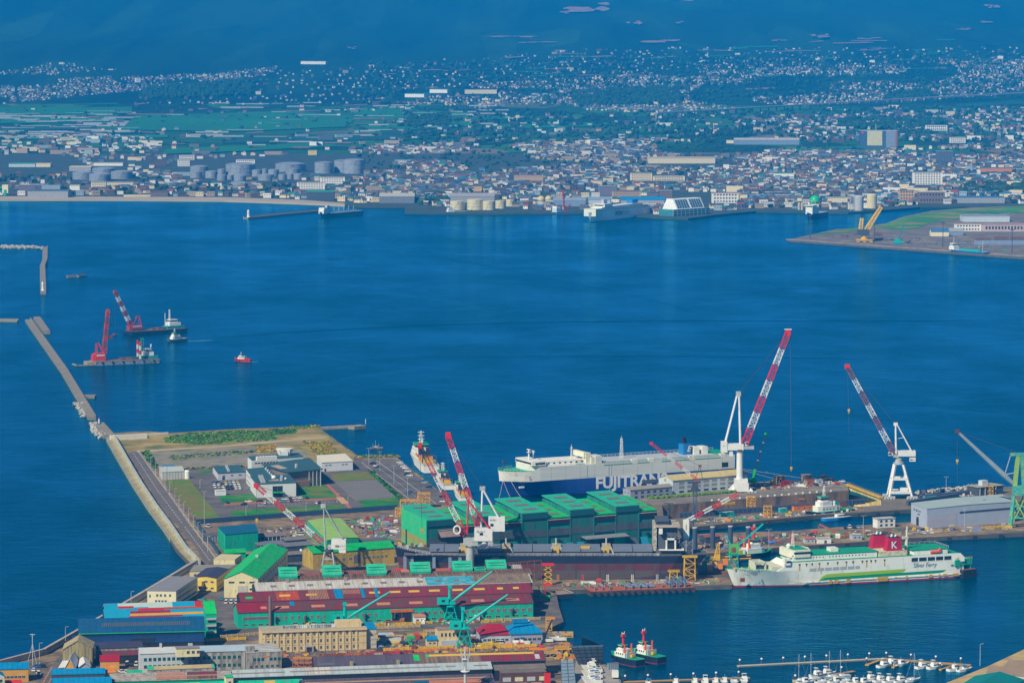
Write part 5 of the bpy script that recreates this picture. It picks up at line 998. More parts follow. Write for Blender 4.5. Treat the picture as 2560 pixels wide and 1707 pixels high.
# rust red jib on the fitting-out pier, striped derrick beside the slip, and the floating derrick
t = crane_at('derrick','rusty A-frame derrick lying over the fitting-out pier',2078,1341); Y = t.location.y; a,b,c = rel(t,V(2048,1310,Y),V(2084,1326,Y),V(2118,1346,Y)); RJ = M('derrick_rust',(.40,.11,.03),.7,.2)
MB().bar(a,b,1.0).bar(b,c,.9).build('jib',RJ,t)
for x in (2042,2056): MB().bar(a,rel(t,V(x,1338,Y))[0],.25).build('frame_leg',RJ,t)
for x in (2072,2088): MB().bar(b,rel(t,V(x,1344,Y))[0],.6).build('frame_leg',RJ,t)
t = crane_at('derrick','thin yellow and red lattice derrick on the slipway apron',1362,1494); Y = t.location.y; a,b,c = rel(t,V(1345,1462,Y),V(1360,1492,Y),V(1362,1450,Y))
MB().lattice(a,b,.9,.9,6,.16).build('jib',M('pale_yellow',(.55,.50,.22),.6),t); MB().lattice(c,(0,0,1),1.0,1.0,6,.18).build('mast',CR,t); MB().box(-3,3,-1.5,1.5,0,1.4).build('carrier',VG,t)
t = thing('scissor_lift','red-topped yellow scissor lift under the bow of the bulk carrier','lift',G(1370,1462)); Y = t.location.y; mb = MB()
for k in range(4):
 z0,z1_ = 1+k*2.6,3.6+k*2.6
 for y in (-1,1): mb.bar((-2.3,y,z0),(2.3,y,z1_),.4); mb.bar((2.3,y,z0),(-2.3,y,z1_),.4)
mb.build('scissor_arm',YEL,t); MB().box(-3.4,3.4,-1.6,1.6,11.4,12.0).box(-3.4,3.4,-1.6,-1.5,12,13).build('platform',RED,t); MB().box(-2.6,2.6,-1.4,1.4,0,1.1).build('chassis',RED,t)
# far cranes over the timber quay
t = crane_at('harbour_crane','yellow harbour crane on the far timber quay',2160,604); Y = t.location.y; a,b,c,d = rel(t,V(2145,583,Y),V(2172,583,Y),V(2160,560,Y),V(2203,517,Y))
MB().box(-11,11,-8,8,1.5,3.2).build('chassis',YEL,t)
for x in (-9,0,9): MB().box(x-2,x+2,-8,-6,0,2).build('bogie',YEL,t)
MB().lathe((0,0,3),[(5,0),(4,6)],10).build('pedestal',YEL,t); MB().box(-9,7,-5,5,9,17).build('machinery_house',STEEL,t); MB().lattice((-6,0,9),(c.x-3,0,c.z+8),4.4,3.2,4,1.3).build('mast',M('harbour_yellow',(.85,.50,.01),.5),t)
MB().lattice((2,0,14),d,5.4,3.4,9,1.5,up=(0,1,0)).build('boom',M('harbour_yellow',(.85,.50,.01),.5),t); rope(t,[(c.x-3,0,c.z+8),d],.25,'luffing_rope')
t = crane_at('harbour_crane','small teal crane with slanting boom on the far timber quay',2246,609); Y = t.location.y; d = rel(t,V(2261,560,Y))[0]
MB().box(-7,7,-3,3,.5,3).build('chassis',TEAL,t); MB().box(-5,2,-2.5,2.5,3,6.5).build('slew_house',TEAL,t); MB().bar((0,0,5),d,1.6,1.8).build('boom',M('teal_dark',(.03,.22,.22),.6),t)
# ================================================================== ships
def hull(mb,L,B,zs,ms,bow=.16,stern=.06,rake=.04,flare=.9,transom=.85,srake=.0,sheer=0.0,n=22,deck=None,pw=.62):
 """loft with the bow at x = 0; zs are levels, ms the paint of each band between them"""
 i0 = len(mb.v); K = len(zs); fs = [((k/n)**1.5 if k/n < .5 else k/n) for k in range(n+1)]; fs = sorted(set(fs))
 n = len(fs)-1
 for k,z in enumerate(zs):
  fz = (z-zs[0])/(zs[-1]-zs[0]); xb = rake*L*(1-fz); xe = L-srake*L*(1-fz)
  for side in (-1,1):
   for f in fs:
    bw = bow*(1+flare*(1-fz)); w = B/2*min(1,max(0.0,f/bw))**(pw+.35*(1-fz)) if f < bw else B/2
    if 1-f < stern: w *= transom+(1-transom)*((1-f)/stern)
    zz = z + sheer*fz*max(0,1-f/.25)**2
    mb.v.append((xb+(xe-xb)*f,side*w,zz))
 row = n+1
 for k in range(K-1):
  for s in (0,1):
   a = i0+k*2*row+s*row; b = a+2*row
   for j in range(n):
    mb.f.append((a+j,a+j+1,b+j+1,b+j) if s == 0 else (a+j+1,a+j,b+j,b+j+1)); mb.m.append(ms[k])
  a = i0+k*2*row; q = [mb.v[j] for j in (a+n,a+row+n,a+2*row+row+n,a+2*row+n)]; mb.quad(*q,ms[k])
 a = i0+(K-1)*2*row; d = deck if deck is not None else ms[-1]
 i1 = len(mb.v); mb.v += mb.v[a:a+2*row]
 for j in range(n): mb.f.append((i1+j,i1+j+1,i1+row+j+1,i1+row+j)); mb.m.append(d)
 return mb
def ship(name,label,cat,bow_px,stern_px,B,z=0.0,group=None):     # near-side waterline in the photograph, bow first
 a,b = G(*bow_px,z),G(*stern_px,z); o,rz,L = frame(a,b); n = Vector((-(b-a).y,(b-a).x,0)).normalized()
 if n.y < 0: n = -n
 o = o + n*B/2; o.z = z; return thing(name,label,cat,o,rz,group),L
def rail(mb,pts,h=1.1,m=0,step=3.0,t=.10):
 for a,b in zip(pts,pts[1:]):
  a,b = Vector(a),Vector(b); n = max(1,int((b-a).length/step))
  for k in range(n+1): p = a.lerp(b,k/n); mb.tube(p,p+Vector((0,0,h)),t,4,m)
  mb.tube(a+Vector((0,0,h)),b+Vector((0,0,h)),t,4,m); mb.tube(a+Vector((0,0,h*.5)),b+Vector((0,0,h*.5)),t*.8,4,m)
 return mb
SW_ = M('ship_white',(.80,.80,.72),.5,.08,.15,(.55,.52,.42),.15); SG = M('ship_light_grey',(.66,.69,.64),.5,.10,.1,stretch=(.3,1,3),rib=11); NB = M('hull_blue',(.020,.070,.34),.45,.16,.15,(.03,.07,.24),.25,stretch=(1,1,.3),rib=11); ND = M('hull_dark_blue',(.012,.022,.10),.5,.2,.12)
DG = M('deck_green',(.005,.33,.15),.6,.12,.2); RB = M('boot_top_red',(.36,.012,.035),.6,.2,.2); GLW = M('glossy_white_letter',(.78,.80,.78),.5,.03)
# car carrier
t,L = ship('car_carrier','huge blue and grey car carrier lettered FUJITRANS behind the green hall','ship',(1268,1252.5),(1838,1213),27)
B = 27; H = 21.5; kx = L/(1838-1268); X = lambda p: (p-1268)*kx
MB_ = MB(); hull(MB_,L,B,[-1,1.6,12.0],[1,0],bow=.15,rake=.055,flare=1.2,stern=.03,transom=.92,deck=0).build('lower_hull',[NB,ND],t,smooth=True)
MB().box(0,0,0,0,0,0); m_ = MB(); hull(m_,L,B,[12.0,16,19.0],[0,0],bow=.075,rake=.004,flare=.15,stern=.02,transom=.95,pw=.5,deck=1).build('bow_plating',[SW_,DG],t,smooth=True)
MB().box(L*.14,L-.4,-B/2-.06,B/2+.06,12.05,H).build('upper_hull',SG,t); MB().tri([(-B/2+1.5,H+.2),(B/2-1.5,H+.2),(B/2-1.5,H+.6),(-B/2+1.5,H+.6)],L*.16,L-3).build('weather_deck',M('weather_deck',(.46,.50,.50),.6,.08,.1),t)
pr = MB(); i = [(L*.14,-B/2-.06,12.05),(L*.075,-B/2+1.2,12.05),(L*.14,-B/2-.06,H),(L*.105,-B/2+.6,18.9)]
pr.quad(i[1],i[0],i[2],i[3]).quad((i[0][0],B/2,12.05),(i[1][0],B/2-1.2,12.05),(i[3][0],B/2-.6,18.9),(i[2][0],B/2,H)).build('shoulder_plating',SG,t)
bh = MB().prism([(L*.10,-9),(L*.145,-12.6),(L*.30,-12.6),(L*.30,12.6),(L*.145,12.6),(L*.10,9)],18.9,22.6); bh.build('bridge_base',SW_,t)
MB().prism([(L*.108,-12.8),(L*.135,-13.6),(L*.165,-13.6),(L*.165,13.6),(L*.135,13.6),(L*.108,12.8)],22.6,25.4).build('wheelhouse',SW_,t); MB().box(L*.105,L*.137,-11.5,11.5,23.5,24.6).box(L*.12,L*.16,-13.75,-13.55,23.5,24.6).build('bridge_window',GLASS,t)
MB().box(L*.165,L*.40,-11.0,9,H+.6,H+3.0).build('deckhouse',SW_,t)
for k in range(9): MB().box(L*(.18+.024*k),L*(.18+.024*k)+1.4,-11.12,-10.9,H+1.4,H+2.3).build('window',GLASS,t)
MB().box(X(1462),X(1474),-12.4,-7,H-.5,H+7.5).box(X(1474),X(1500),-13.2,-5,H-.4,H+4.6).box(X(1458),X(1466),-12,4,H+4.5,H+8).build('side_ramp_house',M('ramp_cream',(.78,.76,.58),.55,.06),t); MB().box(X(1484),X(1500),-13.6,-4,H-1.0,H+5.2).build('vent_house',SG,t)
for a,b in ((1505,1576),(1590,1618),(1650,1720),(1735,1800)): MB().box(X(a),X(b),-B/2-.2,-B/2+2.2,H-1.6,H-1.1).build('walkway',M('walkway_green',(.05,.33,.24),.6),t); rail(MB(),[(X(a),-B/2-.1,H-1.1),(X(b),-B/2-.1,H-1.1)],2.4,0,2.2,.12).build('walkway_rail',M('rail_pale',(.55,.66,.62),.6),t); MB().box(X(b),X(b)+4,-B/2-.15,-B/2+3,H-1.6,H+1.2).build('end_box',SW_,t)
rl = MB(); rail(rl,[(L*.30,B/2-.4,H+.6),(L-3,B/2-.4,H+.6)],1.5,0,3); rail(rl,[(2,-4.5,19),(L*.09,-11.6,19)],1.4,0,2); rail(rl,[(2,4.5,19),(L*.09,11.6,19)],1.4,0,2); rl.build('railing',M('rail_pale',(0,0,0)),t)
def mast(x,y,z0,h,w,mat,t=t):
 mb = MB().lattice((x,y,z0),(x,y,z0+h),w,w*.5,6,.16); mb.box(x-1.2,x+1.2,y-.2,y+.2,z0+h*.8,z0+h*.8+.25).tube((x,y,z0+h),(x,y,z0+h+1.6),.1,4); return mb.build('mast',mat,t)
mast(X(1572),0,H+.6,14,1.8,SW_); mast(X(1434),-8,H+3,9,1.0,SW_)
MB().tube((L*.13,0,25.4),(L*.13,0,32),.5,8).tube((L*.155,2,25.4),(L*.155,2,30.5),.4,8).cbox((L*.13,0,30.2),(2.6,2.6,.3)).cbox((L*.13,0,32),(.5,5,.6)).cbox((L*.155,2,30.5),(.5,4,.5)).build('radar_mast',SW_,t)
MB().tube((4,0,19),(4,0,26),.35,6).cbox((4,0,25),(1.6,1.6,2)).build('foremast',STEEL,t); MB().box(L*.02,L*.08,-5,5,19.0,19.25).build('foredeck',DG,t)
fx = X(1728); MB().box(fx-1.6,fx+4.3,-3.5,3.5,H+.6,H+7.8).build('funnel',M('funnel_blue',(.02,.20,.52),.45,.05),t); MB().box(fx+.5,fx+4.0,-3.65,-3.45,H+2.2,H+7.6).build('funnel_panel',M('funnel_mark_blue',(.03,.16,.38),.5),t); text('E',5.6,GLW,t,(fx+.9,-3.75,H+2.8),name='funnel_letter',shear=.35,bold=.1); MB().tube((fx,-1,H+8.5),(fx-.6,-1,H+13),1.2,10).tube((fx+2.5,1,H+8.5),(fx+2,1,H+11.5),.9,8).build('exhaust_pipe',BLACK,t)
for x in (X(1748),X(1770)): MB().box(x,x+4.5,-4,4,H+.6,H+5.5).build('vent_house',SW_,t)
MB().box(X(1790),X(1836),-11,11,H+.3,H+1.0).build('aft_deck',DG,t); MB().lathe((X(1812),-11.2,H+1),[(.6,0),(1.3,.8),(1.3,2.2),(.5,3)],10).lathe((X(1818),-11.2,H+1),[(.6,0),(1.3,.8),(1.3,2.2),(.5,3)],10).build('raft_canister',SW_,t)
MB().box(L-.4,L+.3,-B/2+1,B/2-1,1,H-1).build('stern_plating',M('stern_blue',(.03,.16,.30),.5,.1),t); MB().box(X(1803),X(1819),-B/2-.2,-B/2+.1,13.4,16.6).build('mooring_port',BLACK,t)
lx = X(1484); text('FUJITRANS',10.6,GLW,t,(lx,-B/2-.14,4.5),name='hull_lettering',xs=(X(1674)-lx)/53.5,bold=.34,ext=.05)
text('ふじ',1.8,M('sign_ink',(0,0,0)),t,(X(1320),-B/2+.2,15.0),name='name_lettering'); text('FUJI',1.3,M('sign_ink',(0,0,0)),t,(X(1322),-B/2+.2,13.2),name='name_lettering')
MB().box(X(1600),X(1641),-B/2-.35,-B/2+.1,5.6,8.2).build('side_door',M('door_grey',(.10,.12,.16),.6),t)
for x in (1462,1516,1522): MB().box(X(x),X(x)+.5,-B/2-.2,-B/2,13,H-1).build('fender_strip',GREYP,t)
MB().box(X(1304),X(1316),-9.6,-8.4,7.6,8.6).build('gangway',WHITE,t)
mb = MB()
for (sx,sy,sz),(gx,gy) in (((2,-3,13),(1240,1262)),((6,-6,13),(1325,1262)),((2,-3,13),(1290,1262))):
 e = loc_of(t,G(gx,gy,GL)); a = Vector((sx,sy,sz)); p = a
 for k in range(1,7): f = k/6; q = a.lerp(e,f); q.z -= 2.5*math.sin(math.pi*f); mb.tube(p,q,.12,4); p = q
e = loc_of(t,G(1950,1200,GL)); mb.tube((L,-B/2+2,12),e,.12,4).tube((L,-B/2+4,12),loc_of(t,G(2012,1196,GL)),.12,4); mb.build('mooring_line',M('rope_pale',(.55,.5,.45),.8),t)
# ferry
t,L = ship('ferry','white car ferry with green stripes and red K funnels moored at pier','ship',(1834,1476),(2411,1443),21)
B = 21; kx = L/(2411-1834); X = lambda p: (p-1834)*kx
FW = M('ferry_white',(.88,.88,.78),.5,.06,.12,(.66,.68,.58),.22,stretch=(1,1,.3)); FRS = M('ferry_rust',(.58,.30,.02),.8,.3,.9); LG_ = M('lime_stripe',(.33,.55,.01),.5,.05); DGS = M('green_stripe',(.0,.30,.13),.5,.05)
h_ = MB(); hull(h_,L,B,[-1,.9,3.0,9.6],[1,0,0],bow=.17,rake=.035,flare=1.0,stern=.05,transom=.9,sheer=1.4,deck=2,pw=.75).build('hull',[FW,RB,DG],t,smooth=True)
H1 = 14.6; pts = [(X(1940),9.6),(X(1975),H1),(X(2272),H1),(X(2290),H1+.1),(X(2400),H1),(X(2411),12.0),(X(2411),9.6)]
sd = MB()
for s in (-1,1): sd.poly([(x,s*(B/2+.02),z) for x,z in (pts if s < 0 else pts[::-1])])
sd.quad((X(1940),-B/2,9.6),(X(1975),-B/2,H1),(X(1975),B/2,H1),(X(1940),B/2,9.6)).quad((X(2411),-B/2,9.6),(X(2411),B/2,9.6),(X(2411),B/2,12),(X(2411),-B/2,12)); sd.build('side_plating',FW,t)
MB().box(X(1974),X(2398),-B/2+.05,B/2-.05,H1-.3,H1).build('upper_deck',DG,t); MB().box(X(1968),X(2276),-B/2-.15,-B/2+.2,H1,H1+.35).build('deck_edge',M('edge_green',(.03,.38,.14),.6),t)
MB().box(X(1982),X(2192),-B/2+1.6,B/2-1.6,H1,H1+3.2).build('deckhouse',FW,t); MB().box(X(1980),X(2195),-B/2+1.3,B/2-1.3,H1+3.2,H1+3.5).build('house_roof',DG,t)
for k in range(22):
 if k != 9: MB().box(X(1990)+k*2.05,X(1990)+k*2.05+.55,-B/2+1.5,-B/2+1.7,H1+1.5,H1+2.1).build('porthole',GLASS,t)
MB().prism([(X(1976),-7.5),(X(1986),-9.6),(X(2024),-9.6),(X(2034),0),(X(2024),9.6),(X(1986),9.6),(X(1976),7.5)],H1+2.2,H1+6.4).build('wheelhouse',M('bridge_cream',(.74,.74,.58),.55,.08),t); MB().box(X(1984),X(2024),-9.8,9.8,H1+4.3,H1+5.4).build('bridge_window',GLASS,t); MB().box(X(1985),X(2022),-8,8,H1+6.4,H1+6.6).build('bridge_roof',DG,t)
MB().box(X(1958),X(1972),-B/2-.9,-B/2+3.0,H1-1.6,H1+2.2).build('bridge_wing',FW,t); MB().box(X(1962),X(1972),-B/2-1.0,-B/2-.85,H1-.2,H1+.9).build('wing_window',GLASS,t)
mast(X(2000),2,H1+6.5,8,1.4,WHITE,t); MB().lathe((X(1988),1,H1+6.5),[(1.2,0),(1.6,1.4),(.6,2.4)],10).build('radome',WHITE,t); MB().box(X(2086),X(2105),-3,3,H1+3.5,H1+5.6).build('vent_house',WHITE,t)
MB().box(X(2196),X(2265),-B/2+.8,B/2-.8,H1,H1+3.0).build('funnel_base',M('base_cream',(.66,.66,.48),.6,.12,.3,(.5,.32,.06),.3),t)
FR_ = M('funnel_crimson',(.50,.006,.045),.5,.05)
for y,dx in ((-6.2,0),(5.6,-4)):
 x0,x1 = X(2216)+dx,X(2256)+dx; f = MB(); i = len(f.v)
 lo = [(x0,y-2.6),(x1,y-2.6),(x1,y+2.6),(x0,y+2.6)]; hi = [(x0+1.6,y-2.2),(x1-1.0,y-2.2),(x1-1.0,y+2.2),(x0+1.6,y+2.2)]
 f.v += [(*p,H1+3) for p in lo] + [(*p,H1+10.4) for p in hi]
 for a in range(4): f.f.append((a,(a+1) % 4,4+(a+1) % 4,4+a)); f.m.append(0)
 f.f.append((4,5,6,7)); f.m.append(0); f.build('funnel',FR_,t); MB().box(x0+2,x1-1.4,y-1.8,y+1.8,H1+10.4,H1+10.9).build('funnel_cap',BLACK,t); MB().tube((x0+4,y,H1+10.6),(x0+4.6,y,H1+12.4),.7,8).tube((x0+6.4,y,H1+10.6),(x0+7,y,H1+12),.6,8).build('exhaust_pipe',M('pipe_white',(.6,.65,.7),.5),t)
text('K',5.6,GLW,t,(X(2227),-8.95,H1+4.6),name='funnel_letter',bold=.12)
MB().tube((X(2276),-3,H1),(X(2277),-3,H1+9),1.1,8,0,.8).tube((X(2277),-3,H1+9),(X(2278),-3,H1+16),.7,8,0,.5).cbox((X(2273),-3,H1+9.4),(3.4,1.4,1.4)).build('aft_mast',M('mast_cream',(.62,.62,.46),.6,.1),t)
MB().box(X(2284),X(2370),-B/2+1.4,B/2-1.4,H1,H1+2.8).build('aft_house',FW,t); MB().box(X(2280),X(2372),-B/2+1.0,B/2-1.0,H1+2.8,H1+3.1).build('aft_roof',DG,t); ar = MB(); rail(ar,[(X(2282),B/2-1.2,H1+3.1),(X(2372),B/2-1.2,H1+3.1),(X(2372),-B/2+1.2,H1+3.1)],1.3,0,3); ar.build('railing',GREYP,t)
MB().tube((X(2326),-B/2+.8,H1+1.0),(X(2350),-B/2+.8,H1+1.3),.9,8).tube((X(2344),-B/2+.8,H1+.6),(X(2350),-B/2+.8,H1+3.2),.7,6).build('rescue_boat',M('rescue_orange',(.72,.08,.015),.5),t)
for a,b in ((2276,2292),(2295,2314),(2317,2335),(2338,2356),(2359,2377)):
 MB().box(X(a),X(b),-B/2-.10,-B/2+.1,11.0,13.2).build('window',GLASS,t); MB().box(X(a)-.2,X(b)+.2,-B/2-.16,-B/2,10.75,11.0).build('sill',FW,t)
for k,p in enumerate((1996,2013,2027,2045,2066,2090,2112,2129,2152,2163,2174,2185,2208)):
 MB().box(X(p)-.55,X(p)+.55,-B/2-.09,-B/2+.1,12.5,13.3).build('porthole',GLASS,t); MB().box(X(p)-.3,X(p)+.4,-B/2-.07,-B/2+.05,12.5-(1.0 if k % 3 else 3.2),12.45).build('rust_streak',FRS,t)
for k in range(7): MB().box(X(2021)+k*4.75,X(2021)+k*4.75+4.2 - (1.5 if k == 6 else 0),-B/2-.08,-B/2+.1,8.6,10.4).build('side_louvre',M('louvre_grey',(.40,.44,.44),.6,.1,3,stretch=(1,1,6)),t)
def decal(name,pl,mat,off):
 mb = MB().poly([(X(x),-B/2-off,z) for x,z in pl]); mb.build(name,mat,t)
decal('hull_stripe',[(2044,3.0),(2050,5.0),(2060,6.2),(2066,6.6),(2262,7.1),(2256,5.6),(2245,5.1),(2060,4.6)],LG_,.12); decal('hull_stripe',[(2044,2.9),(2052,4.6),(2364,5.2),(2356,4.0),(2344,3.6),(2060,3.0)],DGS,.10)
MB().box(X(1968),X(2411),-B/2-.5,-B/2,2.1,2.6).build('rub_rail',M('rail_white',(.74,.72,.60),.6,.1,.3,(.5,.28,.03),.3),t)
for p,w,h in ((2070,1.6,1.8),(2082,2.4,1.8),(2112,2.6,1.8),(2190,1.2,2.2),(2196,5.0,2.0),(2262,.8,1.5),(2320,2.2,1.4),(2356,2.6,1.0),(2380,3.6,1.2),(2344,1.2,1.2)): MB().box(X(p),X(p)+w,-B/2-.53,-B/2,2.65-h,2.65+h*.2).build('rust_streak',FRS,t)
MB().box(X(2048),X(2050),-B/2-.09,-B/2,6.8,9.6).build('rust_streak',FRS,t)
text('Silver Ferry',3.6,M('letter_grey',(.16,.24,.30),.6),t,(X(2280),-B/2-.15,7.6),name='hull_lettering',shear=.2,xs=(X(2345)-X(2280))/18.6,bold=-.02); text('VENILIA',1.9,M('sign_ink',(0,0,0)),t,(X(2375),-B/2-.15,7.0),name='name_lettering',xs=.75); text('べにりあ',2.2,M('sign_ink',(0,0,0)),t,(X(1862),-B/2+3.2,7.6),-.12,name='name_lettering')
MB().cbox((X(1864),-B/2+5.2,5.0),(2.6,1.2,2.2)).build('anchor',RUST,t); MB().lathe((X(1846),0,-.6),[(.3,0),(2.2,.6),(1.2,1.2)],12).build('bulbous_bow',M('bow_red',(.6,.02,.03),.5),t)
bm_ = M('mast_cream',(0,0,0)); MB().box(X(1896),X(1898),-5,5,10,14.6).box(X(1920),X(1923),-5,5,10,14.6).box(X(1896),X(1923),-5,-4.2,13.4,14.8).box(X(1896),X(1923),4.2,5,13.4,14.8).build('bow_gantry',bm_,t); MB().box(X(1902),X(1918),-4,4,10,12.4).build('windlass',STEEL,t)
mb = MB()
for k in range(5): mb.lathe((X(1850)+k*4.4,-3+k*.4,10.6),[(.6,0),(.6,1.2)],8)
mb.build('bollard',YEL,t); br = MB(); rail(br,[(3,-2.2,10.8),(X(1880),-7.4,10.2),(X(1935),-10,9.8)],1.1,0,2); br.build('railing',WHITE,t)
MB().prism([(X(1930),-9.8),(X(1975),-10.4),(X(1975),10.4),(X(1930),9.8)],9.6,12.2).build('front_house',bm_,t)
MB().box(X(2398),X(2411),-8,8,10.4,12.8).build('stern_gear',M('stern_beige',(.48,.44,.34),.7,.3,1),t)
# bulk carrier on the building berth
Yb = 1995.0; a = V(985,1449,Yb); t = thing('bulk_carrier','black bulk carrier under repair with dark red bottom in front of green hall','ship',(a.x,Yb+14,GL)); B = 28; L = V(1768,1449,Yb).x - a.x; kx = L/(1768-985); X = lambda p: (p-985)*kx
HB = M('bulk_black',(.012,.018,.040),.55,.2,.1); HR = M('bulk_red',(.115,.020,.030),.7,.2,.06,(.075,.06,.06),.4,stretch=(1,1,.4)); HO = M('bulk_olive',(.085,.072,.062),.7,.15,.06,(.12,.035,.03),.25)
m_ = MB(); hull(m_,L,B,[0.3,5.2,9.2,13.6],[2,1,0],bow=.13,rake=.02,flare=.8,stern=.10,transom=.55,srake=.05,sheer=3.2,deck=3).build('hull',[HB,HR,HO,M('bulk_deck',(.10,.10,.11),.8,.2,.3)],t)
for k,x in enumerate((1440,1500,1515,1585,1650)): MB().box(X(x)-.3,X(x)+.3,-B/2-.06,-B/2+.05,.6,9).build('weld_seam',M('seam_dark',(.05,.04,.05),.8),t)
mb = MB(); n = 16
for k in range(n): f0,f1 = k/n,(k+1)/n; z0,z1 = .5+8.6*f0**1.8,.5+8.6*f1**1.8; mb.quad((X(1560)+f0*X(1760-1560+985)*.92,-B/2-.05,.5),(X(1560)+f1*X(1760-1560+985)*.92,-B/2-.05,.5),(X(1560)+f1*X(1760-1560+985)*.92,-B/2-.05,z1),(X(1560)+f0*X(1760-1560+985)*.92,-B/2-.05,z0))
mb.build('primer_patch',M('primer_purple',(.055,.032,.060),.65,.2,.05),t)
HT = M('hatch_grey',(.17,.20,.26),.6,.12,.2)
for k,(a_,b_) in enumerate(((1075,1145),(1195,1250),(1285,1378),(1405,1500),(1535,1630))):
 MB().box(X(a_),X(b_),-9,9,13.5,15.4).build('hatch_coaming',M('bulk_deck',(0,0,0)),t); MB().box(X(a_)-.4,(X(a_)+X(b_))/2-.2,-9.6,9.6,15.4,17).build('hatch_cover',HT,t); MB().box((X(a_)+X(b_))/2+.2,X(b_)+.4,-9.6,9.6,15.4,17).build('hatch_cover',HT,t)
for x in (1160,1265,1391,1517):
 MB().box(X(x)-2.5,X(x)+2.5,-4,3,13.5,18.5).build('deck_house',M('deck_cream',(.42,.38,.28),.7,.25,.6,(.5,.36,.05),.35),t); MB().tube((X(x),-1,18.5),(X(x),-1,22),.5,8).build('derrick_post',GREYP,t); MB().box(X(x)-1.6,X(x)+1.6,-5.4,-3.6,14,16.4).build('winch',YEL if x != 1265 else ORANGE,t)
 MB().bar((X(x)+4,-8,13.6),(X(x)+2.4,-8,18),.8).bar((X(x)-4,-8,13.6),(X(x)-2.4,-8,18),.8).build('deck_brace',GREYP,t)
MB().box(X(1452),X(1475),-8,-5,17.0,18.2).build('yellow_frame',YEL,t)
rb = MB(); rail(rb,[(X(1040),-B/2+.3,13.7),(X(1640),-B/2+.3,13.7)],1.2,0,3.2,.12); rb.build('railing',GREYP,t)
for x in range(1340,1640,42): MB().box(X(x),X(x)+3.2,-B/2+.6,-B/2+1.6,13.7,14.9).build('deck_box',GREYP,t)
# superstructure
SD_ = M('house_dark',(.085,.095,.125),.6,.15,.3); SX = lambda p: X(p)
MB().box(X(1640),X(1704),-11,11,13.5,17.2).build('house_tier',M('bulk_deck',(0,0,0)),t); MB().box(X(1646),X(1694),-10,10,17.2,30).build('house_block',SD_,t); MB().box(X(1638),X(1700),-13,11,30,30.8).build('bridge_deck',M('bridge_rim',(.45,.38,.30),.7,.2),t); MB().box(X(1640),X(1672),-9,9,30.8,33.6).build('wheelhouse',SD_,t); MB().box(X(1641),X(1671),-9.1,-8.9,31.6,32.8).build('bridge_window',GLASS,t)
MB().box(X(1647),X(1656),-13.6,-9.6,26.2,29.4).build('bridge_wing',WHITE,t); MB().box(X(1634),X(1642),-10.4,10.4,16,31).build('house_front',M('scaffold_cream',(.52,.48,.36),.8,.35,.6,(.2,.2,.2),.4),t)
for z in (20,23.4,26.8):
 for k in range(4): MB().box(X(1662)+k*2.2,X(1662)+k*2.2+.9,-10.12,-9.9,z,z+1.0).build('window',GLASS,t)
MB().box(X(1648),X(1710),-13,12,16.6,17.2).build('boat_deck',WHITE,t); MB().box(X(1664),X(1668),-12.4,-10.6,17.2,23.6).box(X(1686),X(1690),-12.4,-10.6,17.2,23.6).box(X(1664),X(1690),-12.4,-11.4,22.6,23.6).build('boat_davit',WHITE,t); MB().box(X(1669),X(1685),-12,-10.4,17.2,20.6).build('davit_opening',BLACK,t)
MB().tube((X(1673),0,33.6),(X(1673),0,42),.5,8).cbox((X(1673),0,42),(5.5,.6,.6)).cbox((X(1673),0,39.5),(3.4,2,.4)).build('radar_mast',STEEL,t)
MB().box(X(1710),X(1725),-2,2,21,32.5).build('funnel',WHITE,t); MB().box(X(1716),X(1719),-2.12,-1.9,27,30).build('funnel_mark',M('mark_grey',(.3,.33,.32),.6),t); MB().box(X(1704),X(1732),-6,6,13.5,21).build('engine_casing',SD_,t)
mb = MB().lattice((X(1708),-7,13.5),(X(1708),-7,22),4,4,3,.2); mb.lattice((X(1724),-7,13.5),(X(1724),-7,22),4,4,3,.2).build('scaffold',M('scaffold_grey',(.30,.34,.38),.6),t)
# unfinished bow: frames under the forecastle, red forefoot
for x in (1012,1030,1085,1125,1150): MB().box(X(x)-.9,X(x)+.9,-B/2+(3.5 if x < 1040 else .0)-.2,-B/2+(4.4 if x < 1040 else 1),.3,12.8).build('bow_frame',M('frame_blue',(.20,.26,.36),.6,.1),t)
MB().box(X(988),X(1022),-7.8,-6.8,.4,5.4).build('forefoot',RED,t); MB().tri([(-B/2+1,13.9),(-B/2+1.4,14.4),(B/2-1.4,14.4),(B/2-1,13.9)],X(1010),X(1070)).build('forecastle_deck',M('bulk_deck',(0,0,0)),t)
for k in range(6): MB().cbox((X(1006)+k*2.6,(-1)**k*3,17.4),(1.6,1.6,2.0)).build('windlass',(STEEL,GREYP,RUST)[k % 3],t)
MB().tube((X(1014),0,15),(X(1014),0,27),.5,8).build('foremast',STEEL,t)
br = MB(); rail(br,[(2,-3,16.8),(X(1030),-B/2+2.5,15.6),(X(1075),-B/2+.5,14.2)],1.6,0,1.8,.16); br.build('railing',GREYP,t)
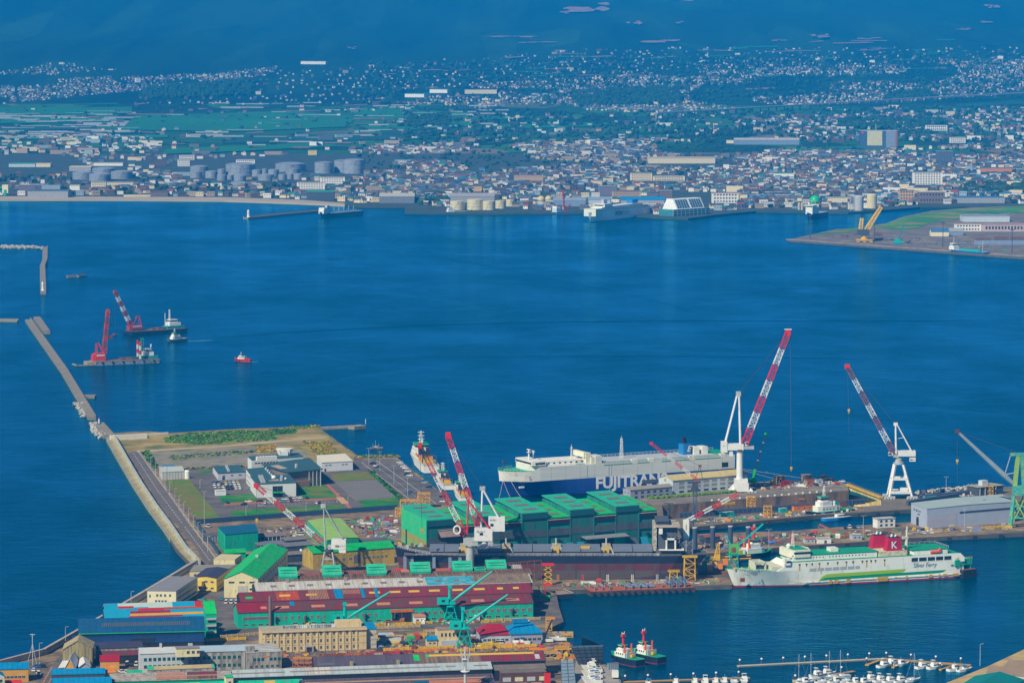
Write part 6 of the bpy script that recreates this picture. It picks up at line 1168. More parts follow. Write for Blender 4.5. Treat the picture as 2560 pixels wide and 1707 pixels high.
# staging beside the stern and keel blocks
for k,(x,y,h,w) in enumerate(((1724,1450,13.6,6.5),(1684,1451,5.4,4.5))):
 t = thing('scaffold_tower',('tall yellow scaffold tower at the stern of the bulk carrier','low yellow scaffold tower beside the taller one')[k],'scaffold',G(x,y)); MB().lattice((0,0,0),(0,0,h),w,w*.9,4 if k == 0 else 2,.42,brace=.3).build('tower_frame',YEL,t); MB().box(-w/2-1,w/2+1,-w/2,w/2,h,h+.3).build('platform',YEL,t)
 r_ = MB(); rail(r_,[(-w/2-1,-w/2,h+.3),(w/2+1,-w/2,h+.3)],1.1,0,1.5); r_.build('railing',YEL,t)
for k in range(5):
 t = thing('ladder','access ladder leaning on the bulk carrier hull, %s from the bow end' % ('first','second','third','fourth','fifth')[k],'ladder',G(1395+k*62,1453)); mb = MB().bar((-.5,0,0),(-.5,1,4),.2).bar((.5,0,0),(.5,1,4),.2)
 for j in range(6): mb.bar((-.5,j*.16,.4+j*.6),(.5,j*.16,.4+j*.6),.14)
 mb.build('ladder_frame',(ORANGE,RED,WHITE,WHITE,PALE)[k],t)
# ================================================================== smaller vessels
def tug(name,label,bow_px,stern_px,B=9.5,hm=None,D=3.4,funnel='mast',house=WHITE,deckm=None,big=1.0,cat='tugboat',group=None):
 t,L = ship(name,label,cat,bow_px,stern_px,B,0,group)
 m_ = MB(); hull(m_,L,B,[-.8,.25,D],[1,0],bow=.30,rake=.03,flare=.5,stern=.12,transom=.75,sheer=1.4,deck=2).build('hull',[hm or BLACK,RB,deckm or DG],t,smooth=True)
 k = L/33.0
 MB().prism([(L*.22,-B*.30),(L*.30,-B*.38),(L*.62,-B*.38),(L*.62,B*.38),(L*.30,B*.38),(L*.22,B*.30)],D-.2,D+3.0*k).build('deckhouse',house,t)
 MB().prism([(L*.27,-B*.26),(L*.32,-B*.32),(L*.52,-B*.32),(L*.52,B*.32),(L*.32,B*.32),(L*.27,B*.26)],D+3.0*k,D+5.4*k).build('upper_house',house,t)
 wz = D+5.4*k; MB().prism([(L*.30,-B*.18),(L*.33,-B*.24),(L*.45,-B*.24),(L*.45,B*.24),(L*.33,B*.24),(L*.30,B*.18)],wz,wz+2.6*k).build('wheelhouse',house,t)
 MB().box(L*.30,L*.455,-B*.25,B*.25,wz+1.0*k,wz+2.0*k).build('bridge_window',GLASS,t); MB().box(L*.29,L*.47,-B*.26,B*.26,wz+2.6*k,wz+2.9*k).build('bridge_roof',DG,t)
 for j in range(4): MB().box(L*(.32+.07*j),L*(.32+.07*j)+.7,-B*.385-.06,-B*.38+.1,D+1.2,D+2.0).build('window',GLASS,t)
 if funnel == 'mast':
  x = L*.40; MB().tube((x,0,wz+2.6*k),(x,0,wz+10*k),.95*k,10,0,.75*k).cbox((x,0,wz+9.4*k),(2.6*k,2.8*k,1.6*k)).build('mast',RED,t); MB().tube((x,-.8,wz+10*k),(x,-.8,wz+12*k),.15,4).tube((x,.8,wz+10*k),(x,.8,wz+12.4*k),.15,4).cbox((x,0,wz+11*k),(1.6,.3,.3)).build('mast_light',WHITE,t)
 elif funnel:
  x = L*.40; MB().lattice((x,0,wz+2.8*k),(x,0,wz+8*k),1.2*k,.5*k,4,.14).cbox((x,0,wz+6*k),(.4,3*k,.3)).build('mast',WHITE,t)
 for s in (-1,1): MB().tube((L*.57,s*B*.28,D+2.6*k),(L*.57,s*B*.28,D+(9.4 if funnel == 'mast' else 5.5)*k),.65*k,8).build('funnel',M('funnel_orange',(.75,.10,.01),.5) if funnel == 'mast' else house,t)
 MB().cbox((L*.72,0,D+1.0),(2.2*k,2.4*k,2.0*k)).build('towing_winch',YEL,t); MB().box(L*.66,L*.68,-B*.36,B*.36,D,D+2.6).build('tow_gantry',GREYP,t)
 mb = MB()
 for j in range(7): mb.cbox((L*(.12+.12*j),-B/2+.05 if .12+.12*j > .25 else -B*.33,D-1.0),(1.0,.5,1.2))
 mb.build('fender',BLACK,t); return t
TN = M('tug_navy',(.010,.018,.05),.5,.2)
tug('tugboat','navy tugboat with red mast, nearer of two beside the steel walls',(1564,1643),(1640,1660),8,TN,3.4)
tug('tugboat','navy tugboat with tall red mast, half hidden behind the steel walls',(1514,1650),(1586,1667),8,TN,3.4)
tug('tugboat','navy tugboat with curved red funnel moored left of the ferry bow',(1940,1391),(1830,1402),9.5,M('tug_blue_black',(.012,.02,.05),.5,.2),3.2,'mast')
tug('tugboat','small red tugboat crossing the bay alone',(584,904),(624,905),7,RED,2.6,'lat',deckm=RED)
tug('work_boat','grey work boat trailing a white wake near the crane barges',(425,856),(470,851),7,M('boat_grey',(.20,.21,.22),.6),2.4,'lat',deckm=GREYP,cat='boat')
tug('work_boat','navy workboat with tall white bridge beside the dock pier',(2024,1297),(2140,1285),9.5,M('tug_blue_black',(0,0,0)),3.6,'lat',cat='boat')
t,L = ship('work_boat','bright blue low boat alongside the navy workboat','boat',(2135,1297),(2062,1303),5); m_ = MB(); hull(m_,L,5,[-.4,1.8],[0],bow=.3,deck=1).build('hull',[M('boat_blue',(.02,.22,.60),.5),GREYP],t,smooth=True); MB().box(L*.3,L*.55,-1.6,1.6,1.8,3.6).build('cabin',WHITE,t); MB().box(L*.3,L*.5,-1.7,1.7,2.6,3.2).build('cabin_window',GLASS,t)
def patrol(label,bow_px,stern_px,B,s=1.0):
 t,L = ship('survey_ship',label,'ship',bow_px,stern_px,B); D = 5.2*s
 m_ = MB(); hull(m_,L,B,[-.8,.5,D],[1,0],bow=.28,rake=.05,flare=.6,stern=.1,transom=.8,sheer=2.4*s,deck=2).build('hull',[SW_,NB,M('deck_beige',(.42,.42,.32),.7,.2)],t,smooth=True)
 MB().box(L*.26,L*.60,-B*.42,B*.42,D-.3,D+3*s).build('deckhouse',WHITE,t); MB().box(L*.28,L*.52,-B*.38,B*.38,D+3*s,D+6*s).build('upper_house',WHITE,t); MB().box(L*.29,L*.44,-B*.36,B*.36,D+6*s,D+8.6*s).build('wheelhouse',WHITE,t); MB().box(L*.285,L*.445,-B*.37,B*.37,D+7*s,D+8*s).build('bridge_window',GLASS,t); MB().box(L*.28,L*.46,-B*.38,B*.38,D+8.6*s,D+8.9*s).build('bridge_roof',DG,t)
 mb = MB().lattice((L*.38,0,D+8.8*s),(L*.38,0,D+18*s),2.4*s,.9*s,6,.2)
 for z in (12,14.5,17): mb.cbox((L*.38,0,D+z*s),(.5,4.6*s,.4))
 mb.build('mast',WHITE,t); MB().lathe((L*.33,1.5,D+8.8*s),[(.8*s,0),(1.1*s,1.0*s),(.5*s,1.8*s)],10).build('radome',WHITE,t)
 MB().box(L*.54,L*.60,-B*.30,-B*.10,D+3*s,D+8*s).box(L*.54,L*.60,B*.10,B*.30,D+3*s,D+8*s).build('funnel',M('funnel_navy',(.02,.04,.12),.5),t)
 MB().bar((L*.86,-B*.38,D),(L*.86,-B*.34,D+6*s),.9*s).bar((L*.86,B*.38,D),(L*.86,B*.34,D+6*s),.9*s).bar((L*.86,-B*.36,D+6*s),(L*.86,B*.36,D+6*s),.9*s).build('stern_gantry',STEEL,t); MB().box(L*.66,L*.80,-B*.3,B*.3,D,D+1.8*s).build('winch',YEL,t); MB().box(L*.62,L*.65,-B*.36,B*.36,D,D+3.0*s).build('equipment_rack',ORANGE,t)
 MB().box(L*.55,L*.62,-B*.46,-B*.40,D+3*s,D+4.4*s).build('rescue_boat',ORANGE,t); r = MB(); rail(r,[(L*.06,-B*.18,D+1.6*s),(L*.26,-B*.44,D)],1.2,0,2); rail(r,[(L*.62,-B/2+.2,D),(L*.98,-B*.42,D)],1.2,0,2); r.build('railing',WHITE,t); return t
patrol('large white survey ship moored stern-on at the island quay',(1014,1140),(1056,1184),13.5,1.0); patrol('middle-sized white survey ship moored astern of the largest one',(1082,1196),(1108,1226),8.5,.62); patrol('small white survey ship nearest the green hall',(1126,1226),(1150,1258),8.5,.66)
# floating crane barges
def barge(label,x0,y0,x1,y1,B,D,hm,cab,segs,tip_px,house_px,bridge_px,frame_px,masts):
 t,L = ship('crane_barge',label,'crane barge',(x0,y0),(x1,y1),B); Y = G(x0,y0,0).y; kx = L/(x1-x0); X = lambda p: (p-x0)*kx
 MB().tri([(-B/2,0),(-B/2,D),(B/2,D),(B/2,0)],1.2,L-1.2).poly([(0,-B/2,D),(0,B/2,D),(1.2,B/2,-.3),(1.2,-B/2,-.3)]).poly([(L,B/2,D),(L,-B/2,D),(L-1.2,-B/2,-.3),(L-1.2,B/2,-.3)]).box(0,L,-B/2-.1,B/2+.1,D-.5,D).build('hull',hm,t)
 MB().box(2,L-2,-B/2+1,B/2-1,D,D+.25).build('deck',M('barge_deck',(.22,.15,.10),.85,.3,.2,(.10,.16,.15),.35),t); mb = MB()
 for k in range(6): mb.cbox((L*(.1+.16*k),-B/2-.4,D-1.0),(1.4,.7,1.6))
 mb.build('fender',BLACK,t)
 hx0,hx1 = X(house_px[0]),X(house_px[1]); zf = lambda row: (y0-row)*mpp(y0,0)
 MB().lathe(((hx0+hx1)/2,0,D),[(3.6,0),(3.6,1.4)],14).build('slew_ring',STEEL,t); MB().box(hx0,hx1,-4,4,zf(house_px[2]),zf(house_px[3])).box(hx0-2,hx0+1,-3.4,3.4,zf(house_px[2]),zf(house_px[3])-1).build('crane_house',cab,t); MB().box(hx0+1,hx1-1,-4.12,-3.95,zf(house_px[3])-2.2,zf(house_px[3])-1.0).build('cab_window',WHITE,t)
 p = Vector((X(frame_px[2]),0,zf(house_px[3])-.5)); q = Vector((X(tip_px[0]),0,zf(tip_px[1]))); boom(t,p,q,3.6,2.6,segs,4,.5); MB().cbox(q,(2.8,2.6,3)).build('boom_head',segs[-1],t)
 f = Vector((X(frame_px[0]),0,zf(frame_px[1])))
 for s in (-1,1): MB().bar((hx0+2,s*2.6,zf(house_px[3])),f+Vector((-1,s,0)),.7).build('frame_leg',cab,t); MB().bar((hx1-1,s*2.6,zf(house_px[3])),f+Vector((1,s,0)),.7).build('frame_leg',cab,t)
 rope(t,[f,q],.16,'luffing_rope'); hk = Vector((q.x+X(x0)*0+(1.5 if q.x > p.x else -.5),0,zf(masts[2]))); rope(t,[q,hk],.14); MB().cbox(hk,(3.4,3,3.2)).build('grab_bucket',RUST,t)
 bx0,bx1 = X(bridge_px[0]),X(bridge_px[1]); TB = M('barge_teal',(.03,.26,.24),.6,.1)
 MB().box(bx0-3,bx1+3,-5,5,D,D+3.2).build('deckhouse',TB,t); MB().box(bx0,bx1-1,-4.4,4.4,D+3.2,D+6.4).build('bridge_tier',WHITE,t); MB().box(bx0+1,bx1-4,-3.6,3.6,D+6.4,D+9.4).build('wheelhouse',WHITE,t); MB().box(bx0+.8,bx1-3.8,-3.7,3.7,D+7.4,D+8.6).build('bridge_window',GLASS,t)
 MB().lattice((X(masts[0]),0,D+6),(X(masts[0]),0,zf(masts[1])),1.6,.7,5,.2).build('mast',WHITE,t)
 for k in range(3): MB().box(L*(.42+.1*k),L*(.42+.1*k)+5,-3,3,D+.2,D+1.6+k*.3).build('deck_gear',(RUST,M('gear_brown',(.2,.1,.06),.8),STEEL)[k],t)
 return t,L,X,zf
BR_ = M('boom_dull_red',(.36,.07,.03),.6,.15); BO = M('boom_orange_red',(.62,.06,.015),.55,.12)
t,L,X,zf = barge('grey crane barge with orange-red crane and striped spuds, nearer of two',240,914,401,907,20,3.4,M('barge_grey',(.26,.30,.38),.6,.12,.1,(.12,.10,.09),.3),M('cab_red',(.66,.035,.012),.5,.08),[BO,BR_,BO,BR_,BO,BR_,BO],(279,781),(244,269,905,886),(366,392),(252,861,268),(386,868,846))
for x in (352,357):
 for k in range(4): MB().box(X(x)-.7,X(x)+.7,-9 if x == 352 else 5,-7.6 if x == 352 else 6.4,zf(902)+k*4,zf(902)+k*4+4).build('spud_section',(WHITE,RED)[k % 2],t)
MB().lattice((X(361),-4,3),(X(361),-4,zf(850)),3,2,6,.3).build('spud_tower',M('barge_teal',(0,0,0)),t)
MB().box(X(193),X(243),-9,-7.6,.2,1.2).box(X(193),X(197),-9,6,.2,1.2).box(X(222),X(243),-6,6,.2,3.2).build('pontoon',M('pontoon_tan',(.36,.30,.22),.8),t)
t,L,X,zf = barge('navy crane barge with dull red crane and white bridge, farther of two',328,838,470,829,18,3.2,M('barge_navy',(.018,.03,.07),.6,.2),M('cab_maroon',(.42,.03,.05),.55,.1),[BR_,CW,BR_,CW,BR_,CW,BR_],(300,729),(336,363,826,814),(430,460),(357,793,338),(435,781,838))
MB().tube((X(424),0,3),(X(424),0,zf(790)),.35,6).build('pole_mast',WHITE,t)
# barges at the berth
t,L = ship('deck_barge','long rusty orange barge with grey steel racks along the berth','barge',(1476,1490),(1738,1479),15); RO = M('barge_orange',(.48,.11,.03),.8,.25,.3,(.20,.08,.06),.4)
MB().box(0,L,-7.5,7.5,-.5,2.6).build('hull',M('barge_rust',(.095,.05,.045),.85,.3,.2,(.05,.035,.04),.4),t); MB().box(.4,L-.4,-7.3,7.3,2.6,2.8).build('deck',RO,t)
for k in range(13):
 if k in (3,8): continue
 x = 3+k*4.4
 MB().bar((x,-5,2.8),(x,-5,5.4),.4).bar((x,5,2.8),(x,5,5.4),.4).bar((x,-5,5.2),(x,5,5.2),.4).bar((x,-5,2.8),(x+2,0,5),.3).build('steel_rack',M('rack_grey',(.26,.28,.34),.6,.2),t)
for k in range(4): MB().box(24+k*4,27+k*4,-3,5,3.2,3.8+.4*(k % 2)).build('steel_bundle',M('bundle_blue',(.20,.28,.38),.6),t)
for x in (48,52,56): MB().box(x,x+.8,-6,-2,2.8,7.5).box(x,x+.8,2,6,2.8,7.5).build('steel_frame',M('rack_blue',(.12,.17,.26),.6),t)
mb = MB()
for k in range(15): mb.tube((2+k*4,-7.6,1.2),(2+k*4,-8.2,1.2),.8,8)
mb.build('tyre_fender',BLACK,t)
t,L = ship('deck_barge','short square barge with tan deck at the head of basin','barge',(1395,1497),(1434,1494),13); MB().box(0,L,-6.5,6.5,-.5,2.4).build('hull',M('barge_black',(.02,.025,.035),.7,.3),t); MB().box(.5,L-.5,-6,6,2.4,2.5).build('deck',M('barge_tan',(.32,.20,.15),.85,.2,.3),t); r = MB(); rail(r,[(0,-6.4,2.5),(L,-6.4,2.5),(L,6.4,2.5)],.6,0,2); r.build('coaming',GREYP,t)
t,L = ship('deck_barge','black barge with green deckhouse astern of the ferry','barge',(2408,1445),(2442,1441),11); MB().box(0,L,-5.5,5.5,-.5,4.6).build('hull',BLACK,t); MB().box(.2,L-.2,-5.3,5.3,4.6,4.8).build('deck',RUST,t); MB().box(-4,L-1.5,-3,3,7.2,10.6).build('deckhouse',TGRN,t)
for x in (.6,L-2.4): MB().box(x-.3,x+.3,-2.8,2.8,4.8,7.2).build('post',M('teal_wall',(0,0,0)),t)
r = MB(); rail(r,[(-4,-2.8,10.6),(L-1.5,-2.8,10.6)],1.2,0,2); r.build('railing',YEL,t)
t = thing('dredger','green and yellow floating derrick between bulk carrier and ferry bow','derrick',G(1800,1432)); Y = t.location.y
MB().box(-11,9,-4,4,-1.5,1.4).build('pontoon',RUST,t); mb = MB()
for sx in (-1,1):
 for sy in (-1,1): mb.bar((8+sx*2.6,sy*2.6,1),(8+sx*2.2,sy*2.2,12),.4)
mb.bar((5.4,-2.6,1.5),(10.2,-2.4,11),.3).bar((10.6,-2.6,1.5),(5.8,-2.4,11),.3).build('tower_leg',TEAL,t); a,q = rel(t,V(1812,1378,Y),V(1908,1309,Y)); MB().box(5,11,-2.6,2.6,12,17).build('machinery_house',M('green_house',(.10,.42,.10),.6,.15),t); MB().box(6.5,9,-2.7,-2.5,12.6,15.6).build('house_door',RUST,t)
MB().bar((9,0,15),q,.9).build('boom',TEAL,t); MB().bar((6,0,17),(3,0,23),.5).build('gantry',TEAL,t)
for k,(x,z,m) in enumerate(((-9,5,TGRN),(-6,3,ORANGE),(-3,6,YEL),(0,4.4,ORANGE),(-7.5,8,TGRN),(-1.5,9.5,YEL),(2.5,2.4,TGRN),(3,7,ORANGE))): MB().cbox((x,(-1)**k,z),(2.8,3.2,3.2)).build('machinery_block',m,t)
MB().lattice((-2,0,8),(-1,0,17),3.2,.9,4,.4).build('derrick_frame',YEL,t); MB().bar((-10,3,8.6),(18,3,10.0),.7).bar((-10,-1,7.6),(18,-1,9.0),.5).build('ladder_beam',YEL,t)
for k in range(4):
 t = thing('dark_drum','upright dark blue cylinder on the pier, %s of four' % ('westmost','second','third','eastmost')[k],'cylinder',G(1737+k*44.5,1375-k*4 if k < 3 else 1365)); h = (14,13.5,13,12)[k]
 MB().cyl((0,0,0),1.5,h,16).build('shell',M('drum_blue',(.055,.085,.14),.55,.15,.3),t); MB().lathe((0,0,h),[(1.6,-.5),(1.6,.15),(1.3,.15)],16).build('rim',GREYP,t)
# far vessels
t,L = ship('tanker','dark tanker with green bow at the end of the far jetty','ship',(808,545),(910,536),14); m_ = MB(); hull(m_,L,14,[-.5,2,6],[1,0],bow=.2,sheer=3,deck=2).build('hull',[M('tanker_hull',(.06,.09,.11),.6),M('tanker_green',(.03,.30,.18),.6),M('tanker_deck',(.30,.34,.33),.7)],t,smooth=True); MB().box(L*.04,L*.16,-5,5,6,12).build('deckhouse',WHITE,t); MB().box(L*.05,L*.14,-5.1,5.1,12,15).build('wheelhouse',WHITE,t); MB().box(L*.16,L*.22,-2,2,6,18).build('funnel',GREYP,t); mb = MB()
for k in range(5): mb.tube((L*(.35+.12*k),0,6),(L*(.35+.12*k),0,15),.4,5)
mb.tube((L*.3,0,8),(L*.9,0,8),.6,5).build('cargo_mast',GREYP,t)
t,L = ship('ferry','distant white ferry berthed at the glass ferry terminal','ship',(1488,555),(1628,537),22); m_ = MB(); hull(m_,L,22,[-.5,3,14],[0,0],bow=.10,rake=.02,deck=1).build('hull',[M('far_ferry_white',(.9,.9,.84),.5,.05),DG],t,smooth=True)
MB().box(L*.02,L*.14,-10,10,8,19).build('bow_block',M('bridge_cream',(0,0,0)),t); MB().box(L*.10,L*.96,-10,10,14,17.4).build('deckhouse',SW_,t); MB().box(L*.14,L*.86,-9,9,17.4,20.4).build('upper_house',SW_,t); MB().box(L*.12,L*.90,-9.6,9.6,17.2,17.5).build('promenade_deck',DG,t); MB().box(L*.18,L*.32,-9.5,9.5,20.4,25).build('wheelhouse',SW_,t); MB().box(L*.178,L*.20,-8,8,22,23.8).build('bridge_window',GLASS,t); MB().box(L*.24,L*.30,-2,2,24,31).build('mast',GREYP,t); MB().box(L*.72,L*.82,-5,5,18,26).build('funnel',M('funnel_blue',(0,0,0)),t); text('津軽海峡フェリー',8,M('letter_navy',(.03,.05,.12),.6),t,(L*.34,-11.3,6),name='hull_lettering',xs=.85)
for k in range(14): MB().box(L*(.36+.04*k),L*(.36+.04*k)+2.4,-10.1,-9.95,15.2,16.4).build('window',GLASS,t)
t,L = ship('coaster','white-bowed coaster in front of the green gas sphere','ship',(2028,548),(2072,540),13); m_ = MB(); hull(m_,L,13,[-.5,1.5,7],[1,0],bow=.3,sheer=3,deck=2).build('hull',[M('coaster_navy',(.02,.04,.10),.6),RB,GREYP],t,smooth=True); MB().box(L*.1,L*.45,-5.5,5.5,7,17).build('deckhouse',SW_,t); MB().box(L*.12,L*.36,-5,5,17,20).build('wheelhouse',SW_,t); MB().box(L*.11,L*.15,-4.6,4.6,18,19.4).build('bridge_window',GLASS,t)
t,L = ship('coaster','blue coaster with rusty waterline at the far timber quay','ship',(2368,634),(2460,641),12); m_ = MB(); hull(m_,L,12,[-.5,1.2,5.5],[1,0],bow=.14,sheer=1,deck=2).build('hull',[M('coaster_blue',(.03,.09,.22),.6),RUST,GREYP],t,smooth=True); MB().box(2,11,-5,5,5.5,10).build('deckhouse',SW_,t); MB().box(3,9,-4.6,4.6,10,14).build('wheelhouse',SW_,t); MB().box(2.8,9.1,-4.7,4.7,11.6,12.8).build('bridge_window',GLASS,t); MB().tube((6,0,14),(6,0,22),.4,5).tube((L-8,0,5),(L-8,0,20),.4,5).build('mast',GREYP,t); MB().box(L*.3,L*.85,-4.5,4.5,5.5,7.2).build('hatch_cover',TEAL,t)
t,L = ship('work_barge','blue work barge with red derrick off the cream tanks','barge',(1392,536),(1438,533),14); MB().box(0,L,-7,7,-.5,3).build('hull',M('barge_blue',(.04,.18,.36),.6),t); MB().box(2,12,-5,5,3,9).build('deckhouse',PALE,t); MB().box(3,9,-4,4,9,12).build('wheelhouse',WHITE,t); MB().lattice((L*.6,0,3),(L*.5,0,38),2.4,1.2,6,.5).build('derrick',CR,t); MB().lattice((L*.72,0,3),(L*.9,0,14),2,1.2,4,.4).build('derrick_brace',CR,t)
t,L = ship('work_barge','teal fishing boat with orange buoy below the cream tanks','boat',(1117,535),(1170,533),9); m_ = MB(); hull(m_,L,9,[-.5,3],[0],bow=.2,deck=1).build('hull',[TEAL,GREYP],t,smooth=True); MB().box(4,16,-3,3,3,7).build('cabin',WHITE,t); MB().box(5,12,-2.6,2.6,7,9.5).build('wheelhouse',PALE,t)
t,L = ship('sail_ship','small brown masted boat anchored off the island quay','boat',(927,1123),(958,1122),3.4); m_ = MB(); hull(m_,L,3.4,[-.3,1.2],[0],bow=.3,deck=1,sheer=.6).build('hull',[M('boat_brown',(.20,.14,.12),.8),TANW],t); mb = MB()
for x,h in ((2,4),(4,6.5),(6.4,4)): mb.tube((x,0,1),(x,0,h),.12,4)
mb.build('mast',GREYP,t); MB().box(3,5.5,-.8,.8,1.2,2.2).build('cabin',GREYP,t)
# ================================================================== marina
WD = M('pontoon_planks',(.46,.27,.07),.85,.15,.4,stretch=(1,6,1)); CG_ = M('pontoon_concrete',(.46,.44,.38),.85,.12,.3)
def pontoon(label,a,b,w,mat,piles=0):
 A,B_ = G(*a,.7),G(*b,.7); o,rz,L = frame(A,B_); o.z = 0; t = thing('pontoon',label,'pontoon',o,rz)
 n = max(2,int(L/12))
 for k in range(n): MB().box(L*k/n+.06,L*(k+1)/n-.06,-w/2,w/2,.05,.75).build('deck_section',mat,t)
 MB().box(0,L,-w/2-.12,-w/2,.3,.65).build('fender_strip',M('strip_grey',(.2,.18,.14),.8),t)
 for k in range(piles):
  x = L*(k+.15)/max(1,piles-.4); MB().tube((x,w/2+.35,-1),(x,w/2+.35,3.0),.42,8).build('pile',STEEL,t); MB().lathe((x,w/2+.35,3.0),[(.5,0),(.6,.35),(.25,.8)],10).build('pile_cap',GLW,t)
 return t
pontoon('long grey pontoon with white-capped piles across the marina entrance',(1844,1663),(2200,1645),2.6,CG_,7); pontoon('short planked pontoon angling from the long grey pontoon',(2167,1660),(2206,1646),2.2,WD,1); pontoon('planked pontoon carrying six cruisers toward the marina quay',(2204,1644),(2428,1661),2.6,WD,4)
pontoon('front pontoon with small boats along the bottom edge',(1556,1703),(1874,1692),2.4,WD,6); pontoon('crowded planked pontoon among the yachts',(1985,1703),(2135,1676),2.4,WD,3); pontoon('short finger pontoon among the moored cruisers',(2232,1666),(2262,1655),1.6,WD,1); pontoon('short finger pontoon beside the twin cruisers',(2350,1672),(2385,1662),1.6,WD,1)
def boat_proto(kind):
 t = obj('motor_boat',None); L,B = (9.5,3.2); h = MB(); hull(h,L,B,[-.25,.35,1.25],[0,0],bow=.42,rake=.10,flare=.4,stern=.05,transom=.9,sheer=.5,deck=1,n=12).build('hull',[GLW,M('boat_deck',(.62,.62,.55),.7)],t,smooth=True)
 if kind == 0:
  MB().prism([(L*.34,-1.1),(L*.42,-1.3),(L*.72,-1.3),(L*.72,1.3),(L*.42,1.3),(L*.34,1.1)],1.2,2.6).build('cabin',GLW,t); MB().box(L*.36,L*.70,-1.33,1.33,1.9,2.35).build('cabin_window',GLASS,t); MB().box(L*.45,L*.70,-1.1,1.1,2.6,3.2).build('flybridge',GLW,t); MB().bar((L*.62,-1,3.1),(L*.66,-1,4.4),.12).bar((L*.62,1,3.1),(L*.66,1,4.4),.12).box(L*.56,L*.74,-1.1,1.1,4.4,4.5).build('radar_arch',GLW,t); MB().box(L*.76,L*.95,-1,1,1.2,1.3).build('cockpit',BLACK,t)
 elif kind == 1:
  MB().prism([(L*.40,-.9),(L*.46,-1.1),(L*.64,-1.1),(L*.64,1.1),(L*.46,1.1),(L*.40,.9)],1.2,3.1).build('cabin',GLW,t); MB().box(L*.41,L*.63,-1.13,1.13,2.1,2.8).build('cabin_window',GLASS,t); MB().tube((L*.55,0,3.1),(L*.55,0,4.6),.08,4).build('antenna',GREYP,t); MB().box(L*.70,L*.93,-.9,.9,1.2,1.35).build('cockpit',STEEL,t)
 elif kind == 2:
  MB().prism([(L*.40,-.8),(L*.48,-1.0),(L*.70,-.9),(L*.70,.9),(L*.48,1.0),(L*.40,.8)],1.2,1.8).build('cabin',GLW,t); MB().tube((L*.42,0,1.2),(L*.42,0,14.0),.09,5).bar((L*.42,-1.1,8.2),(L*.42,1.1,8.2),.08).build('mast',M('mast_alloy',(.55,.58,.6),.4),t); MB().tube((L*.43,0,2.4),(L*.86,0,2.3),.16,6).build('boom',M('sail_cover',(.10,.20,.42),.8),t); mb = MB().tube((L*.42,0,13.8),(.4,0,1.6),.03,3).tube((L*.42,0,13.8),(L*.97,0,1.3),.03,3); mb.build('rigging',GREYP,t)
 else:
  MB().box(L*.45,L*.62,-.8,.8,1.2,2.0).build('console',GLW,t); MB().box(L*.42,L*.72,-1.2,1.2,3.0,3.1).build('canopy',M('canopy_blue',(.03,.22,.52),.7),t); mb = MB()
  for x in (.43,.71):
   for y in (-1.1,1.1): mb.tube((L*x,y,1.2),(L*x,y,3.0),.06,4)
  mb.build('canopy_post',GREYP,t); MB().box(L*.93,L*1.0,-.35,.35,.8,1.9).build('outboard',BLACK,t)
 return t
protos = [boat_proto(k) for k in range(4)]; used = set()
BOATS = [(1862,1706,0,100,'white cruiser moored at the end of the front pontoon'),(1838,1707,3,98,'boat with blue canopy between white cruisers at the front pontoon'),(1812,1708,1,95,'white cabin boat next to the blue canopy boat'),(1790,1709,1,92,'white cabin boat in the middle of the front pontoon'),(1764,1710,0,95,'white cruiser west of the middle of front pontoon'),(1738,1710,1,90,'white cabin boat third from the west on the front pontoon'),(1690,1711,1,88,'white cabin boat second from the west on the front pontoon'),(1622,1712,3,90,'westmost small boat on the front pontoon'),
  (2212,1666,0,215,'white cruiser at the west end of the planked quay pontoon'),(2232,1660,0,213,'large white cruiser second along the planked quay pontoon'),(2254,1663,1,214,'white cabin boat third along the planked quay pontoon'),(2308,1669,0,213,'flybridge cruiser west of the twin pair'),(2338,1670,0,212,'flybridge cruiser east of the twin pair'),(2388,1675,1,212,'white cabin boat beside the marina quay'),(2412,1676,3,214,'boat with blue canopy beside the marina quay'),
  (2000,1704,2,30,'sailing yacht at the west end of the crowded pontoon'),(2030,1700,2,35,'tall-masted sailing yacht second on the crowded pontoon'),(2076,1695,2,32,'sailing yacht in the middle of the crowded pontoon'),(2104,1693,2,30,'sailing yacht toward the east end of crowded pontoon'),
  (2014,1708,1,205,'cabin boat below the westmost yacht'),(2046,1690,0,207,'white cruiser behind the crowded pontoon, west'),(2070,1686,0,207,'white flybridge cruiser behind the crowded pontoon'),(2060,1706,3,206,'boat with blue canopy below the crowded pontoon'),(2092,1706,1,206,'cabin boat below the crowded pontoon, east'),(2120,1704,3,205,'boat with blue canopy at the crowded pontoon east end'),(2140,1708,1,205,'cabin boat just east of the crowded pontoon'),
  (2180,1700,0,210,'cruiser first of the row near the bottom edge'),(2204,1703,0,210,'cruiser second of the row near the bottom edge'),(2228,1705,0,210,'cruiser third of the row near the bottom edge'),(2254,1704,0,210,'cruiser fourth of the row near the bottom edge'),(2282,1702,2,210,'yacht with leaning mast ending the bottom row'),(2160,1709,1,210,'cabin boat before the bottom row of cruisers')]
def place_boat(x,y,k,ang,lab,z=0.0,group='boats in the marina'):
 p = G(x,y,z); a = math.radians(ang); L = 9.5
 loc = (p.x-math.cos(a)*L/2,p.y-math.sin(a)*L/2,z)
 if k in used: o = copy_tree(protos[k],loc,a,lab)
 else: o = protos[k]; used.add(k); o.location = loc; o.rotation_euler = (0,0,a); o['label'] = lab
 o.name = ('motor_cruiser','cabin_boat','sailing_yacht','open_boat')[k]; o['category'] = 'yacht' if k == 2 else 'boat'; o['group'] = group; return o
for b in BOATS: place_boat(*b)
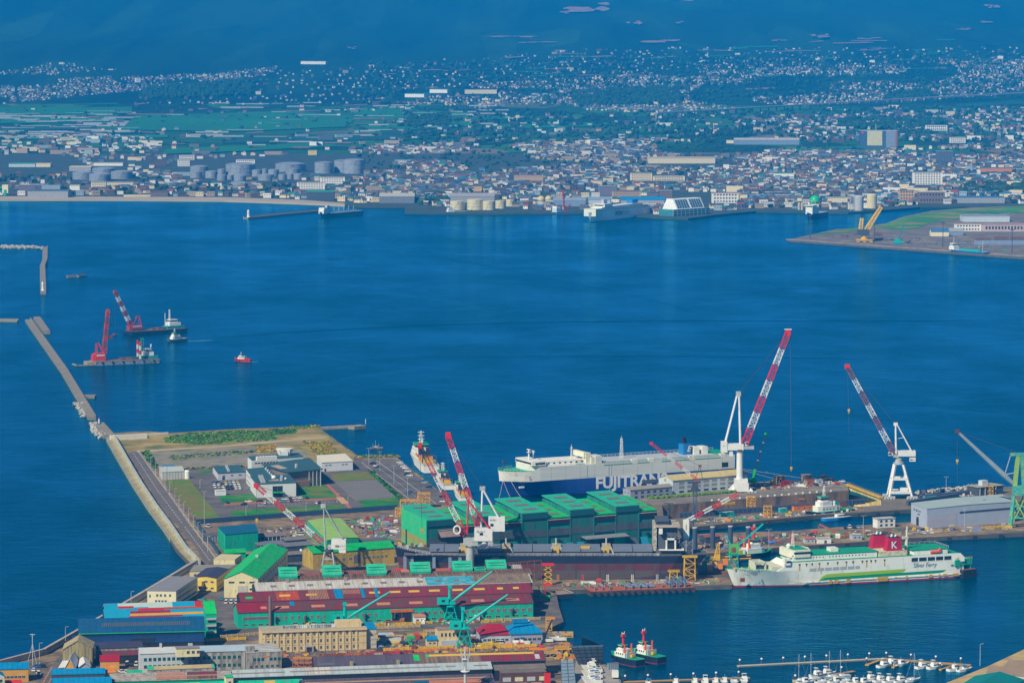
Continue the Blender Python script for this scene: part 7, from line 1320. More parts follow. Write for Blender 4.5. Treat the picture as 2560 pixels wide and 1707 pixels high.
for i in range(9): place_boat(1476+(i % 3)*3,1668+i*4.6,(0,0,1,1,1,3,1,1,3)[i],4+i,'white boat stored ashore behind the steel walls, %s in the line' % ('farthest','second','third','fourth','fifth','sixth','seventh','eighth','ninth')[i],GL+.9,'boats stored ashore')
for i,(x,y,k,lab) in enumerate(((1302,1607,3,'red-trimmed boat on the slipway hard'),(1360,1601,1,'grey cabin boat on the slipway hard'),(1392,1598,3,'small boat at the slipway edge'))): place_boat(x,y,k,8,lab,GL+.8,'boats on the slipway')
# steel flap walls and marina sheds
SP_ = M('steel_panel',(.20,.27,.33),.55,.12,.3); SPD = M('steel_rib',(.07,.11,.16),.6)
def panel_wall(label,tl,tr,br,bl,nx,ny,Ytop,zt,zb):
 A,B_ = G(*tl,zt),G(*tr,zt); Cc,D_ = G(*br,zb),G(*bl,zb); t = thing('steel_wall',label,'steel wall',D_); o = D_
 n = (B_-A).cross(D_-A).normalized(); n = n if n.y < 0 else -n; f = lambda u,v: A.lerp(B_,u).lerp(D_.lerp(Cc,u),v)-o
 mb = MB(); P = [f(0,0),f(1,0),f(1,1),f(0,1)]; mb.quad(*P); Q2 = [p-n*.5 for p in P]; mb.quad(*Q2[::-1])
 for i in range(4): mb.quad(P[i],P[(i+1) % 4],Q2[(i+1) % 4],Q2[i])
 mb.build('backing_plate',SPD,t)
 for i in range(nx):
  for j in range(ny):
   q = [f((i+.06)/nx,(j+.08)/ny),f((i+.94)/nx,(j+.08)/ny),f((i+.94)/nx,(j+.92)/ny),f((i+.06)/nx,(j+.92)/ny)]; m2 = MB().quad(*[p+n*.18 for p in q])
   for k in range(4): m2.quad(q[k],q[(k+1) % 4],q[(k+1) % 4]+n*.18,q[k]+n*.18)
   m2.build('panel',SP_,t)
 return t
panel_wall('ribbed grey-blue steel flap standing behind the stored boats',(1427,1616),(1508,1613),(1510,1656),(1446,1660),5,5,0,GL+11,GL+.3); panel_wall('narrow ribbed grey-blue steel flap leaning beside the stored boats',(1402,1650),(1434,1649),(1440,1707),(1404,1710),2,7,0,GL+8,GL+.3)
t = thing('steel_wall','smooth triangular steel plate behind the ribbed flap','steel wall',G(1454,1612)); o = Vector(t.location); P = [G(1454,1589,GL+9)-o,G(1454,1612,GL)-o,G(1508,1613,GL)-o]; n = Vector((0,.5,0)); MB().poly(P).poly([p+n for p in P[::-1]]).quad(P[0],P[2],P[2]+n,P[0]+n).build('plate',SP_,t)
t = bld('boat_fence','low grey sheet wall at the edge of the boatyard','wall',Q((1519,1659),(1546,1657),3,.6),3,'flat',0,M('sheet_grey',(.30,.38,.44),.6),SP_,over=.05)
for i in range(6): onwall(t,0,1+i*1.0,1.5,MB().box(-.06,.06,-.12,.02,-1.5,1.5).mesh('sheet_rib',SPD),name='sheet_rib')
t = thing('box_trailer','white box trailer on the boatyard concrete','trailer',G(1538,1696)); MB().box(-1.6,1.6,-1,5,.9,3.6).build('box',WHITE,t); MB().tube((-1.5,3,.5),(1.5,3,.5),.5,10).build('wheel',BLACK,t)
MQ = M('marina_shed_roof',(.34,.24,.15),.85,.12,.2); MT = M('marina_teal_roof',(.0,.20,.19),.7,.12,.08); z_ = 7.0
t = bld('marina_shed','marina shed with dark teal pitched roof cut by the bottom edge','shed',[(2380,1728),(2512,1728),(2560,1700),(2440,1690)],6,'gable',3.0,GREYW,MT,axis=1,over=.4)
t = bld('marina_shed','flat brown-roofed marina building at the right edge, nearer','building',[(2467,1683),(2600,1693),(2610,1674),(2474,1665)],6,'flat',0,M('marina_wall',(.50,.50,.46),.8),MQ,over=.3); INFO[t.name]
t = bld('marina_shed','flat brown-roofed marina building at the right edge, farther','building',[(2510,1667),(2620,1674),(2630,1655),(2524,1649)],6,'flat',0,M('marina_wall',(0,0,0)),MQ,over=.3)
t = bld('marina_shed','emerald-roofed marina shed in the bottom right corner','shed',[(2520,1740),(2640,1740),(2640,1700),(2535,1702)],5,'flat',0,GREYW,TGRN,over=.3)
# ================================================================== breakwaters and rubble
BC = M('breakwater_concrete',(.25,.225,.18),.9,.2,.12,(.22,.20,.17),.35); RK = M('rubble_stone',(.42,.40,.35),.9,.3,.5)
ICO = [(0,0,1),(.89,0,.45),(.28,.85,.45),(-.72,.53,.45),(-.72,-.53,.45),(.28,-.85,.45),(.72,.53,-.45),(-.28,.85,-.45),(-.89,0,-.45),(-.28,-.85,-.45),(.72,-.53,-.45),(0,0,-1)]
ICF = [(0,1,2),(0,2,3),(0,3,4),(0,4,5),(0,5,1),(1,6,2),(2,7,3),(3,8,4),(4,9,5),(5,10,1),(1,10,6),(2,6,7),(3,7,8),(4,8,9),(5,9,10),(11,7,6),(11,8,7),(11,9,8),(11,10,9),(11,6,10)]
R9 = random.Random(9)
def blob(mb,c,s,sz=None,m=0,j=.3):
 i = len(mb.v); sz = sz or s
 for v in ICO: k = 1+R9.uniform(-j,j); mb.v.append((c[0]+v[0]*s*k,c[1]+v[1]*s*k,c[2]+v[2]*sz*k))
 for f in ICF: mb.f.append(tuple(i+q for q in f)); mb.m.append(m)
def inpoly(x,y,pl):
 r = False; n = len(pl)
 for i in range(n):
  (x0,y0),(x1,y1) = pl[i],pl[(i+1) % n]
  if (y0 > y) != (y1 > y) and x < (x1-x0)*(y-y0)/(y1-y0)+x0: r = not r
 return r
def scatter(pl,n):
 xs = [p[0] for p in pl]; ys = [p[1] for p in pl]; out = []
 while len(out) < n:
  x,y = R9.uniform(min(xs),max(xs)),R9.uniform(min(ys),max(ys))
  if inpoly(x,y,pl): out.append((x,y))
 return out
def bwater(label,pts,w,z,parts=()):
 t = thing('breakwater',label,'breakwater',(0,0,0)); P = [G(x,y,z) for x,y in pts]
 for i in range(len(P)-1):
  a,b = P[i],P[i+1]; d = (b-a); n = max(1,int(d.length/40)); u = d.normalized(); s = Vector((-u.y,u.x,0))*w/2
  for k in range(n):
   p,q = a+d*(k/n)+u*.1,a+d*((k+1)/n)-u*.1; MB().prism([(p.x+s.x,p.y+s.y),(q.x+s.x,q.y+s.y),(q.x-s.x,q.y-s.y),(p.x-s.x,p.y-s.y)],-3,z).build('caisson',BC,t)
  e = Vector((s.x,s.y,0)); MB().bar(a+e*.8+Vector((0,0,.7)),b+e*.8+Vector((0,0,.7)),w*.22,1.6).build('parapet',BC,t)
 return t
t = bwater('long straight concrete breakwater leading from the bay to the seawall',[(70,798),(96,835),(160,925),(230,1042)],6.2,2.6); P = [G(x,y,2.2) for x,y in ((80,795),(104,830))]; MB().bar(P[0]+Vector((5,0,-.5)),P[1]+Vector((5,0,-.5)),7,4).build('landing',BC,t); p = G(212,985,3); MB().box(p.x-4,p.x+9,p.y-6,p.y+6,-2,2).build('landing',BC,t)
bwater('short breakwater stub joining the seawall beside rubble',[(246,1060),(272,1088)],8,2.6); t = thing('beacon','small white and red beacon on the breakwater stub','beacon',G(248,1058,2.6)); MB().tube((0,0,0),(0,0,3.4),.7,8).build('tower',WHITE,t); MB().tube((0,0,3.4),(0,0,4.6),.5,8).build('lantern',RED,t)
bwater('kinked concrete breakwater with a white beacon at upper left',[(113,617),(112,650),(106,664),(108,730)],6.5,3); t = thing('beacon','slim white beacon on the kinked breakwater at upper left','beacon',G(107,726,3)); MB().lathe((0,0,0),[(2.2,0),(1.5,1),(1.1,7),(1.7,7.4),(1.0,9),(.3,10)],12).build('tower',WHITE,t); MB().lathe((0,0,8.2),[(1.05,0),(1.05,.8)],10).build('lantern',PALE,t)
for i,(a,b) in enumerate((((168,691),(188,690)),((194,689),(214,687)))): bwater('detached low concrete block in the bay, %s one' % ('western','eastern')[i],[a,b],4.4,1.6)
bwater('low concrete breakwater end at the left edge of the bay',[(-60,799),(45,801)],5,1.6); t = bwater('thin far jetty with white lighthouse below the beach',[(614,544),(700,535),(800,526)],9,2.6); t = thing('lighthouse','white lighthouse at the tip of the thin far jetty','lighthouse',G(621,543,2.6)); MB().lathe((0,0,0),[(3,0),(2,2),(1.6,8),(2.2,8.6),(1.2,10.4),(.3,11.6)],12).build('tower',WHITE,t); MB().lathe((0,0,8.8),[(1.3,0),(1.3,1.2)],10).build('lantern',PALE,t)
rb = MB()
for pl,n,s in (([(186,1012),(212,1008),(234,1036),(226,1046),(204,1042)],170,1.3),([(226,1062),(240,1060),(264,1092),(250,1098),(232,1084)],190,1.3),([(-60,614),(108,618),(108,624),(-60,620)],260,1.6),([(2289,1238),(2444,1222),(2444,1218),(2289,1233)],160,1.1)):
 for x,y in scatter(pl,n): p = G(x,y,0); blob(rb,(p.x,p.y,R9.uniform(-.2,1.9)),R9.uniform(.6,1.4)*s,R9.uniform(.6,1.1)*s)
rb.build('rubble',RK,kind='stuff',label='pale armour stones heaped beside the breakwaters')
# ================================================================== greenery on the reclaimed land
SH = [M('thicket_green',(.045,.22,.010),.9,.4,.4),M('thicket_dark',(.018,.075,.018),.9,.4,.4),M('thicket_yellow',(.40,.27,.010),.9,.3,.4),M('thicket_lime',(.16,.28,.010),.9,.3,.4)]
sb = MB()
for pl,n,ms in (([(408,1094),(470,1084),(600,1076),(700,1080),(686,1100),(560,1108),(490,1112),(415,1106)],2300,(0,0,0,1,3,3)),([(675,1074),(735,1072),(740,1084),(690,1086)],260,(0,1)),([(640,1118),(690,1113),(694,1130),(650,1136)],220,(2,)),([(758,1104),(820,1104),(850,1134),(790,1136)],520,(2,2,3)),([(335,1088),(372,1086),(370,1094),(345,1096)],90,(0,1)),([(352,1128),(372,1126),(396,1168),(384,1172)],200,(1,0)),([(893,1140),(990,1137),(1000,1142),(900,1147)],200,(0,2)),([(720,1066),(800,1063),(800,1070),(720,1074)],160,(2,0)),([(440,1172),(700,1160),(700,1163),(440,1176)],160,(1,)),([(420,1140),(640,1125),(640,1132),(430,1150)],240,(1,3)),([(918,1176),(928,1175),(1008,1246),(1000,1250)],260,(1,0)),([(1570,1246),(1640,1243),(1640,1246),(1572,1249)],30,(0,))):
 for x,y in scatter(pl,n):
  p = G(x,y,GL); s = R9.uniform(.35,1.2); m = R9.choice(ms)
  for _ in range(3):
   a = R9.uniform(0,6.28); q = Vector((p.x+math.cos(a)*s,p.y+math.sin(a)*s,GL+R9.uniform(.1,.7)*s)); i = len(sb.v); k = s*R9.uniform(.5,1.0); b = R9.uniform(0,6.28); c,d = math.cos(b)*k,math.sin(b)*k
   sb.v += [(q.x-c,q.y-d,q.z-k*.4),(q.x+c,q.y+d,q.z-k*.2),(q.x+c*.6-d*.3,q.y+d*.6+c*.3,q.z+k*.5),(q.x-c*.7-d*.3,q.y-d*.7+c*.3,q.z+k*.4)]; sb.f.append((i,i+1,i+2,i+3)); sb.m.append(m)
sb.build('shrubbery',SH,kind='stuff',label='wild green and yellow thicket on the reclaimed land')
# ================================================================== far shore: landmarks
BOXES = []
def fb(name,label,cat,x0,x1,base,top,wm,rm,dep=None,roof='flat',rh=2.0,rows=0,cols=0,tilt=0.0,over=.4,gm=None,name_w='window'):
 a,b = GF(x0,base),GF(x1,base-tilt); k = (a.y*CP+CAMZ*SP)/FPX; h = (base-top)*k; L = (b-a).length; d = (b-a).normalized(); n = Vector((-d.y,d.x,0))*(dep or min(30,max(10,L*.45)))
 z = a.z; q = [a,b,b+n,a+n]; q = [Vector((p.x,p.y,z+h)) for p in q]; BOXES.append((x0-3,x1+3,top-3,base+8))
 if roof == 'gable': h -= rh*.6
 t = bld(name,label,cat,q,h,roof,rh,wm,rm,over=over,base=z,thick=.5)
 if rows:
  w = L*.9/cols; me = win_mesh(w*.62,h/rows*.5,gm or GLASS,FRAME,name_w)
  for r in range(rows):
   for c in range(cols): onwall(t,0,L*.05+w*(c+.5),h*(r+.55)/rows,me)
 return t
def tank(label,x0,x1,top,bot,mat,dome=.10,dx=0.0,s=2.735,oy=0,cat='tank',grp=None):
 x0,x1,top,bot = x0/s+dx,x1/s+dx,top/s+oy,bot/s+oy; p = GF((x0+x1)/2,bot-1.0); k = (p.y*CP+CAMZ*SP)/FPX; r = (x1-x0)/2*k; h = (bot-top)*k*.86
 t = thing('storage_tank',label,cat,p+Vector((0,r,0)),0,grp); MB().lathe((0,0,0),[(r,-1),(r,h*.5),(r,h)],28).build('shell',mat,t); MB().lathe((0,0,h),[(r*1.01,-.3),(r*1.01,.2),(r*.5,r*dome),(.3,r*dome*1.3)],28).build('roof',mat,t)
 for z in (.33,.66): MB().lathe((0,0,h*z),[(r*1.012,-.18),(r*1.012,.18)],28).build('wind_girder',M('girder_grey',(.20,.24,.29),.6),t)
 MB().bar((-r*.5,-r*.92,0),(r*.2,-r*1.02,h),.7).build('stair',GREYP,t); BOXES.append((x0-2,x1+2,top-2,bot+10)); return t
TS = M('tank_steel',(.27,.31,.37),.6,.10,.05,(.20,.23,.28),.3,rnd=.12); TC = M('tank_cream',(.70,.62,.36),.6,.06,.05)
for i,c in enumerate([(487,632,1178,1232),(622,780,1152,1200),(600,750,1190,1242),(750,900,1172,1228)]): tank('grey fuel tank in the western group of four, %s' % ('west','rear','front','east')[i],*c,TS,grp='grey fuel tanks')
nm = ['rear west of the middle group','front west of the middle group','second in front of middle group','small one left of the huge tank','huge squat one in the middle group','small front one below the huge tank','tiny one below the huge tank','front one right of the tiny tank','small one right of the huge tank','narrow one behind the row','mid-sized one before the rear giant','rear giant east of the huge one','low one in front of the rear giant','broad front one in the east half','small front one in the east half','narrow front one in the east half','last small one of the east half','tall one beside the tallest','tallest one nearest the apartment blocks','tall one between the two tallest']
for i,c in enumerate([(1295,1420,1135,1200),(1295,1380,1172,1222),(1400,1485,1170,1222),(1485,1540,1155,1205),(1535,1740,1120,1205),(1480,1550,1195,1240),(1550,1595,1197,1235),(1595,1680,1200,1243),(1720,1790,1160,1212),(1790,1830,1152,1200),(1830,1905,1158,1210),(1875,2085,1120,1180),(1950,2050,1152,1195),(1760,1872,1195,1240),(1900,1960,1190,1235),(1960,2005,1188,1230),(2005,2070,1188,1232),(2148,2275,1105,1190),(2344,2490,1085,1192),(2283,2400,1090,1185)]): tank('grey fuel tank, ' + nm[i],*c,TS,grp='grey fuel tanks')
for i,c in enumerate([(752,850,1372,1440),(868,980,1360,1440),(973,1060,1372,1440),(1062,1132,1368,1430),(1135,1195,1362,1415)]): tank('cream fuel tank on the far quay, %s from the west' % ('first','widest and second','third','fourth','fifth')[i],*c,TC,.06,850,grp='cream fuel tanks')
def sphere(label,x0,x1,top,bot,mat,dx,s=2.735):
 cx = (x0+x1)/2/s+dx; p = GF(cx,bot/s); k = (p.y*CP+CAMZ*SP)/FPX; r = (x1-x0)/2/s*k; t = thing('gas_sphere',label,'gas sphere',p+Vector((0,r,0))); pr = [(max(.05,r*math.sin(a*math.pi/12)),r*1.12-r*math.cos(a*math.pi/12)) for a in range(13)]
 MB().lathe((0,0,0),pr,24).build('shell',mat,t,smooth=True); mb = MB()
 for a in range(8): q = a*math.pi/4; mb.tube((r*.95*math.cos(q),r*.95*math.sin(q),0),(r*.95*math.cos(q),r*.95*math.sin(q),r*1.05),r*.05,5)
 mb.build('leg',GREYP,t); MB().lathe((0,0,r*1.12),[(r*1.02,-.4),(r*1.02,.4)],24).build('walkway',GREYP,t); BOXES.append((x0/s+dx-2,x1/s+dx+2,top/s-2,bot/s+3))
sphere('yellow gas sphere on the far quay, western of the pair',1348,1402,1340,1398,M('sphere_yellow',(.68,.52,.16),.5,.06),850); sphere('yellow gas sphere on the far quay, eastern of the pair',1402,1452,1335,1392,MATS['sphere_yellow'],850); sphere('bright green gas sphere on the far quay',888,964,1343,1418,M('sphere_green',(.02,.50,.16),.35,.04),1700)
def silo(label,x0,x1,top,bot,mat,dx=1700,s=2.735,fr=False):
 p = GF((x0+x1)/2/s+dx,bot/s); k = (p.y*CP+CAMZ*SP)/FPX; r = (x1-x0)/2/s*k; h = (bot-top)/s*k*.93; t = thing('silo',label,'silo',p+Vector((0,r,0))); MB().lathe((0,0,0),[(r,0),(r,h*.92),(r*.6,h)],20).build('shell',mat,t)
 if fr: MB().lattice((-r*1.5,0,0),(-r*1.5,0,h*1.02),r*.8,r*.8,6,.5).build('stair_tower',GREYP,t)
 BOXES.append((x0/s+dx-2,x1/s+dx+2,top/s-2,bot/s+3))
silo('grey silo with a steel stair tower on the far quay',1195,1258,1330,1442,M('silo_grey',(.46,.47,.46),.6),fr=True); silo('tall cream silo on the far quay',1280,1350,1320,1426,TC)
for i in range(2): silo('slim tan silo left of the green sphere, %s' % ('western','eastern')[i],806+i*21,824+i*21,1382,1436,M('silo_tan',(.52,.46,.32),.7))
silo('short white tank beside the green sphere',876,892,1385,1422,WHITE)
# ferry terminal with slanted glass
t = thing('ferry_terminal','white-framed ferry terminal with slanted glass facade on far quay','terminal',GF(1683,541)); a = Vector(t.location); e = GF(1774,535); L = (e-a).length; t.rotation_euler = (0,0,math.atan2((e-a).y,(e-a).x)); k = .62; H = 25; TGL = M('teal_glass',(.05,.24,.26),.2,.2,.2,spec=.7); BOXES.append((1678,1780,480,546))
MB().box(0,L,0,30,0,10).build('base_hall',TGL,t);
for i in range(9): MB().box(L*i/9-.25,L*i/9+.25,-.3,.1,0,10).build('mullion',WHITE,t)
for z in (3.2,6.6,9.8): MB().box(0,L,-.35,.1,z,z+.5).build('floor_band',WHITE,t)
f = MB(); f.quad((L*.10,0,10),(L*.86,0,10),(L*.98,18,H),(L*.22,18,H)); f.quad((L*.22,18,H),(L*.98,18,H),(L*.98,30,H),(L*.22,30,H)).quad((L*.86,0,10),(L*.86,30,10),(L*.98,30,H),(L*.98,18,H)).quad((L*.10,30,10),(L*.10,0,10),(L*.22,18,H),(L*.22,30,H)); f.build('slanted_roof',M('terminal_white',(.74,.76,.72),.5),t)
S3 = lambda u,v: Vector((L*(.10+.12*v+.76*u),18*v,10+(H-10)*v)); nn = Vector((0,-.62,.78))
for u0,u1 in ((.04,.48),(.54,.96)): MB().quad(*[S3(*q)+nn*.3 for q in ((u0,.08),(u1,.08),(u1,.9),(u0,.9))]).build('roof_glass',M('dark_teal_glass',(.04,.10,.13),.2,.2,.3,spec=.7),t); mb = MB(); [mb.bar(S3(u0+(u1-u0)*j/5,.08)+nn*.4,S3(u0+(u1-u0)*j/5,.9)+nn*.4,.4) for j in range(6)]; mb.build('glazing_bar',GREYP,t)
# hotel with dark blue and red flanks
HK = (GF(2195,370).y*CP+CAMZ*SP)/FPX
t = fb('hotel_block','tall cream hotel block with dark blue stripes and red-brown flank','hotel',2152,2243,370,328,M('hotel_blue',(.06,.11,.19),.6),GREYR,40); L = INFO[t.name]['L']; h = INFO[t.name]['h']
onwall(t,0,L*.38,h*.56,MB().box(-L*.205,L*.205,-.8,.1,-h*.42,h*.44).mesh('front_panel',CREAM),name='front_panel'); onwall(t,0,L*.82,h*.5,MB().box(-L*.13,L*.13,-.8,.1,-h*.5,h*.5).mesh('front_panel',M('hotel_lilac',(.26,.30,.40),.6)),name='front_panel'); onwall(t,0,L*.975,h*.5,MB().box(-L*.025,L*.025,-1.0,.1,-h*.5,h*.5).mesh('front_panel',M('hotel_brick',(.36,.10,.06),.7)),name='front_panel'); onwall(t,0,L*.05,h*.9,MB().box(-2,2,-.8,.1,-2.6,2.6).mesh('sign_board',RED),name='sign_board')
for r in range(7): onwall(t,0,L*.20,h*(.22+.1*r),win_mesh(3,1.6,TGL,FRAME)); onwall(t,0,L*.56,h*(.22+.1*r),win_mesh(3,1.6,TGL,FRAME))
MB().tube((0,0,0),(0,0,14),.5,5).build('roof_mast',WHITE,INFO[t.name]['roof']).location = (L*.42,10,h)
W_ = M('far_white',(.82,.80,.72),.7,.08,rnd=.1); Wc = M('far_cream',(.80,.70,.44),.7,.08,rnd=.1); Wg = M('far_grey',(.34,.36,.38),.7,.1,rnd=.12); Wb = M('far_brown',(.20,.14,.12),.7,.12); Wbl = M('far_blue_roof',(.05,.17,.33),.6,.1); Wt = M('far_tan',(.48,.34,.20),.7,.1)
LST = [('apartment_block','long white apartment slab with rows of balconies on the right','apartments',2282,2356,462,432,W_,GREYR,14,7,10),('apartment_block','white apartment row beside the tallest grey tanks, upper','apartments',800,862,462,444,W_,GREYR,12,4,9),('apartment_block','white apartment row beside the tallest grey tanks, lower','apartments',742,812,474,457,W_,GREYR,12,4,10),('office_block','white block with dark window bands among western houses','office',444,474,416,400,W_,GREYR,14,3,5),('office_block','stepped white block behind the western white block','office',448,486,400,389,W_,GREYR,14,2,7),
 ('school_building','long low white school in the western town','school',590,637,409,400,W_,GREYR,12,2,9),('cinema','pale yellow windowless cube in the western town','hall',770,792,388,377,M('far_yellow',(.66,.55,.16),.7),GREYR,14,0,0),('beach_warehouse','large blue-grey warehouse behind the beach','warehouse',69,170,494,478,Wg,M('far_slate',(.10,.14,.20),.6),40,0,0),('seaside_office','cream three-storey office behind the beach','office',228,265,470,456,Wc,GREYR,14,3,6),('seaside_store','long cream store roof beside the cream seaside office','store',267,334,463,457,Wc,M('far_sand',(.5,.44,.32),.8),16,0,0),('brick_store','brown store building on the beach road','store',377,419,491,480,Wb,RUST,16,2,7),('beach_wall','long low cream wall along the beach road','wall',309,376,492,488,Wc,Wc,2,0,0),
 ('dark_warehouse','dark warehouse with green roof at the beach end','warehouse',766,835,501,480,M('far_dark',(.06,.075,.09),.7),TGRN,26,0,0),('green_roof_hall','long hall with green roof at far left','hall',22,88,418,410,PALE,TGRN,30,0,0),('cream_hall','cream hall beside the green roofed hall','hall',90,126,418,410,Wc,Wc,20,0,0),('cream_depot','depot with broad pale roof in the west','depot',173,227,428,418,Wg,Wc,40,0,0),('white_depot','long white depot in the west','depot',234,307,415,408,W_,GREYR,20,0,0),('white_cube','white cube building behind the beach car park','building',174,199,476,464,W_,GREYR,16,0,0),
 ('grey_warehouse','grey warehouse with pale gabled roof west of the cream tanks','warehouse',948,1036,508,488,M('far_shed',(.18,.20,.23),.7),M('far_pale_roof',(.48,.46,.40),.7),50,0,0),('grey_warehouse','big warehouse with broad grey roof behind the cream tanks','warehouse',1126,1236,507,488,Wg,M('far_mid_roof',(.36,.36,.36),.7),50,0,0),('orange_block','plain orange-tan block north of the cream tanks','block',1183,1205,479,466,M('far_orange',(.60,.38,.18),.7),Wb,14,0,0),('pink_hall','hall with pinkish roof in the middle town','hall',1285,1358,452,441,Wt,M('far_pink',(.44,.30,.28),.8),30,0,0),('cream_school','cream school with window rows, west part','school',1576,1630,452,434,Wc,GREYR,14,4,9),('cream_school','cream school with window rows, east part','school',1632,1712,452,441,Wc,GREYR,14,2,12),
 ('shopping_centre','broad cream shopping centre with flat roof','mall',1621,1788,409,396,Wc,M('far_sand',(0,0,0)),60,0,0),('tan_office','long tan office behind the distant ferry','office',1530,1602,494,478,Wt,Wb,16,3,12),('plum_block','plum apartment block behind the distant ferry','apartments',1496,1541,490,466,M('far_plum',(.22,.19,.26),.7),Wg,14,5,6),('blue_shed','blue-grey quay shed east of the yellow spheres','shed',1383,1464,516,499,M('far_shed_blue',(.22,.30,.42),.7),M('far_roof_blue',(.26,.34,.44),.6),40,0,0),('blue_shed','pale blue gabled quay shed behind the ferry bow','shed',1472,1526,515,497,PALE,M('far_roof_blue',(0,0,0)),40,0,0),('blue_shed','shed with bright blue roof beside the ferry terminal','shed',1552,1662,511,497,Wg,M('far_cobalt',(.02,.24,.52),.5),40,0,0),('brown_block','dark brown block left of the ferry terminal','block',1650,1680,500,477,Wb,Wg,14,4,5),
 ('tan_block','orange-tan block near the cream silo','block',2248,2286,500,477,M('far_orange',(0,0,0)),Wb,16,3,5),('brown_works','brown works with cream upper storey right of the tan block','works',2296,2362,508,480,Wb,Wc,20,2,8),('orange_store','row store with bright orange front at the right edge','store',2450,2537,430,422,ORANGE,Wg,16,0,0),('dark_tower','dark twin apartment tower right of the hotel','apartments',2341,2382,404,379,M('far_navy',(.10,.12,.17),.7),Wg,16,6,5),('terminal_annex','white and pink annex right of the ferry terminal','building',1780,1846,508,484,W_,M('far_pink',(0,0,0)),20,3,8),('long_depot','long blue-grey depot left of the hotel','depot',1836,1998,362,348,M('far_shed_blue',(0,0,0)),GREYR,30,0,0),('white_institute','white institute building right of the hotel','building',2375,2414,358,344,W_,GREYR,14,3,7),('white_institute','slanting white institute on the wooded rise','building',2314,2368,327,314,W_,GREYR,14,2,10),('cream_terrace','low cream shed between green sphere and silos','shed',2066,2126,506,495,Wc,GREYR,20,0,0),('teal_store','white store with teal roof in the right town','store',1932,1985,442,434,W_,TGRN,20,0,0),('low_sheds','row of low blue roofed sheds at right','shed',2389,2512,508,494,Wg,Wbl,40,0,0),('hill_school','white school on the far slope','school',1074,1118,233,224,W_,GREYR,20,0,0),('hill_factory','pale factory with teal roof on the far slope','factory',1012,1060,244,235,W_,TEAL,40,0,0),('hill_school','long pale building on the far slope right of the white school','school',1162,1242,235,225,Wc,GREYR,20,0,0),('hill_hospital','white hospital above the left hillside town','hospital',752,814,161,154,W_,GREYR,20,0,0),('hill_tower','pair of pale towers in the left hillside town','tower',340,352,207,195,W_,GREYR,14,0,0),
 ('timber_shed','long pale blue shed on the far timber quay','shed',2408,2524,555,541,PALE,M('far_roof_blue',(0,0,0)),40,0,0),('timber_office','white two-storey office on the far timber quay','office',2388,2453,578,561,W_,M('far_pink',(0,0,0)),16,2,8),('timber_hall','long pink hall with dark windows on the far timber quay','hall',2456,2580,579,562,M('far_rose',(.55,.42,.40),.7),M('far_pink',(0,0,0)),20,1,14),('timber_store','cream store with blue roof on the far timber quay','store',2328,2372,591,576,Wc,Wbl,20,0,0),('timber_store','blue store beside the cream store on timber quay','store',2374,2408,588,575,M('far_shed_blue',(0,0,0)),Wg,20,0,0)]
ISL = [(1968,600),(2020,588),(2090,573),(2150,569),(2215,558),(2260,541),(2330,527),(2430,519),(2760,508),(2760,660),(2560,644)]
sheet('timber_quay_ground',ISL,-3,GL + .02,DARKW,mtop=M('quay_grey',(.15,.13,.12),.9,.15,.02,(.28,.22,.14),.35),kind='structure')
sheet('timber_quay_grass',[(2030,586),(2120,572),(2210,560),(2262,543),(2335,529),(2440,521),(2600,512),(2600,530),(2420,538),(2400,548),(2330,556),(2290,572),(2230,574),(2180,566),(2120,582)],GL,GL+.4,M('rough_grass',(.04,.22,.02),.95,.4,.01,(.26,.22,.08),.36),kind='structure')
for r in LST: fb(*r[:9],dep=r[9],rows=r[10],cols=r[11],roof='gable' if r[0] in ('grey_warehouse','blue_shed','long_depot','timber_store') else 'flat',rh=4)
p = GF(56,467); t = fb('superstore','dark store with big white rooftop lettering behind the beach','store',46,118,472,463,M('far_navy',(0,0,0)),Wg,30); text('TRIAL',6.6,GLW,t,(3,-.4,INFO[t.name]['h']+.5),name='roof_lettering',bold=.1)
t = thing('batching_plant','green and white batching plant at the left edge behind the beach','plant',GF(13,489)); MB().box(-5,5,0,10,4,18).build('tower',Wc,t); MB().lathe((0,3,0),[(4,0),(4,10)],14).build('drum',TGRN,t); MB().bar((-14,3,10),(2,3,19),2).build('conveyor',TGRN,t); BOXES.append((0,24,455,491))
# beach, viaduct, timber stacks
sheet('beach',[(-200,492),(0,491),(300,492),(560,493),(760,500),(862,508),(862,513),(760,508),(560,501),(300,499),(0,499),(-200,499)],GL-2.6,GL+.05,M('sand',(.44,.36,.26),.95,.1,.02),kind='structure')
t = thing('viaduct','long elevated road on grey piers crossing the far plain','viaduct',GF(1700,292)); o = Vector(t.location); P = [GF(x,y)+Vector((0,0,14))-o for x,y in ((1640,296),(1800,287),(2000,275),(2250,260),(2560,244))]
for a,b in zip(P,P[1:]): MB().bar(a,b,16,3.5).build('road_deck',M('viaduct_grey',(.34,.32,.30),.8),t)
for k in range(40): f = k/40*4; i = min(3,int(f)); c = P[i].lerp(P[i+1],f-i); MB().box(c.x-2,c.x+2,c.y-2,c.y+2,c.z-15,c.z).build('pier',M('viaduct_grey',(0,0,0)),t)
LOGM = M('log_ends',(.22,.13,.09),.9,.4,.6)
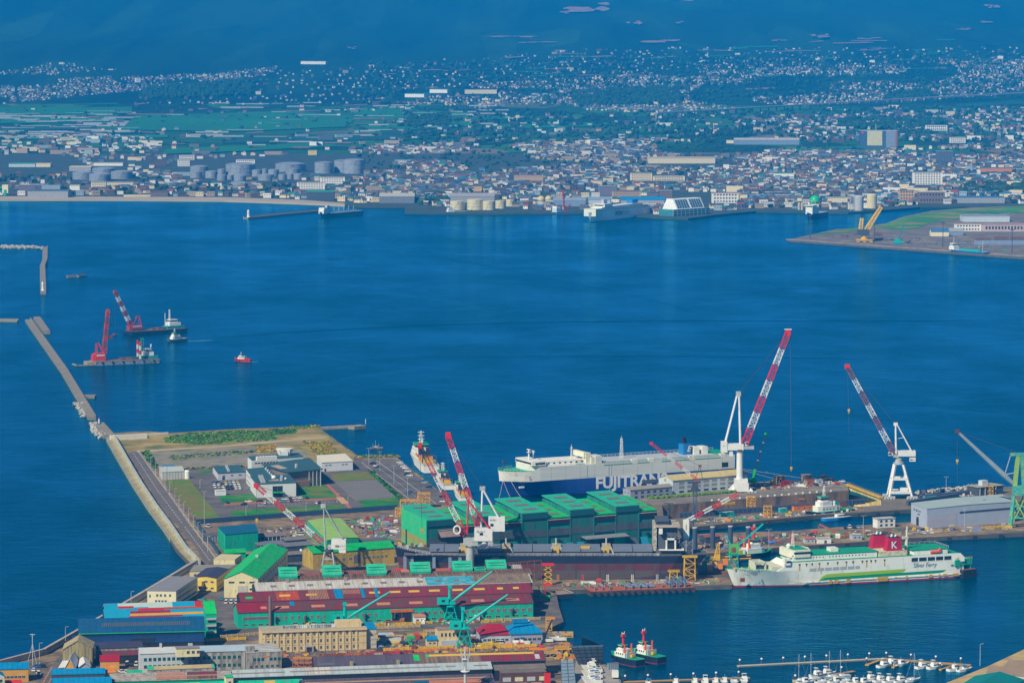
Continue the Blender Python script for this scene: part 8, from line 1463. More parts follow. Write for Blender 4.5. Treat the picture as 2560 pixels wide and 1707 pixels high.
for i,(x,y,w,h) in enumerate(((2112,592,22,9),(2148,588,26,9),(2196,590,24,13),(2202,602,24,8),(2460,606,46,16),(2505,603,40,16),(2545,604,40,17))):
 p = GF(x,y); k = mpp(y); t = thing('log_stack','stack of brown logs on the timber quay, %s' % ('westmost','second from west','third from west, tall','third from west, front','long one behind blue wall, west','long one behind blue wall, middle','long one behind blue wall, east')[i],'log stack',p); n = int(w*k/2.2); rws = int(h*k/1.9); mb = MB()
 for r in range(rws):
  for c in range(n-r//2): mb.tube((c*2.2+r*.5-w*k/2,0,.9+r*1.75),(c*2.2+r*.5-w*k/2+R9.uniform(-.3,.3),9,.9+r*1.75),1.0,6)
 mb.build('log',LOGM,t)
t = thing('barrier_wall','long blue barrier in front of the log stacks','wall',GF(2435,612)); MB().box(0,76,0,1.5,0,6).build('panel',M('far_shed_blue',(0,0,0)),t)
for i,(x,y,h) in enumerate(((2025,596,56),(2186,607,46),(2357,618,60),(2530,632,56))):
 t = thing('light_mast','tall dark light mast on the timber quay, %s' % ('at the tip','beside yellow crane','beside the coaster','at the right edge')[i],'light mast',GF(x,y)); H = h*mpp(y); MB().tube((0,0,0),(0,0,H),.7,6,0,.4).build('pole',STEEL,t); MB().box(-2.4,2.4,-.8,.8,H,H+1.4).build('lamp_head',STEEL,t)
fe = thing('quay_fender','row of black fenders along the edge of the timber quay','fender',G(1968,601,0)); o = Vector(fe.location)
for k in range(46): f = k/45; c = G(1972+f*590,602.5+f*42.5,0)-o; MB().box(c.x-2,c.x+2,c.y-1.6,c.y+.4,-.5,1.7).build('fender_block',BLACK,fe)
t = thing('quay_apron','pale concrete apron along the front of the far timber quay','apron',(0,0,0)); A = [G(1970,599,GL),G(2560,641.5,GL)]; MB().bar(A[0]+Vector((0,4,.2)),A[1]+Vector((0,4,.2)),9,.5).build('slab',CONC,t)
# ================================================================== the town
WALLS = [('white',(.82,.80,.72)),('cream',(.78,.68,.42)),('pale blue',(.30,.40,.46)),('beige',(.40,.32,.21)),('grey',(.16,.17,.19)),('brown',(.12,.085,.065))]
ROOFS = [('navy',(.035,.06,.12)),('dark grey',(.07,.075,.085)),('brown',(.14,.085,.06)),('teal',(.03,.20,.20)),('blue',(.04,.15,.32)),('pale metal',(.42,.44,.44)),('rust red',(.26,.08,.05))]
WM_ = [M('house_wall_'+n.replace(' ','_'),c,.8,.06,rnd=.1) for n,c in WALLS]; RM_ = [M('house_roof_'+n.replace(' ','_'),c,.7,.06,rnd=.12) for n,c in ROOFS]
def house_geo(mb,c,w,d,h,rh,a,wm,rm,flat=False,z=None):
 ca,sa = math.cos(a),math.sin(a); T = lambda x,y,zz: (c[0]+x*ca-y*sa,c[1]+x*sa+y*ca,c[2]+zz); i = len(mb.v); x,y = w/2,d/2
 mb.v += [T(-x,-y,-1),T(x,-y,-1),T(x,y,-1),T(-x,y,-1),T(-x,-y,h),T(x,-y,h),T(x,y,h),T(-x,y,h)]
 for f in ((0,1,5,4),(1,2,6,5),(2,3,7,6),(3,0,4,7)): mb.f.append(tuple(i+k for k in f)); mb.m.append(wm)
 if flat: mb.f.append((i+4,i+5,i+6,i+7)); mb.m.append(rm); return
 e = .5; j = len(mb.v); mb.v += [T(-x-e,-y-e,h-.2),T(x+e,-y-e,h-.2),T(x+e,y+e,h-.2),T(-x-e,y+e,h-.2),T(-x-e,0,h+rh),T(x+e,0,h+rh)]
 for f,m in (((0,1,5,4),rm),((2,3,4,5),rm),((3,0,4),wm),((1,2,5),wm)): mb.f.append(tuple(j+k for k in f)); mb.m.append(m)
COASTX = [(p[0],p[1]) for p in COAST]
def coast_row(x):
 for (x0,y0),(x1,y1) in zip(COASTX,COASTX[1:]):
  if x0 <= x <= x1 and x1 > x0: return y0+(y1-y0)*(x-x0)/(x1-x0)
 return 510
def free(x,y): return y < coast_row(x)-7 and not any(a < x < b and c < y < d for a,b,c,d in BOXES)
ZONES = [(-200,'behind the western beach'),(330,'behind the beach road wall'),(720,'below the tall grey tanks'),(1000,'around the cream tanks'),(1330,'around the yellow gas spheres'),(1480,'behind the distant white ferry'),(1690,'behind the ferry terminal'),(1860,'behind the car park by the terminal'),(2000,'around the green gas sphere'),(2230,'around the brown works'),(2400,'behind the low blue sheds')]
near = []; tries = 0
grid = {}
def spaced(x,y,dx,dy):
 gx,gy = int(x/dx),int(y/dy)
 for i in (-1,0,1):
  for j in (-1,0,1):
   for (a,b) in grid.get((gx+i,gy+j,dx),()):
    if abs(a-x) < dx and abs(b-y) < dy: return False
 grid.setdefault((gx,gy,dx),[]).append((x,y)); return True
cand = []
for x,y in scatter([(-40,440),(900,440),(900,430),(2600,430),(2600,515),(1640,536),(1000,512),(860,505),(560,492),(-40,488)],9000):
 if free(x,y) and spaced(x,y,9.5,4.6): cand.append((x,y))
cand.sort(key=lambda p: -p[1]); ind,rest = cand[:290],cand[290:]
HM = {}; seen = {}
def hmesh(w,d,h,rh,wi,ri,flat):
 k = (w,d,h,rh,wi,ri,flat)
 if k not in HM:
  m1 = MB(); house_geo(m1,(0,0,0),w,d,h,rh,0,0,1,flat); wf = [i for i,m in enumerate(m1.m) if m == 0]; rf = [i for i,m in enumerate(m1.m) if m == 1]
  def sub(ix): s = MB(); s.v = list(m1.v); s.f = [m1.f[i] for i in ix]; s.m = [0]*len(ix); return s
  wmb = sub(wf); n = max(1,int(w/3.6))
  for j in range(n): xx = -w/2+w*(j+.5)/n; wmb.box(xx-.7,xx+.7,-d/2-.12,-d/2+.05,h*.55,h*.55+1.3,1)
  HM[k] = (wmb.mesh('house',[WM_[wi],GLASS]),sub(rf).mesh('roof',RM_[ri]))
 return HM[k]
for x,y in ind:
 zn = [z for a,z in ZONES if x >= a][-1]; c = GF(x,y)
 for _ in range(60):
  wi = R9.choice((0,0,1,1,2,3,4,5)); ri = R9.choice((0,0,1,1,2,3,4,5,6)); sz = R9.choice((0,0,1,2))
  if (zn,wi,ri,sz) not in seen: break
 seen[(zn,wi,ri,sz)] = 1; w,d,h,rh,fl = ((7.5,7,5.2,2.2,False),(11.5,8,5.4,2.4,False),(13,9,8.0,0,True))[sz]
 a,b = hmesh(w,d,h,rh,wi,ri,fl); o = obj('house',a,None,c,R9.choice((.1,.1,-.25,.35)),'%s %s with %s roof %s' % (WALLS[wi][0],('small house','wide house','flat-roofed block')[sz],ROOFS[ri][0],zn),'house','houses of the far town'); obj('roof',b,o)
tm = MB(); NW = len(WM_)
def mass(pl,n,dx,dy,smin,smax,big=.08,wch=(0,0,0,1,1,2,3,4,4,5,5)):
 for x,y in scatter(pl,n):
  if not free(x,y) or not spaced(x,y,dx,dy): continue
  c = GF(x,y); s = R9.uniform(smin,smax); fl = R9.random() < .22
  if R9.random() < big: w,d,h = s*R9.uniform(2,4.5),s*1.4,R9.uniform(5,11); fl = True
  else: w,d,h = s*R9.uniform(.9,1.5),s*.9,min(s*.75,R9.uniform(4.6,6.6))
  house_geo(tm,c,w,d,h,2.3,R9.choice((.1,.1,-.25,.35,1.6)),R9.choice(wch),NW+R9.choice((0,0,0,1,1,1,2,2,3,4,5,6)),fl)
WCH = (0,0,1,1,2,3,3,4,4,4,5,5); RCH = (0,0,0,1,1,1,2,2,3,4,5,6)
def blocks(pl,ang,sx,sy,occ,smin,smax,big=.05,hk=1.0):
 """houses in aligned rows with streets between them, wherever the outline of the district shows in the photograph"""
 W3 = [GF(x,y) for x,y in pl]; ca,sa = math.cos(ang),math.sin(ang); uv = [(p.x*ca+p.y*sa,-p.x*sa+p.y*ca) for p in W3]
 u0,u1,v0,v1 = min(q[0] for q in uv),max(q[0] for q in uv),min(q[1] for q in uv),max(q[1] for q in uv); j = 0; v = v0
 while v < v1:
  v += sy*(.62 if j % 2 else 1.38); j += 1; u = u0; i = 0
  while u < u1:
   i += 1; u += sx*(2.0 if i % 9 == 0 else R9.uniform(.85,1.2))
   if R9.random() > occ: continue
   x,y = u*ca-v*sa+R9.uniform(-1.5,1.5),u*sa+v*ca+R9.uniform(-3,3)
   if noise.noise(Vector((x/260,y/420,5.5))) < -.22: continue
   z = terr(x,y); a,b = proj((x,y,z))
   if not inpoly(a,b,pl) or not free(a,b): continue
   s = R9.uniform(smin,smax); fl = R9.random() < .2; w,d,h = s*R9.uniform(.9,1.5),s*.95,R9.uniform(4.0,6.4)*hk
   if R9.random() < big: w,d,h,fl = s*R9.uniform(2,4),s*1.5,R9.uniform(5,11)*hk,True
   house_geo(tm,(x,y,z),w,d,h,2.0,ang+R9.choice((0,0,1.571)),R9.choice(WCH),NW+R9.choice(RCH),fl)
for x,y in rest:
 if R9.random() < .6: continue
 c = GF(x,y); s = R9.uniform(7,10); house_geo(tm,c,s*R9.uniform(.9,1.4),s*.9,R9.uniform(5,7),2.2,.1,R9.choice(WCH),NW+R9.choice(RCH),R9.random() < .25)
blocks([(880,372),(1300,356),(1720,350),(1720,505),(1300,500),(960,495),(900,470),(870,420)],.12,13,26,.62,6.5,9.5); blocks([(1720,378),(2200,380),(2600,352),(2600,500),(1720,508)],-.16,13,26,.62,6.5,9.5)
blocks([(-40,388),(880,386),(900,470),(860,496),(-40,486)],.06,17,40,.42,7,11,.14)
blocks([(-40,218),(180,196),(520,186),(760,160),(700,182),(480,218),(300,232),(0,262),(-40,262)],.15,11,30,.6,3.6,6.4,.03,.7); blocks([(-40,188),(130,160),(300,160),(290,176),(100,190)],.15,13,44,.5,3.6,6,.02,.7)
blocks([(1000,226),(1300,204),(1600,186),(1780,178),(2140,162),(2600,148),(2600,232),(2300,252),(1900,272),(1600,282),(1300,268),(1020,262)],-.12,11,28,.62,3.8,6.8,.03,.72); blocks([(1500,184),(1800,150),(2100,138),(2100,164),(1700,190)],-.1,14,50,.4,3.6,6,.03,.7)
mass([(-40,264),(1000,262),(1000,372),(-40,388)],130,16,4,7,11,.14); mass([(1000,268),(1500,290),(2600,262),(2600,352),(1000,368)],400,11,3.5,7,10,.10); mass([(1900,296),(2600,268),(2600,350),(2000,350)],900,9,3.2,7,10,.08); mass([(-40,340),(400,345),(400,385),(-40,388)],260,12,4,7,11,.2)
mass([(800,210),(1100,150),(1500,120),(2560,120),(2560,150),(1500,190),(1000,230)],500,8,2.5,4,6.5,.04); mass([(500,190),(1050,160),(1000,262),(300,262)],300,8,2.5,4,6.5,.05)
tm.build('distant_houses',WM_+RM_,kind='stuff',label='mass of far town houses spreading over the plain and lower slopes')
# greenhouse strips, bare cuts on the mountain
cu = MB()
for x,y,w,d in ((1470,20,140,26),(1420,34,60,8),(1715,2,90,10),(1660,108,120,9),(1700,60,26,5),(2050,92,60,12),(1580,60,60,10),(1270,96,150,4),(1330,110,130,4),(2170,100,70,5),(2400,76,60,4),(2470,58,40,6),(2480,20,40,10),(880,124,26,6),(1950,105,50,4),(2180,128,90,6),(1120,180,120,4),(1300,148,90,4)):
 for q in range(5):
  cx,cy,ww,dd = x+R9.uniform(-.35,.35)*w,y+R9.uniform(-.35,.35)*d,w*R9.uniform(.2,.5),d*R9.uniform(.25,.5); pts = []
  for a in range(9): an = a*math.pi/4.5; pts.append(GF(cx+math.cos(an)*ww/2*R9.uniform(.6,1.2),max(-8,cy+math.sin(an)*dd/2*R9.uniform(.5,1.2)))+Vector((0,0,5+q*.4)))
  cu.poly(pts)
cu.build('bare_cuttings',M('cut_earth',(.34,.20,.17),.95,.2,.01),kind='stuff',label='pinkish bare cuttings and quarry faces on the far mountain')
gh = MB()
for x,y in scatter([(-40,285),(330,275),(330,345),(-40,350)],70)+scatter([(400,258),(1300,255),(1500,300),(500,380)],50):
 c = GF(x,y); w = R9.uniform(30,110); gh.box(c.x-w/2,c.x+w/2,c.y,c.y+8,c.z-1,c.z+3.0)
gh.build('greenhouses',M('polytunnel',(.42,.46,.46),.5,.1),kind='stuff',label='pale polytunnels in strips across the far fields')
# field parcels as laid sheets and woods as clumps
FG = [M('paddy_green',(.010,.17,.055),.95,.2,.004),M('paddy_dark',(.008,.075,.038),.95,.2,.004),M('fallow_tan',(.22,.15,.11),.95,.15,.004)]
fm = MB()
def parcel(pl,m): fm.poly([GF(x,y)+Vector((0,0,.8+R9.uniform(0,1.5))) for x,y in pl],m)
for pl,m in (([(0,272),(330,268),(330,284),(0,290)],0),([(340,290),(740,280),(900,292),(860,318),(620,330),(300,326)],0),([(420,375),(560,366),(840,358),(840,366),(610,380),(400,388)],0),([(560,345),(900,340),(900,352),(560,360)],1),([(870,275),(1000,274),(1180,284),(1150,292),(900,300)],0),([(1150,330),(1380,326),(1380,334),(1160,340)],1),([(1700,320),(1820,314),(1830,322),(1710,328)],1),([(1960,374),(2150,366),(2160,372),(1980,382)],0),([(1440,342),(1700,338),(1700,346),(1450,350)],0),([(2050,292),(2330,284),(2340,292),(2060,300)],2),([(2040,306),(2240,298),(2260,303),(2060,312)],2),([(340,298),(430,297),(430,300),(340,301)],2),([(2380,262),(2560,254),(2560,262),(2400,270)],1),([(0,345),(420,338),(420,346),(0,352)],0),([(900,318),(1180,306),(1200,316),(940,330)],0),([(1000,296),(1330,290),(1340,297),(1020,305)],0),([(1240,314),(1520,306),(1530,316),(1260,324)],0),([(940,342),(1160,336),(1150,346),(940,352)],1),([(1560,296),(1760,300),(1750,308),(1570,306)],1),([(0,300),(260,296),(260,304),(0,310)],0),([(0,318),(240,314),(240,324),(0,330)],1)): parcel(pl,m)
for x,y in scatter([(600,250),(1000,170),(1300,120),(2600,90),(2600,180),(1600,262),(900,300)],120)+scatter([(-40,262),(900,258),(900,372),(-40,385)],60):
 w,d = R9.uniform(20,110),R9.uniform(1.2,3.6); k = R9.uniform(-4,2); parcel([(x,y),(x+w,y+k),(x+w+6,y+k+d),(x+4,y+d)],R9.choice((0,1,1,2,2)))
fm.build('rice_fields',FG,kind='structure')
TRE = [M('wood_dark',(.012,.045,.018),.95,.35,.05),M('wood_green',(.022,.075,.022),.95,.35,.05)]
wd = MB()
def wood(pl,n,s0,s1):
 for x,y in scatter(pl,int(n*1.6)):
  if not free(x,y): continue
  c = GF(x,y); s = R9.uniform(s0,s1)*.72
  for _ in range(2): blob(wd,(c.x+R9.uniform(-s,s),c.y+R9.uniform(-s,s),c.z+s*R9.uniform(.3,.9)),s*R9.uniform(.6,1),s*R9.uniform(.5,.9),R9.choice((0,0,1)),.35)
wood([(-40,440),(900,440),(900,505),(560,490),(-40,486)],260,4,8); wood([(880,360),(2600,345),(2600,510),(1700,525),(900,505)],900,3,8); wood([(1060,490),(1110,488),(1110,512),(1050,514)],40,5,9); wood([(2420,468),(2560,460),(2560,490),(2430,492)],90,6,11); wood([(2110,300),(2330,294),(2380,322),(2300,345),(2100,322)],220,8,15); wood([(2230,236),(2320,228),(2330,246),(2220,252)],110,8,14); wood([(360,222),(640,200),(620,240),(350,250)],300,8,14); wood([(1430,232),(1700,218),(1700,262),(1440,268)],320,8,14); wood([(-40,262),(1000,258),(1000,372),(-40,388)],110,4,9); wood([(1000,262),(1500,285),(2600,262),(2600,350),(1000,368)],800,5,12); wood([(900,160),(2600,130),(2600,250),(900,262)],900,7,13); wood([(1020,296),(1120,290),(1120,318),(1010,320)],120,7,13); 0
wood([(2215,556),(2330,532),(2420,524),(2440,532),(2330,548),(2240,566)],120,2,5)
wd.build('woodland',TRE,kind='stuff',label='dark green trees and hedgerows across the far plain')
# ================================================================== cars
CARM = {}
CCOL = {'white': (.78,.78,.76),'black': (.015,.017,.022),'silver': (.42,.44,.46),'blue': (.02,.12,.36),'yellow': (.62,.50,.02),'red': (.45,.02,.02),'teal': (.10,.34,.34),'navy': (.015,.03,.09)}
def car_mesh(col,van=False):
 k = (col,van)
 if k not in CARM:
  m = MB(); L,w = (4.7,1.8); b = [(-L/2,.35),(-L/2,.95),(-L*.46,1.0),(-L*.2,1.05),(L*.22,1.05),(L*.46,.9),(L/2,.75),(L/2,.35)]
  m.tri([(p[0],p[1]) for p in b],-w/2,w/2,0)
  c = [(-L*.46,1.0),(-L*.38,1.55),(L*.10,1.55),(L*.28,1.04)] if not van else [(-L*.49,1.0),(-L*.47,1.95),(L*.30,1.95),(L*.44,1.0)]
  m.tri(c,-w*.43,w*.43,1); m.box(-w*.40,w*.40,c[1][0]+.08,c[2][0]-.08,c[1][1],c[1][1]+.05,0)
  for y in (-L*.3,L*.3): m.tube((-w/2-.02,y,.33),(w/2+.02,y,.33),.33,8,2)
  CARM[k] = m.mesh('parked_van' if van else 'parked_car',[M('car_'+col,CCOL[col],.3,.02,spec=.6),GLASS,BLACK])
 return CARM[k]
RC = random.Random(3)
def car(x,y,col,where,rz=0.0,van=False,grp=None):
 return obj('parked_van' if van else 'parked_car',car_mesh(col,van),None,G(x,y,Z1+.04),rz,'%s %s %s' % (col,'van' if van else 'car',where),'van' if van else 'car',grp)
row_n = ('back','second','third','front'); pos_n = ('first','second','third','fourth','fifth','sixth','seventh')
SC = [['blue','black',None,'yellow','silver','white','yellow'],['white','white','black','white','silver','white','white'],['white','silver','white','black','navy','white','white'],[None,None,'white','navy','black','white','white']]
for r,rw in enumerate(SC):
 for c,col in enumerate(rw):
  if col: car(534+c*10+r*2.2,1207.5+r*5.6-c*.35,col,'in the %s row of the staff car park, %s from the west' % (row_n[r],pos_n[c]),RC.uniform(-.08,.08),grp='cars in the staff car park')
FC = [(569,1258,'navy'),(621,1255,'white'),(610,1262,'black'),(649,1254,'black'),(654,1266,'silver'),(656,1262,'yellow'),(663,1258,'white'),(673,1258,'silver'),(713,1249,'white'),(721,1248,'navy'),(730,1247,'white'),(748,1246,'white'),(746,1252,'silver'),(767,1246,'black'),(728,1254,'navy'),(708,1255,'teal'),(791,1259,'white'),(799,1258,'black'),(626,1222,'teal')]
for i,(x,y,c) in enumerate(FC): car(x,y,c,'in the front car park, number %s from the west' % ('one two three four five six seven eight nine ten eleven twelve thirteen fourteen fifteen sixteen seventeen eighteen nineteen'.split()[i]),RC.choice((0,1.57))+RC.uniform(-.1,.1),grp='cars in front of the research centre')
QC = [(1000,1158,'white'),(1004,1163,'silver'),(1009,1168,'white'),(1014,1172,'white'),(1020,1179,'white'),(1017,1187,'black'),(1025,1190,'white'),(1060,1204,'blue'),(1061,1208,'silver'),(1072,1219,'navy'),(1106,1243,'black'),(1108,1255,'white'),(932,1160,'black'),(941,1166,'white'),(944,1169,'navy'),(1024,1232,'blue')]
for i,(x,y,c) in enumerate(QC): car(x,y,c,'on the island quay beside the survey ships, number ' + 'one two three four five six seven eight nine ten eleven twelve thirteen fourteen fifteen sixteen'.split()[i],1.35+RC.uniform(-.1,.1),grp='cars on the island quay')
for i,(x,y,c,v,w,rz) in enumerate(((565,1507,'white',True,'left of three beside the red workshop',0),(578,1507,'white',True,'middle of three beside the red workshop',0),(591,1507,'white',True,'right of three beside the red workshop',0),(553,1498,'teal',False,'in front of the cream boat hall',.2),(505,1501,'teal',False,'beside the yellow office',1.2),(318,1661,'white',True,'first in the works office yard',0),(329,1663,'black',False,'in the works office yard',0),(341,1662,'white',True,'second in the works office yard',0),(302,1680,'white',False,'nearest the orange stained roof',.4),(314,1681,'white',False,'beside the tiny green-roofed store',.4),(292,1670,'navy',False,'by the ochre wall',0),(85,1676,'white',False,'parked by the street corner',0),(96,1685,'white',True,'parked beside the street',.3),(92,1667,'blue',False,'behind the white street car',1.5),(103,1667,'black',False,'behind the white street van',1.5),(712,1625,'black',False,'beside the annex corner',.4),(739,1624,'silver',False,'before the head office, west of the porch',.4),(786,1622,'white',False,'before the head office, east of the porch',.4),(821,1620,'navy',False,'before the head office, farther east',.4),(1248,1609,'white',True,'in front of the crimson roof',1.5),(2113,1321,'black',False,'first in the line on the pier',0),(2124,1319,'white',True,'second in the line on the pier',0),(2136,1320,'navy',False,'third in the line on the pier',0),(2146,1319,'silver',False,'fourth in the line on the pier',0),(2156,1318,'silver',False,'fifth in the line on the pier',0),(2310,1325,'navy',False,'beside the pale grey hall',1.0),(750,1338,'white',True,'behind the lime-roofed hall',1.5),(520,1317,'white',True,'inside the corner of the blue fence',.4),(2012,1204,'teal',False,'on the dock platform',1.5),(1295,1690,'black',False,'by the steel flap',.1),(2105,1205,'white',False,'near the black fenders',1.4))): car(x,y,c,w,rz,v)
# ================================================================== poles, fences
def pole(x,y,h,label,arms=1,mat=None,nm='lamp_post'):
 t = thing(nm,label,'pole' if nm != 'lamp_post' else 'lamp post',G(x,y)); MB().tube((0,0,0),(0,0,h),.16,6,0,.10).build('pole',mat or GREYP,t)
 mb = MB()
 for s in ((-1,1) if arms == 2 else (1,)): mb.bar((0,0,h),(s*1.1,0,h+.15),.12); mb.cbox((s*1.3,0,h+.15),(.6,.3,.2))
 mb.build('lamp_head',GREYP,t); return t
ord_ = 'first second third fourth fifth sixth seventh eighth ninth tenth eleventh twelfth thirteenth fourteenth'.split()
for i in range(13): f = i/12; pole(377+f*142,1176+f*203-18*f*(1-f),9.5,'grey roadside lamp post along the shore road, %s from the north' % ord_[i])
pole(511,1314,22,'very tall pale pole at the blue fence corner',2); pole(435,1249,14,'utility pole with crossbar beside the dry lawn',2,STEEL,'utility_pole'); pole(418,1232,18,'dark utility mast beside the ribbed store',2,STEEL,'utility_pole')
for i,(x,y,h,l) in enumerate(((922,1162,12,'by the white hall'),(950,1178,14,'on the quay road, north'),(985,1210,13,'on the quay road, middle'),(1019,1238,12,'on the quay road, south'),(802,1217,16,'tall, beside the research centre'),(545,1232,6,'in the staff car park'),(500,1220,6,'beside the lawn path'),(843,1255,6,'on the red footpath'),(870,1262,6,'at the red footpath end'),(615,1290,7,'on the long lawn, west'),(765,1283,7,'on the long lawn, east'),(2365,1240,13,'with double head behind the pale hall'),(2158,1345,14,'on the pier before the ferry'),(2411,1322,13,'in front of the pale grey hall'),(1922,1372,12,'behind the ferry bridge'),(1524,1243,14,'in front of the hull lettering'),(2450,1663,11,'white, on the marina quay'),(1912,1216,10,'on the dock platform'),(99,1661,11,'white, at the street corner'),(164,1609,9,'beside the seawall'),(328,1514,8,'beside the seawall near patchwork roof'))): pole(x,y,h,'slim lamp post ' + l,2 if h >= 12 else 1)
t = thing('radio_mast','guyed radio mast with antennas at the lower left seawall','mast',G(82,1662)); MB().tube((0,0,0),(0,0,16),.2,6).cbox((0,0,15.6),(2.6,.3,.3)).build('pole',GREYP,t); MB().bar((-3,0,0),(0,0,11),.18).bar((2.4,-2,0),(0,0,11),.18).build('stay',GREYP,t)
t = thing('antenna_mast','grey mobile antenna mast rising from the bottom edge','mast',G(1163,1745)); hz_ = (1745-1630)*.207; MB().tube((0,0,0),(0,0,hz_),.75,10,0,.5).build('pole',GREYP,t); MB().lathe((0,0,hz_*.55),[(2.2,0),(2.2,.3)],14).lathe((0,0,hz_*.80),[(1.8,0),(1.8,.3)],14).build('platform',WHITE,t)
for k in range(8): a = k*math.pi/4; MB().box(-.2,.2,-.15,.15,-2.4,2.4).build('antenna_panel',GREYP,t).location = (2.0*math.cos(a),2.0*math.sin(a),hz_-1.5-(3 if k % 2 else 0))
BF = M('fence_blue',(.030,.085,.165),.6,.15,.4); FPM = MB().box(0,1,-.06,.06,.15,2.9).mesh('fence_panel',BF)
def fence(label,pts,n):
 P = [G(x,y) for x,y in pts]; t = thing('fence',label,'fence',P[0]); o = P[0]
 for (a,b),m in zip(zip(P,P[1:]),n):
  d = b-a; rz = math.atan2(d.y,d.x); w = d.length/m; me = MB().box(.06,w-.06,-.06,.06,.15,3.1).box(0,w,-.10,.10,1.5,1.65).mesh('fence_panel',BF); pm = MB().box(-.12,.12,-.14,.14,0,3.5).mesh('post',STEEL)
  for k in range(m): c = a+d*(k/m)-o; obj('fence_panel',me,t,c,rz); obj('post',pm,t,c,rz)
fence('tall dark blue sheet fence between research centre and shipyard',[(489,1310),(700,1294),(994,1273)],(24,34)); fence('pale blue fence running along the shore road verge',[(489,1311),(516,1346),(547,1389)],(10,12))
# ================================================================== shipyard clutter
def beam(x0,y0,x1,y1,mat,label,h=1.2,w=1.4,z=GL):
 a,b = G(x0,y0,z),G(x1,y1,z); t = thing('steel_beam',label,'beam',a); d = b-a; MB().bar((0,0,h/2+.2),d+Vector((0,0,h/2+.2)),w,h).build('beam_body',mat,t); mb = MB(); n = max(2,int(d.length/3))
 for k in range(n+1): c = d*(k/n); mb.box(c.x-.25,c.x+.25,c.y-w*.6,c.y+w*.6,0,h+.45)
 mb.build('stiffener',mat,t); return t
for i,(x0,y0,x1,y1,m,l) in enumerate(((917,1566,963,1563,YEL,'yellow girder beside the head office annex'),(948,1627,1066,1622,YEL,'long thin yellow girder south of the pump shed'),(1066,1623,1132,1620,YEL,'stout yellow girder below the tiny blue-roofed hut'),(1144,1628,1186,1626,YEL,'yellow girder under the teal crane feet'),(800,1641,860,1639,RUST,'rusty girder at the west end of the slip shed'),(862,1639,914,1637,M('rust_orange2',(.42,.12,.03),.8,.2),'orange-brown girder above the plum roof'),(916,1637,1030,1631,M('dull_crimson',(.34,.05,.05),.7,.2),'long crimson girder above the plum roof'),(1032,1630,1090,1627,ORANGE,'orange girder east of the crimson girder'),(1180,1614,1250,1612,YEL,'yellow girder behind the crimson roof'),(1188,1622,1340,1616,YEL,'long low yellow rail beam below the blue roofed shop'),(1040,1560,1080,1558,YEL,'yellow girder at the workshop door'),(985,1563,1030,1561,YEL,'yellow girder left of the workshop door'),(1205,1556,1255,1552,YEL,'yellow girder in front of the crane wall'),(1262,1552,1350,1548,M('dull_tan',(.46,.34,.16),.8,.2),'tan rail beam leading to the quay corner'),(516,1603,570,1600,YEL,'yellow girder beside the dark navy lean-to'),(575,1600,614,1598,YEL,'second yellow girder east of the dark navy lean-to'),(552,1594,650,1586,M('dull_tan',(0,0,0)),'tan rail beam running to the head office'),(1060,1580,1092,1579,M('dull_tan',(0,0,0)),'tan beam above the tiny blue-roofed hut'),(1020,1590,1066,1588,YEL,'yellow rack beam in the middle of the yard'),(1012,1596,1060,1594,YEL,'lower yellow rack beam in the middle of the yard'),(940,1572,1050,1567,M('dull_tan',(0,0,0)),'long tan rail beam above the pump shed'),(1172,1578,1200,1577,YEL,'yellow girder right of the cream block'),(2455,1323,2526,1317,YEL,'big yellow spreader beam beside the teal quay crane'),(1793,1264,1836,1260,YEL,'yellow beam lying against the dry dock'))): beam(x0,y0,x1,y1,m,l)
for i,(a,b,l) in enumerate((((1700,1294),(1868,1281),'west'),((1873,1281),(1990,1272),'middle'),((1994,1272),(2160,1259),'east'))): beam(*a,*b,M('girder_slate',(.06,.09,.15),.6,.15),'huge dark blue box girder along the dock pier, %s' % l,3.0,3.4)
beam(2270,1262,2392,1243,M('girder_slate',(0,0,0)),'huge dark blue box girder beyond the pale grey hall',2.6,3.4); beam(2300,1247,2440,1233,M('girder_slate',(0,0,0)),'dark box girder along the sea edge',2.2,3.0)
def frame_box(x,y,sx,sy,sz,nx,nz,mat,label,cat='frame'):
 t = thing('steel_frame',label,cat,G(x,y))
 mb = MB()
 for i in range(nx+1):
  for j in (0,1): xx = -sx/2+sx*i/nx; mb.bar((xx,-sy/2+sy*j,0),(xx,-sy/2+sy*j,sz),.32)
 for k in range(nz+1):
  z = .2+(sz-.3)*k/nz
  for j in (-1,1): mb.bar((-sx/2,j*sy/2,z),(sx/2,j*sy/2,z),.3)
  for i in (-1,1): mb.bar((i*sx/2,-sy/2,z),(i*sx/2,sy/2,z),.3)
 mb.build('frame_bars',mat,t); mb = MB()
 for i in range(nx):
  for k in range(nz): x0 = -sx/2+sx*i/nx; z0 = .2+(sz-.3)*k/nz; mb.bar((x0,-sy/2,z0),(x0+sx/nx,-sy/2,z0+(sz-.3)/nz),.2)
 mb.build('diagonal',mat,t); MB().box(-sx/2,sx/2,-sy/2,sy/2,sz-.25,sz).build('deck',M('frame_deck',(.50,.24,.03),.8,.2),t); return t
YO = M('stage_yellow',(.70,.36,.01),.6,.12,.5)
frame_box(1022,1282,11,8,8.6,3,2,YO,'yellow steel staging frame behind the green hall gable, lower'); frame_box(1060,1268,8,7,9.6,3,4,YO,'tall stacked yellow staging frame behind the green hall gable'); frame_box(998,1290,5,6,5.4,2,2,YO,'small yellow staging frame left of the lower staging')
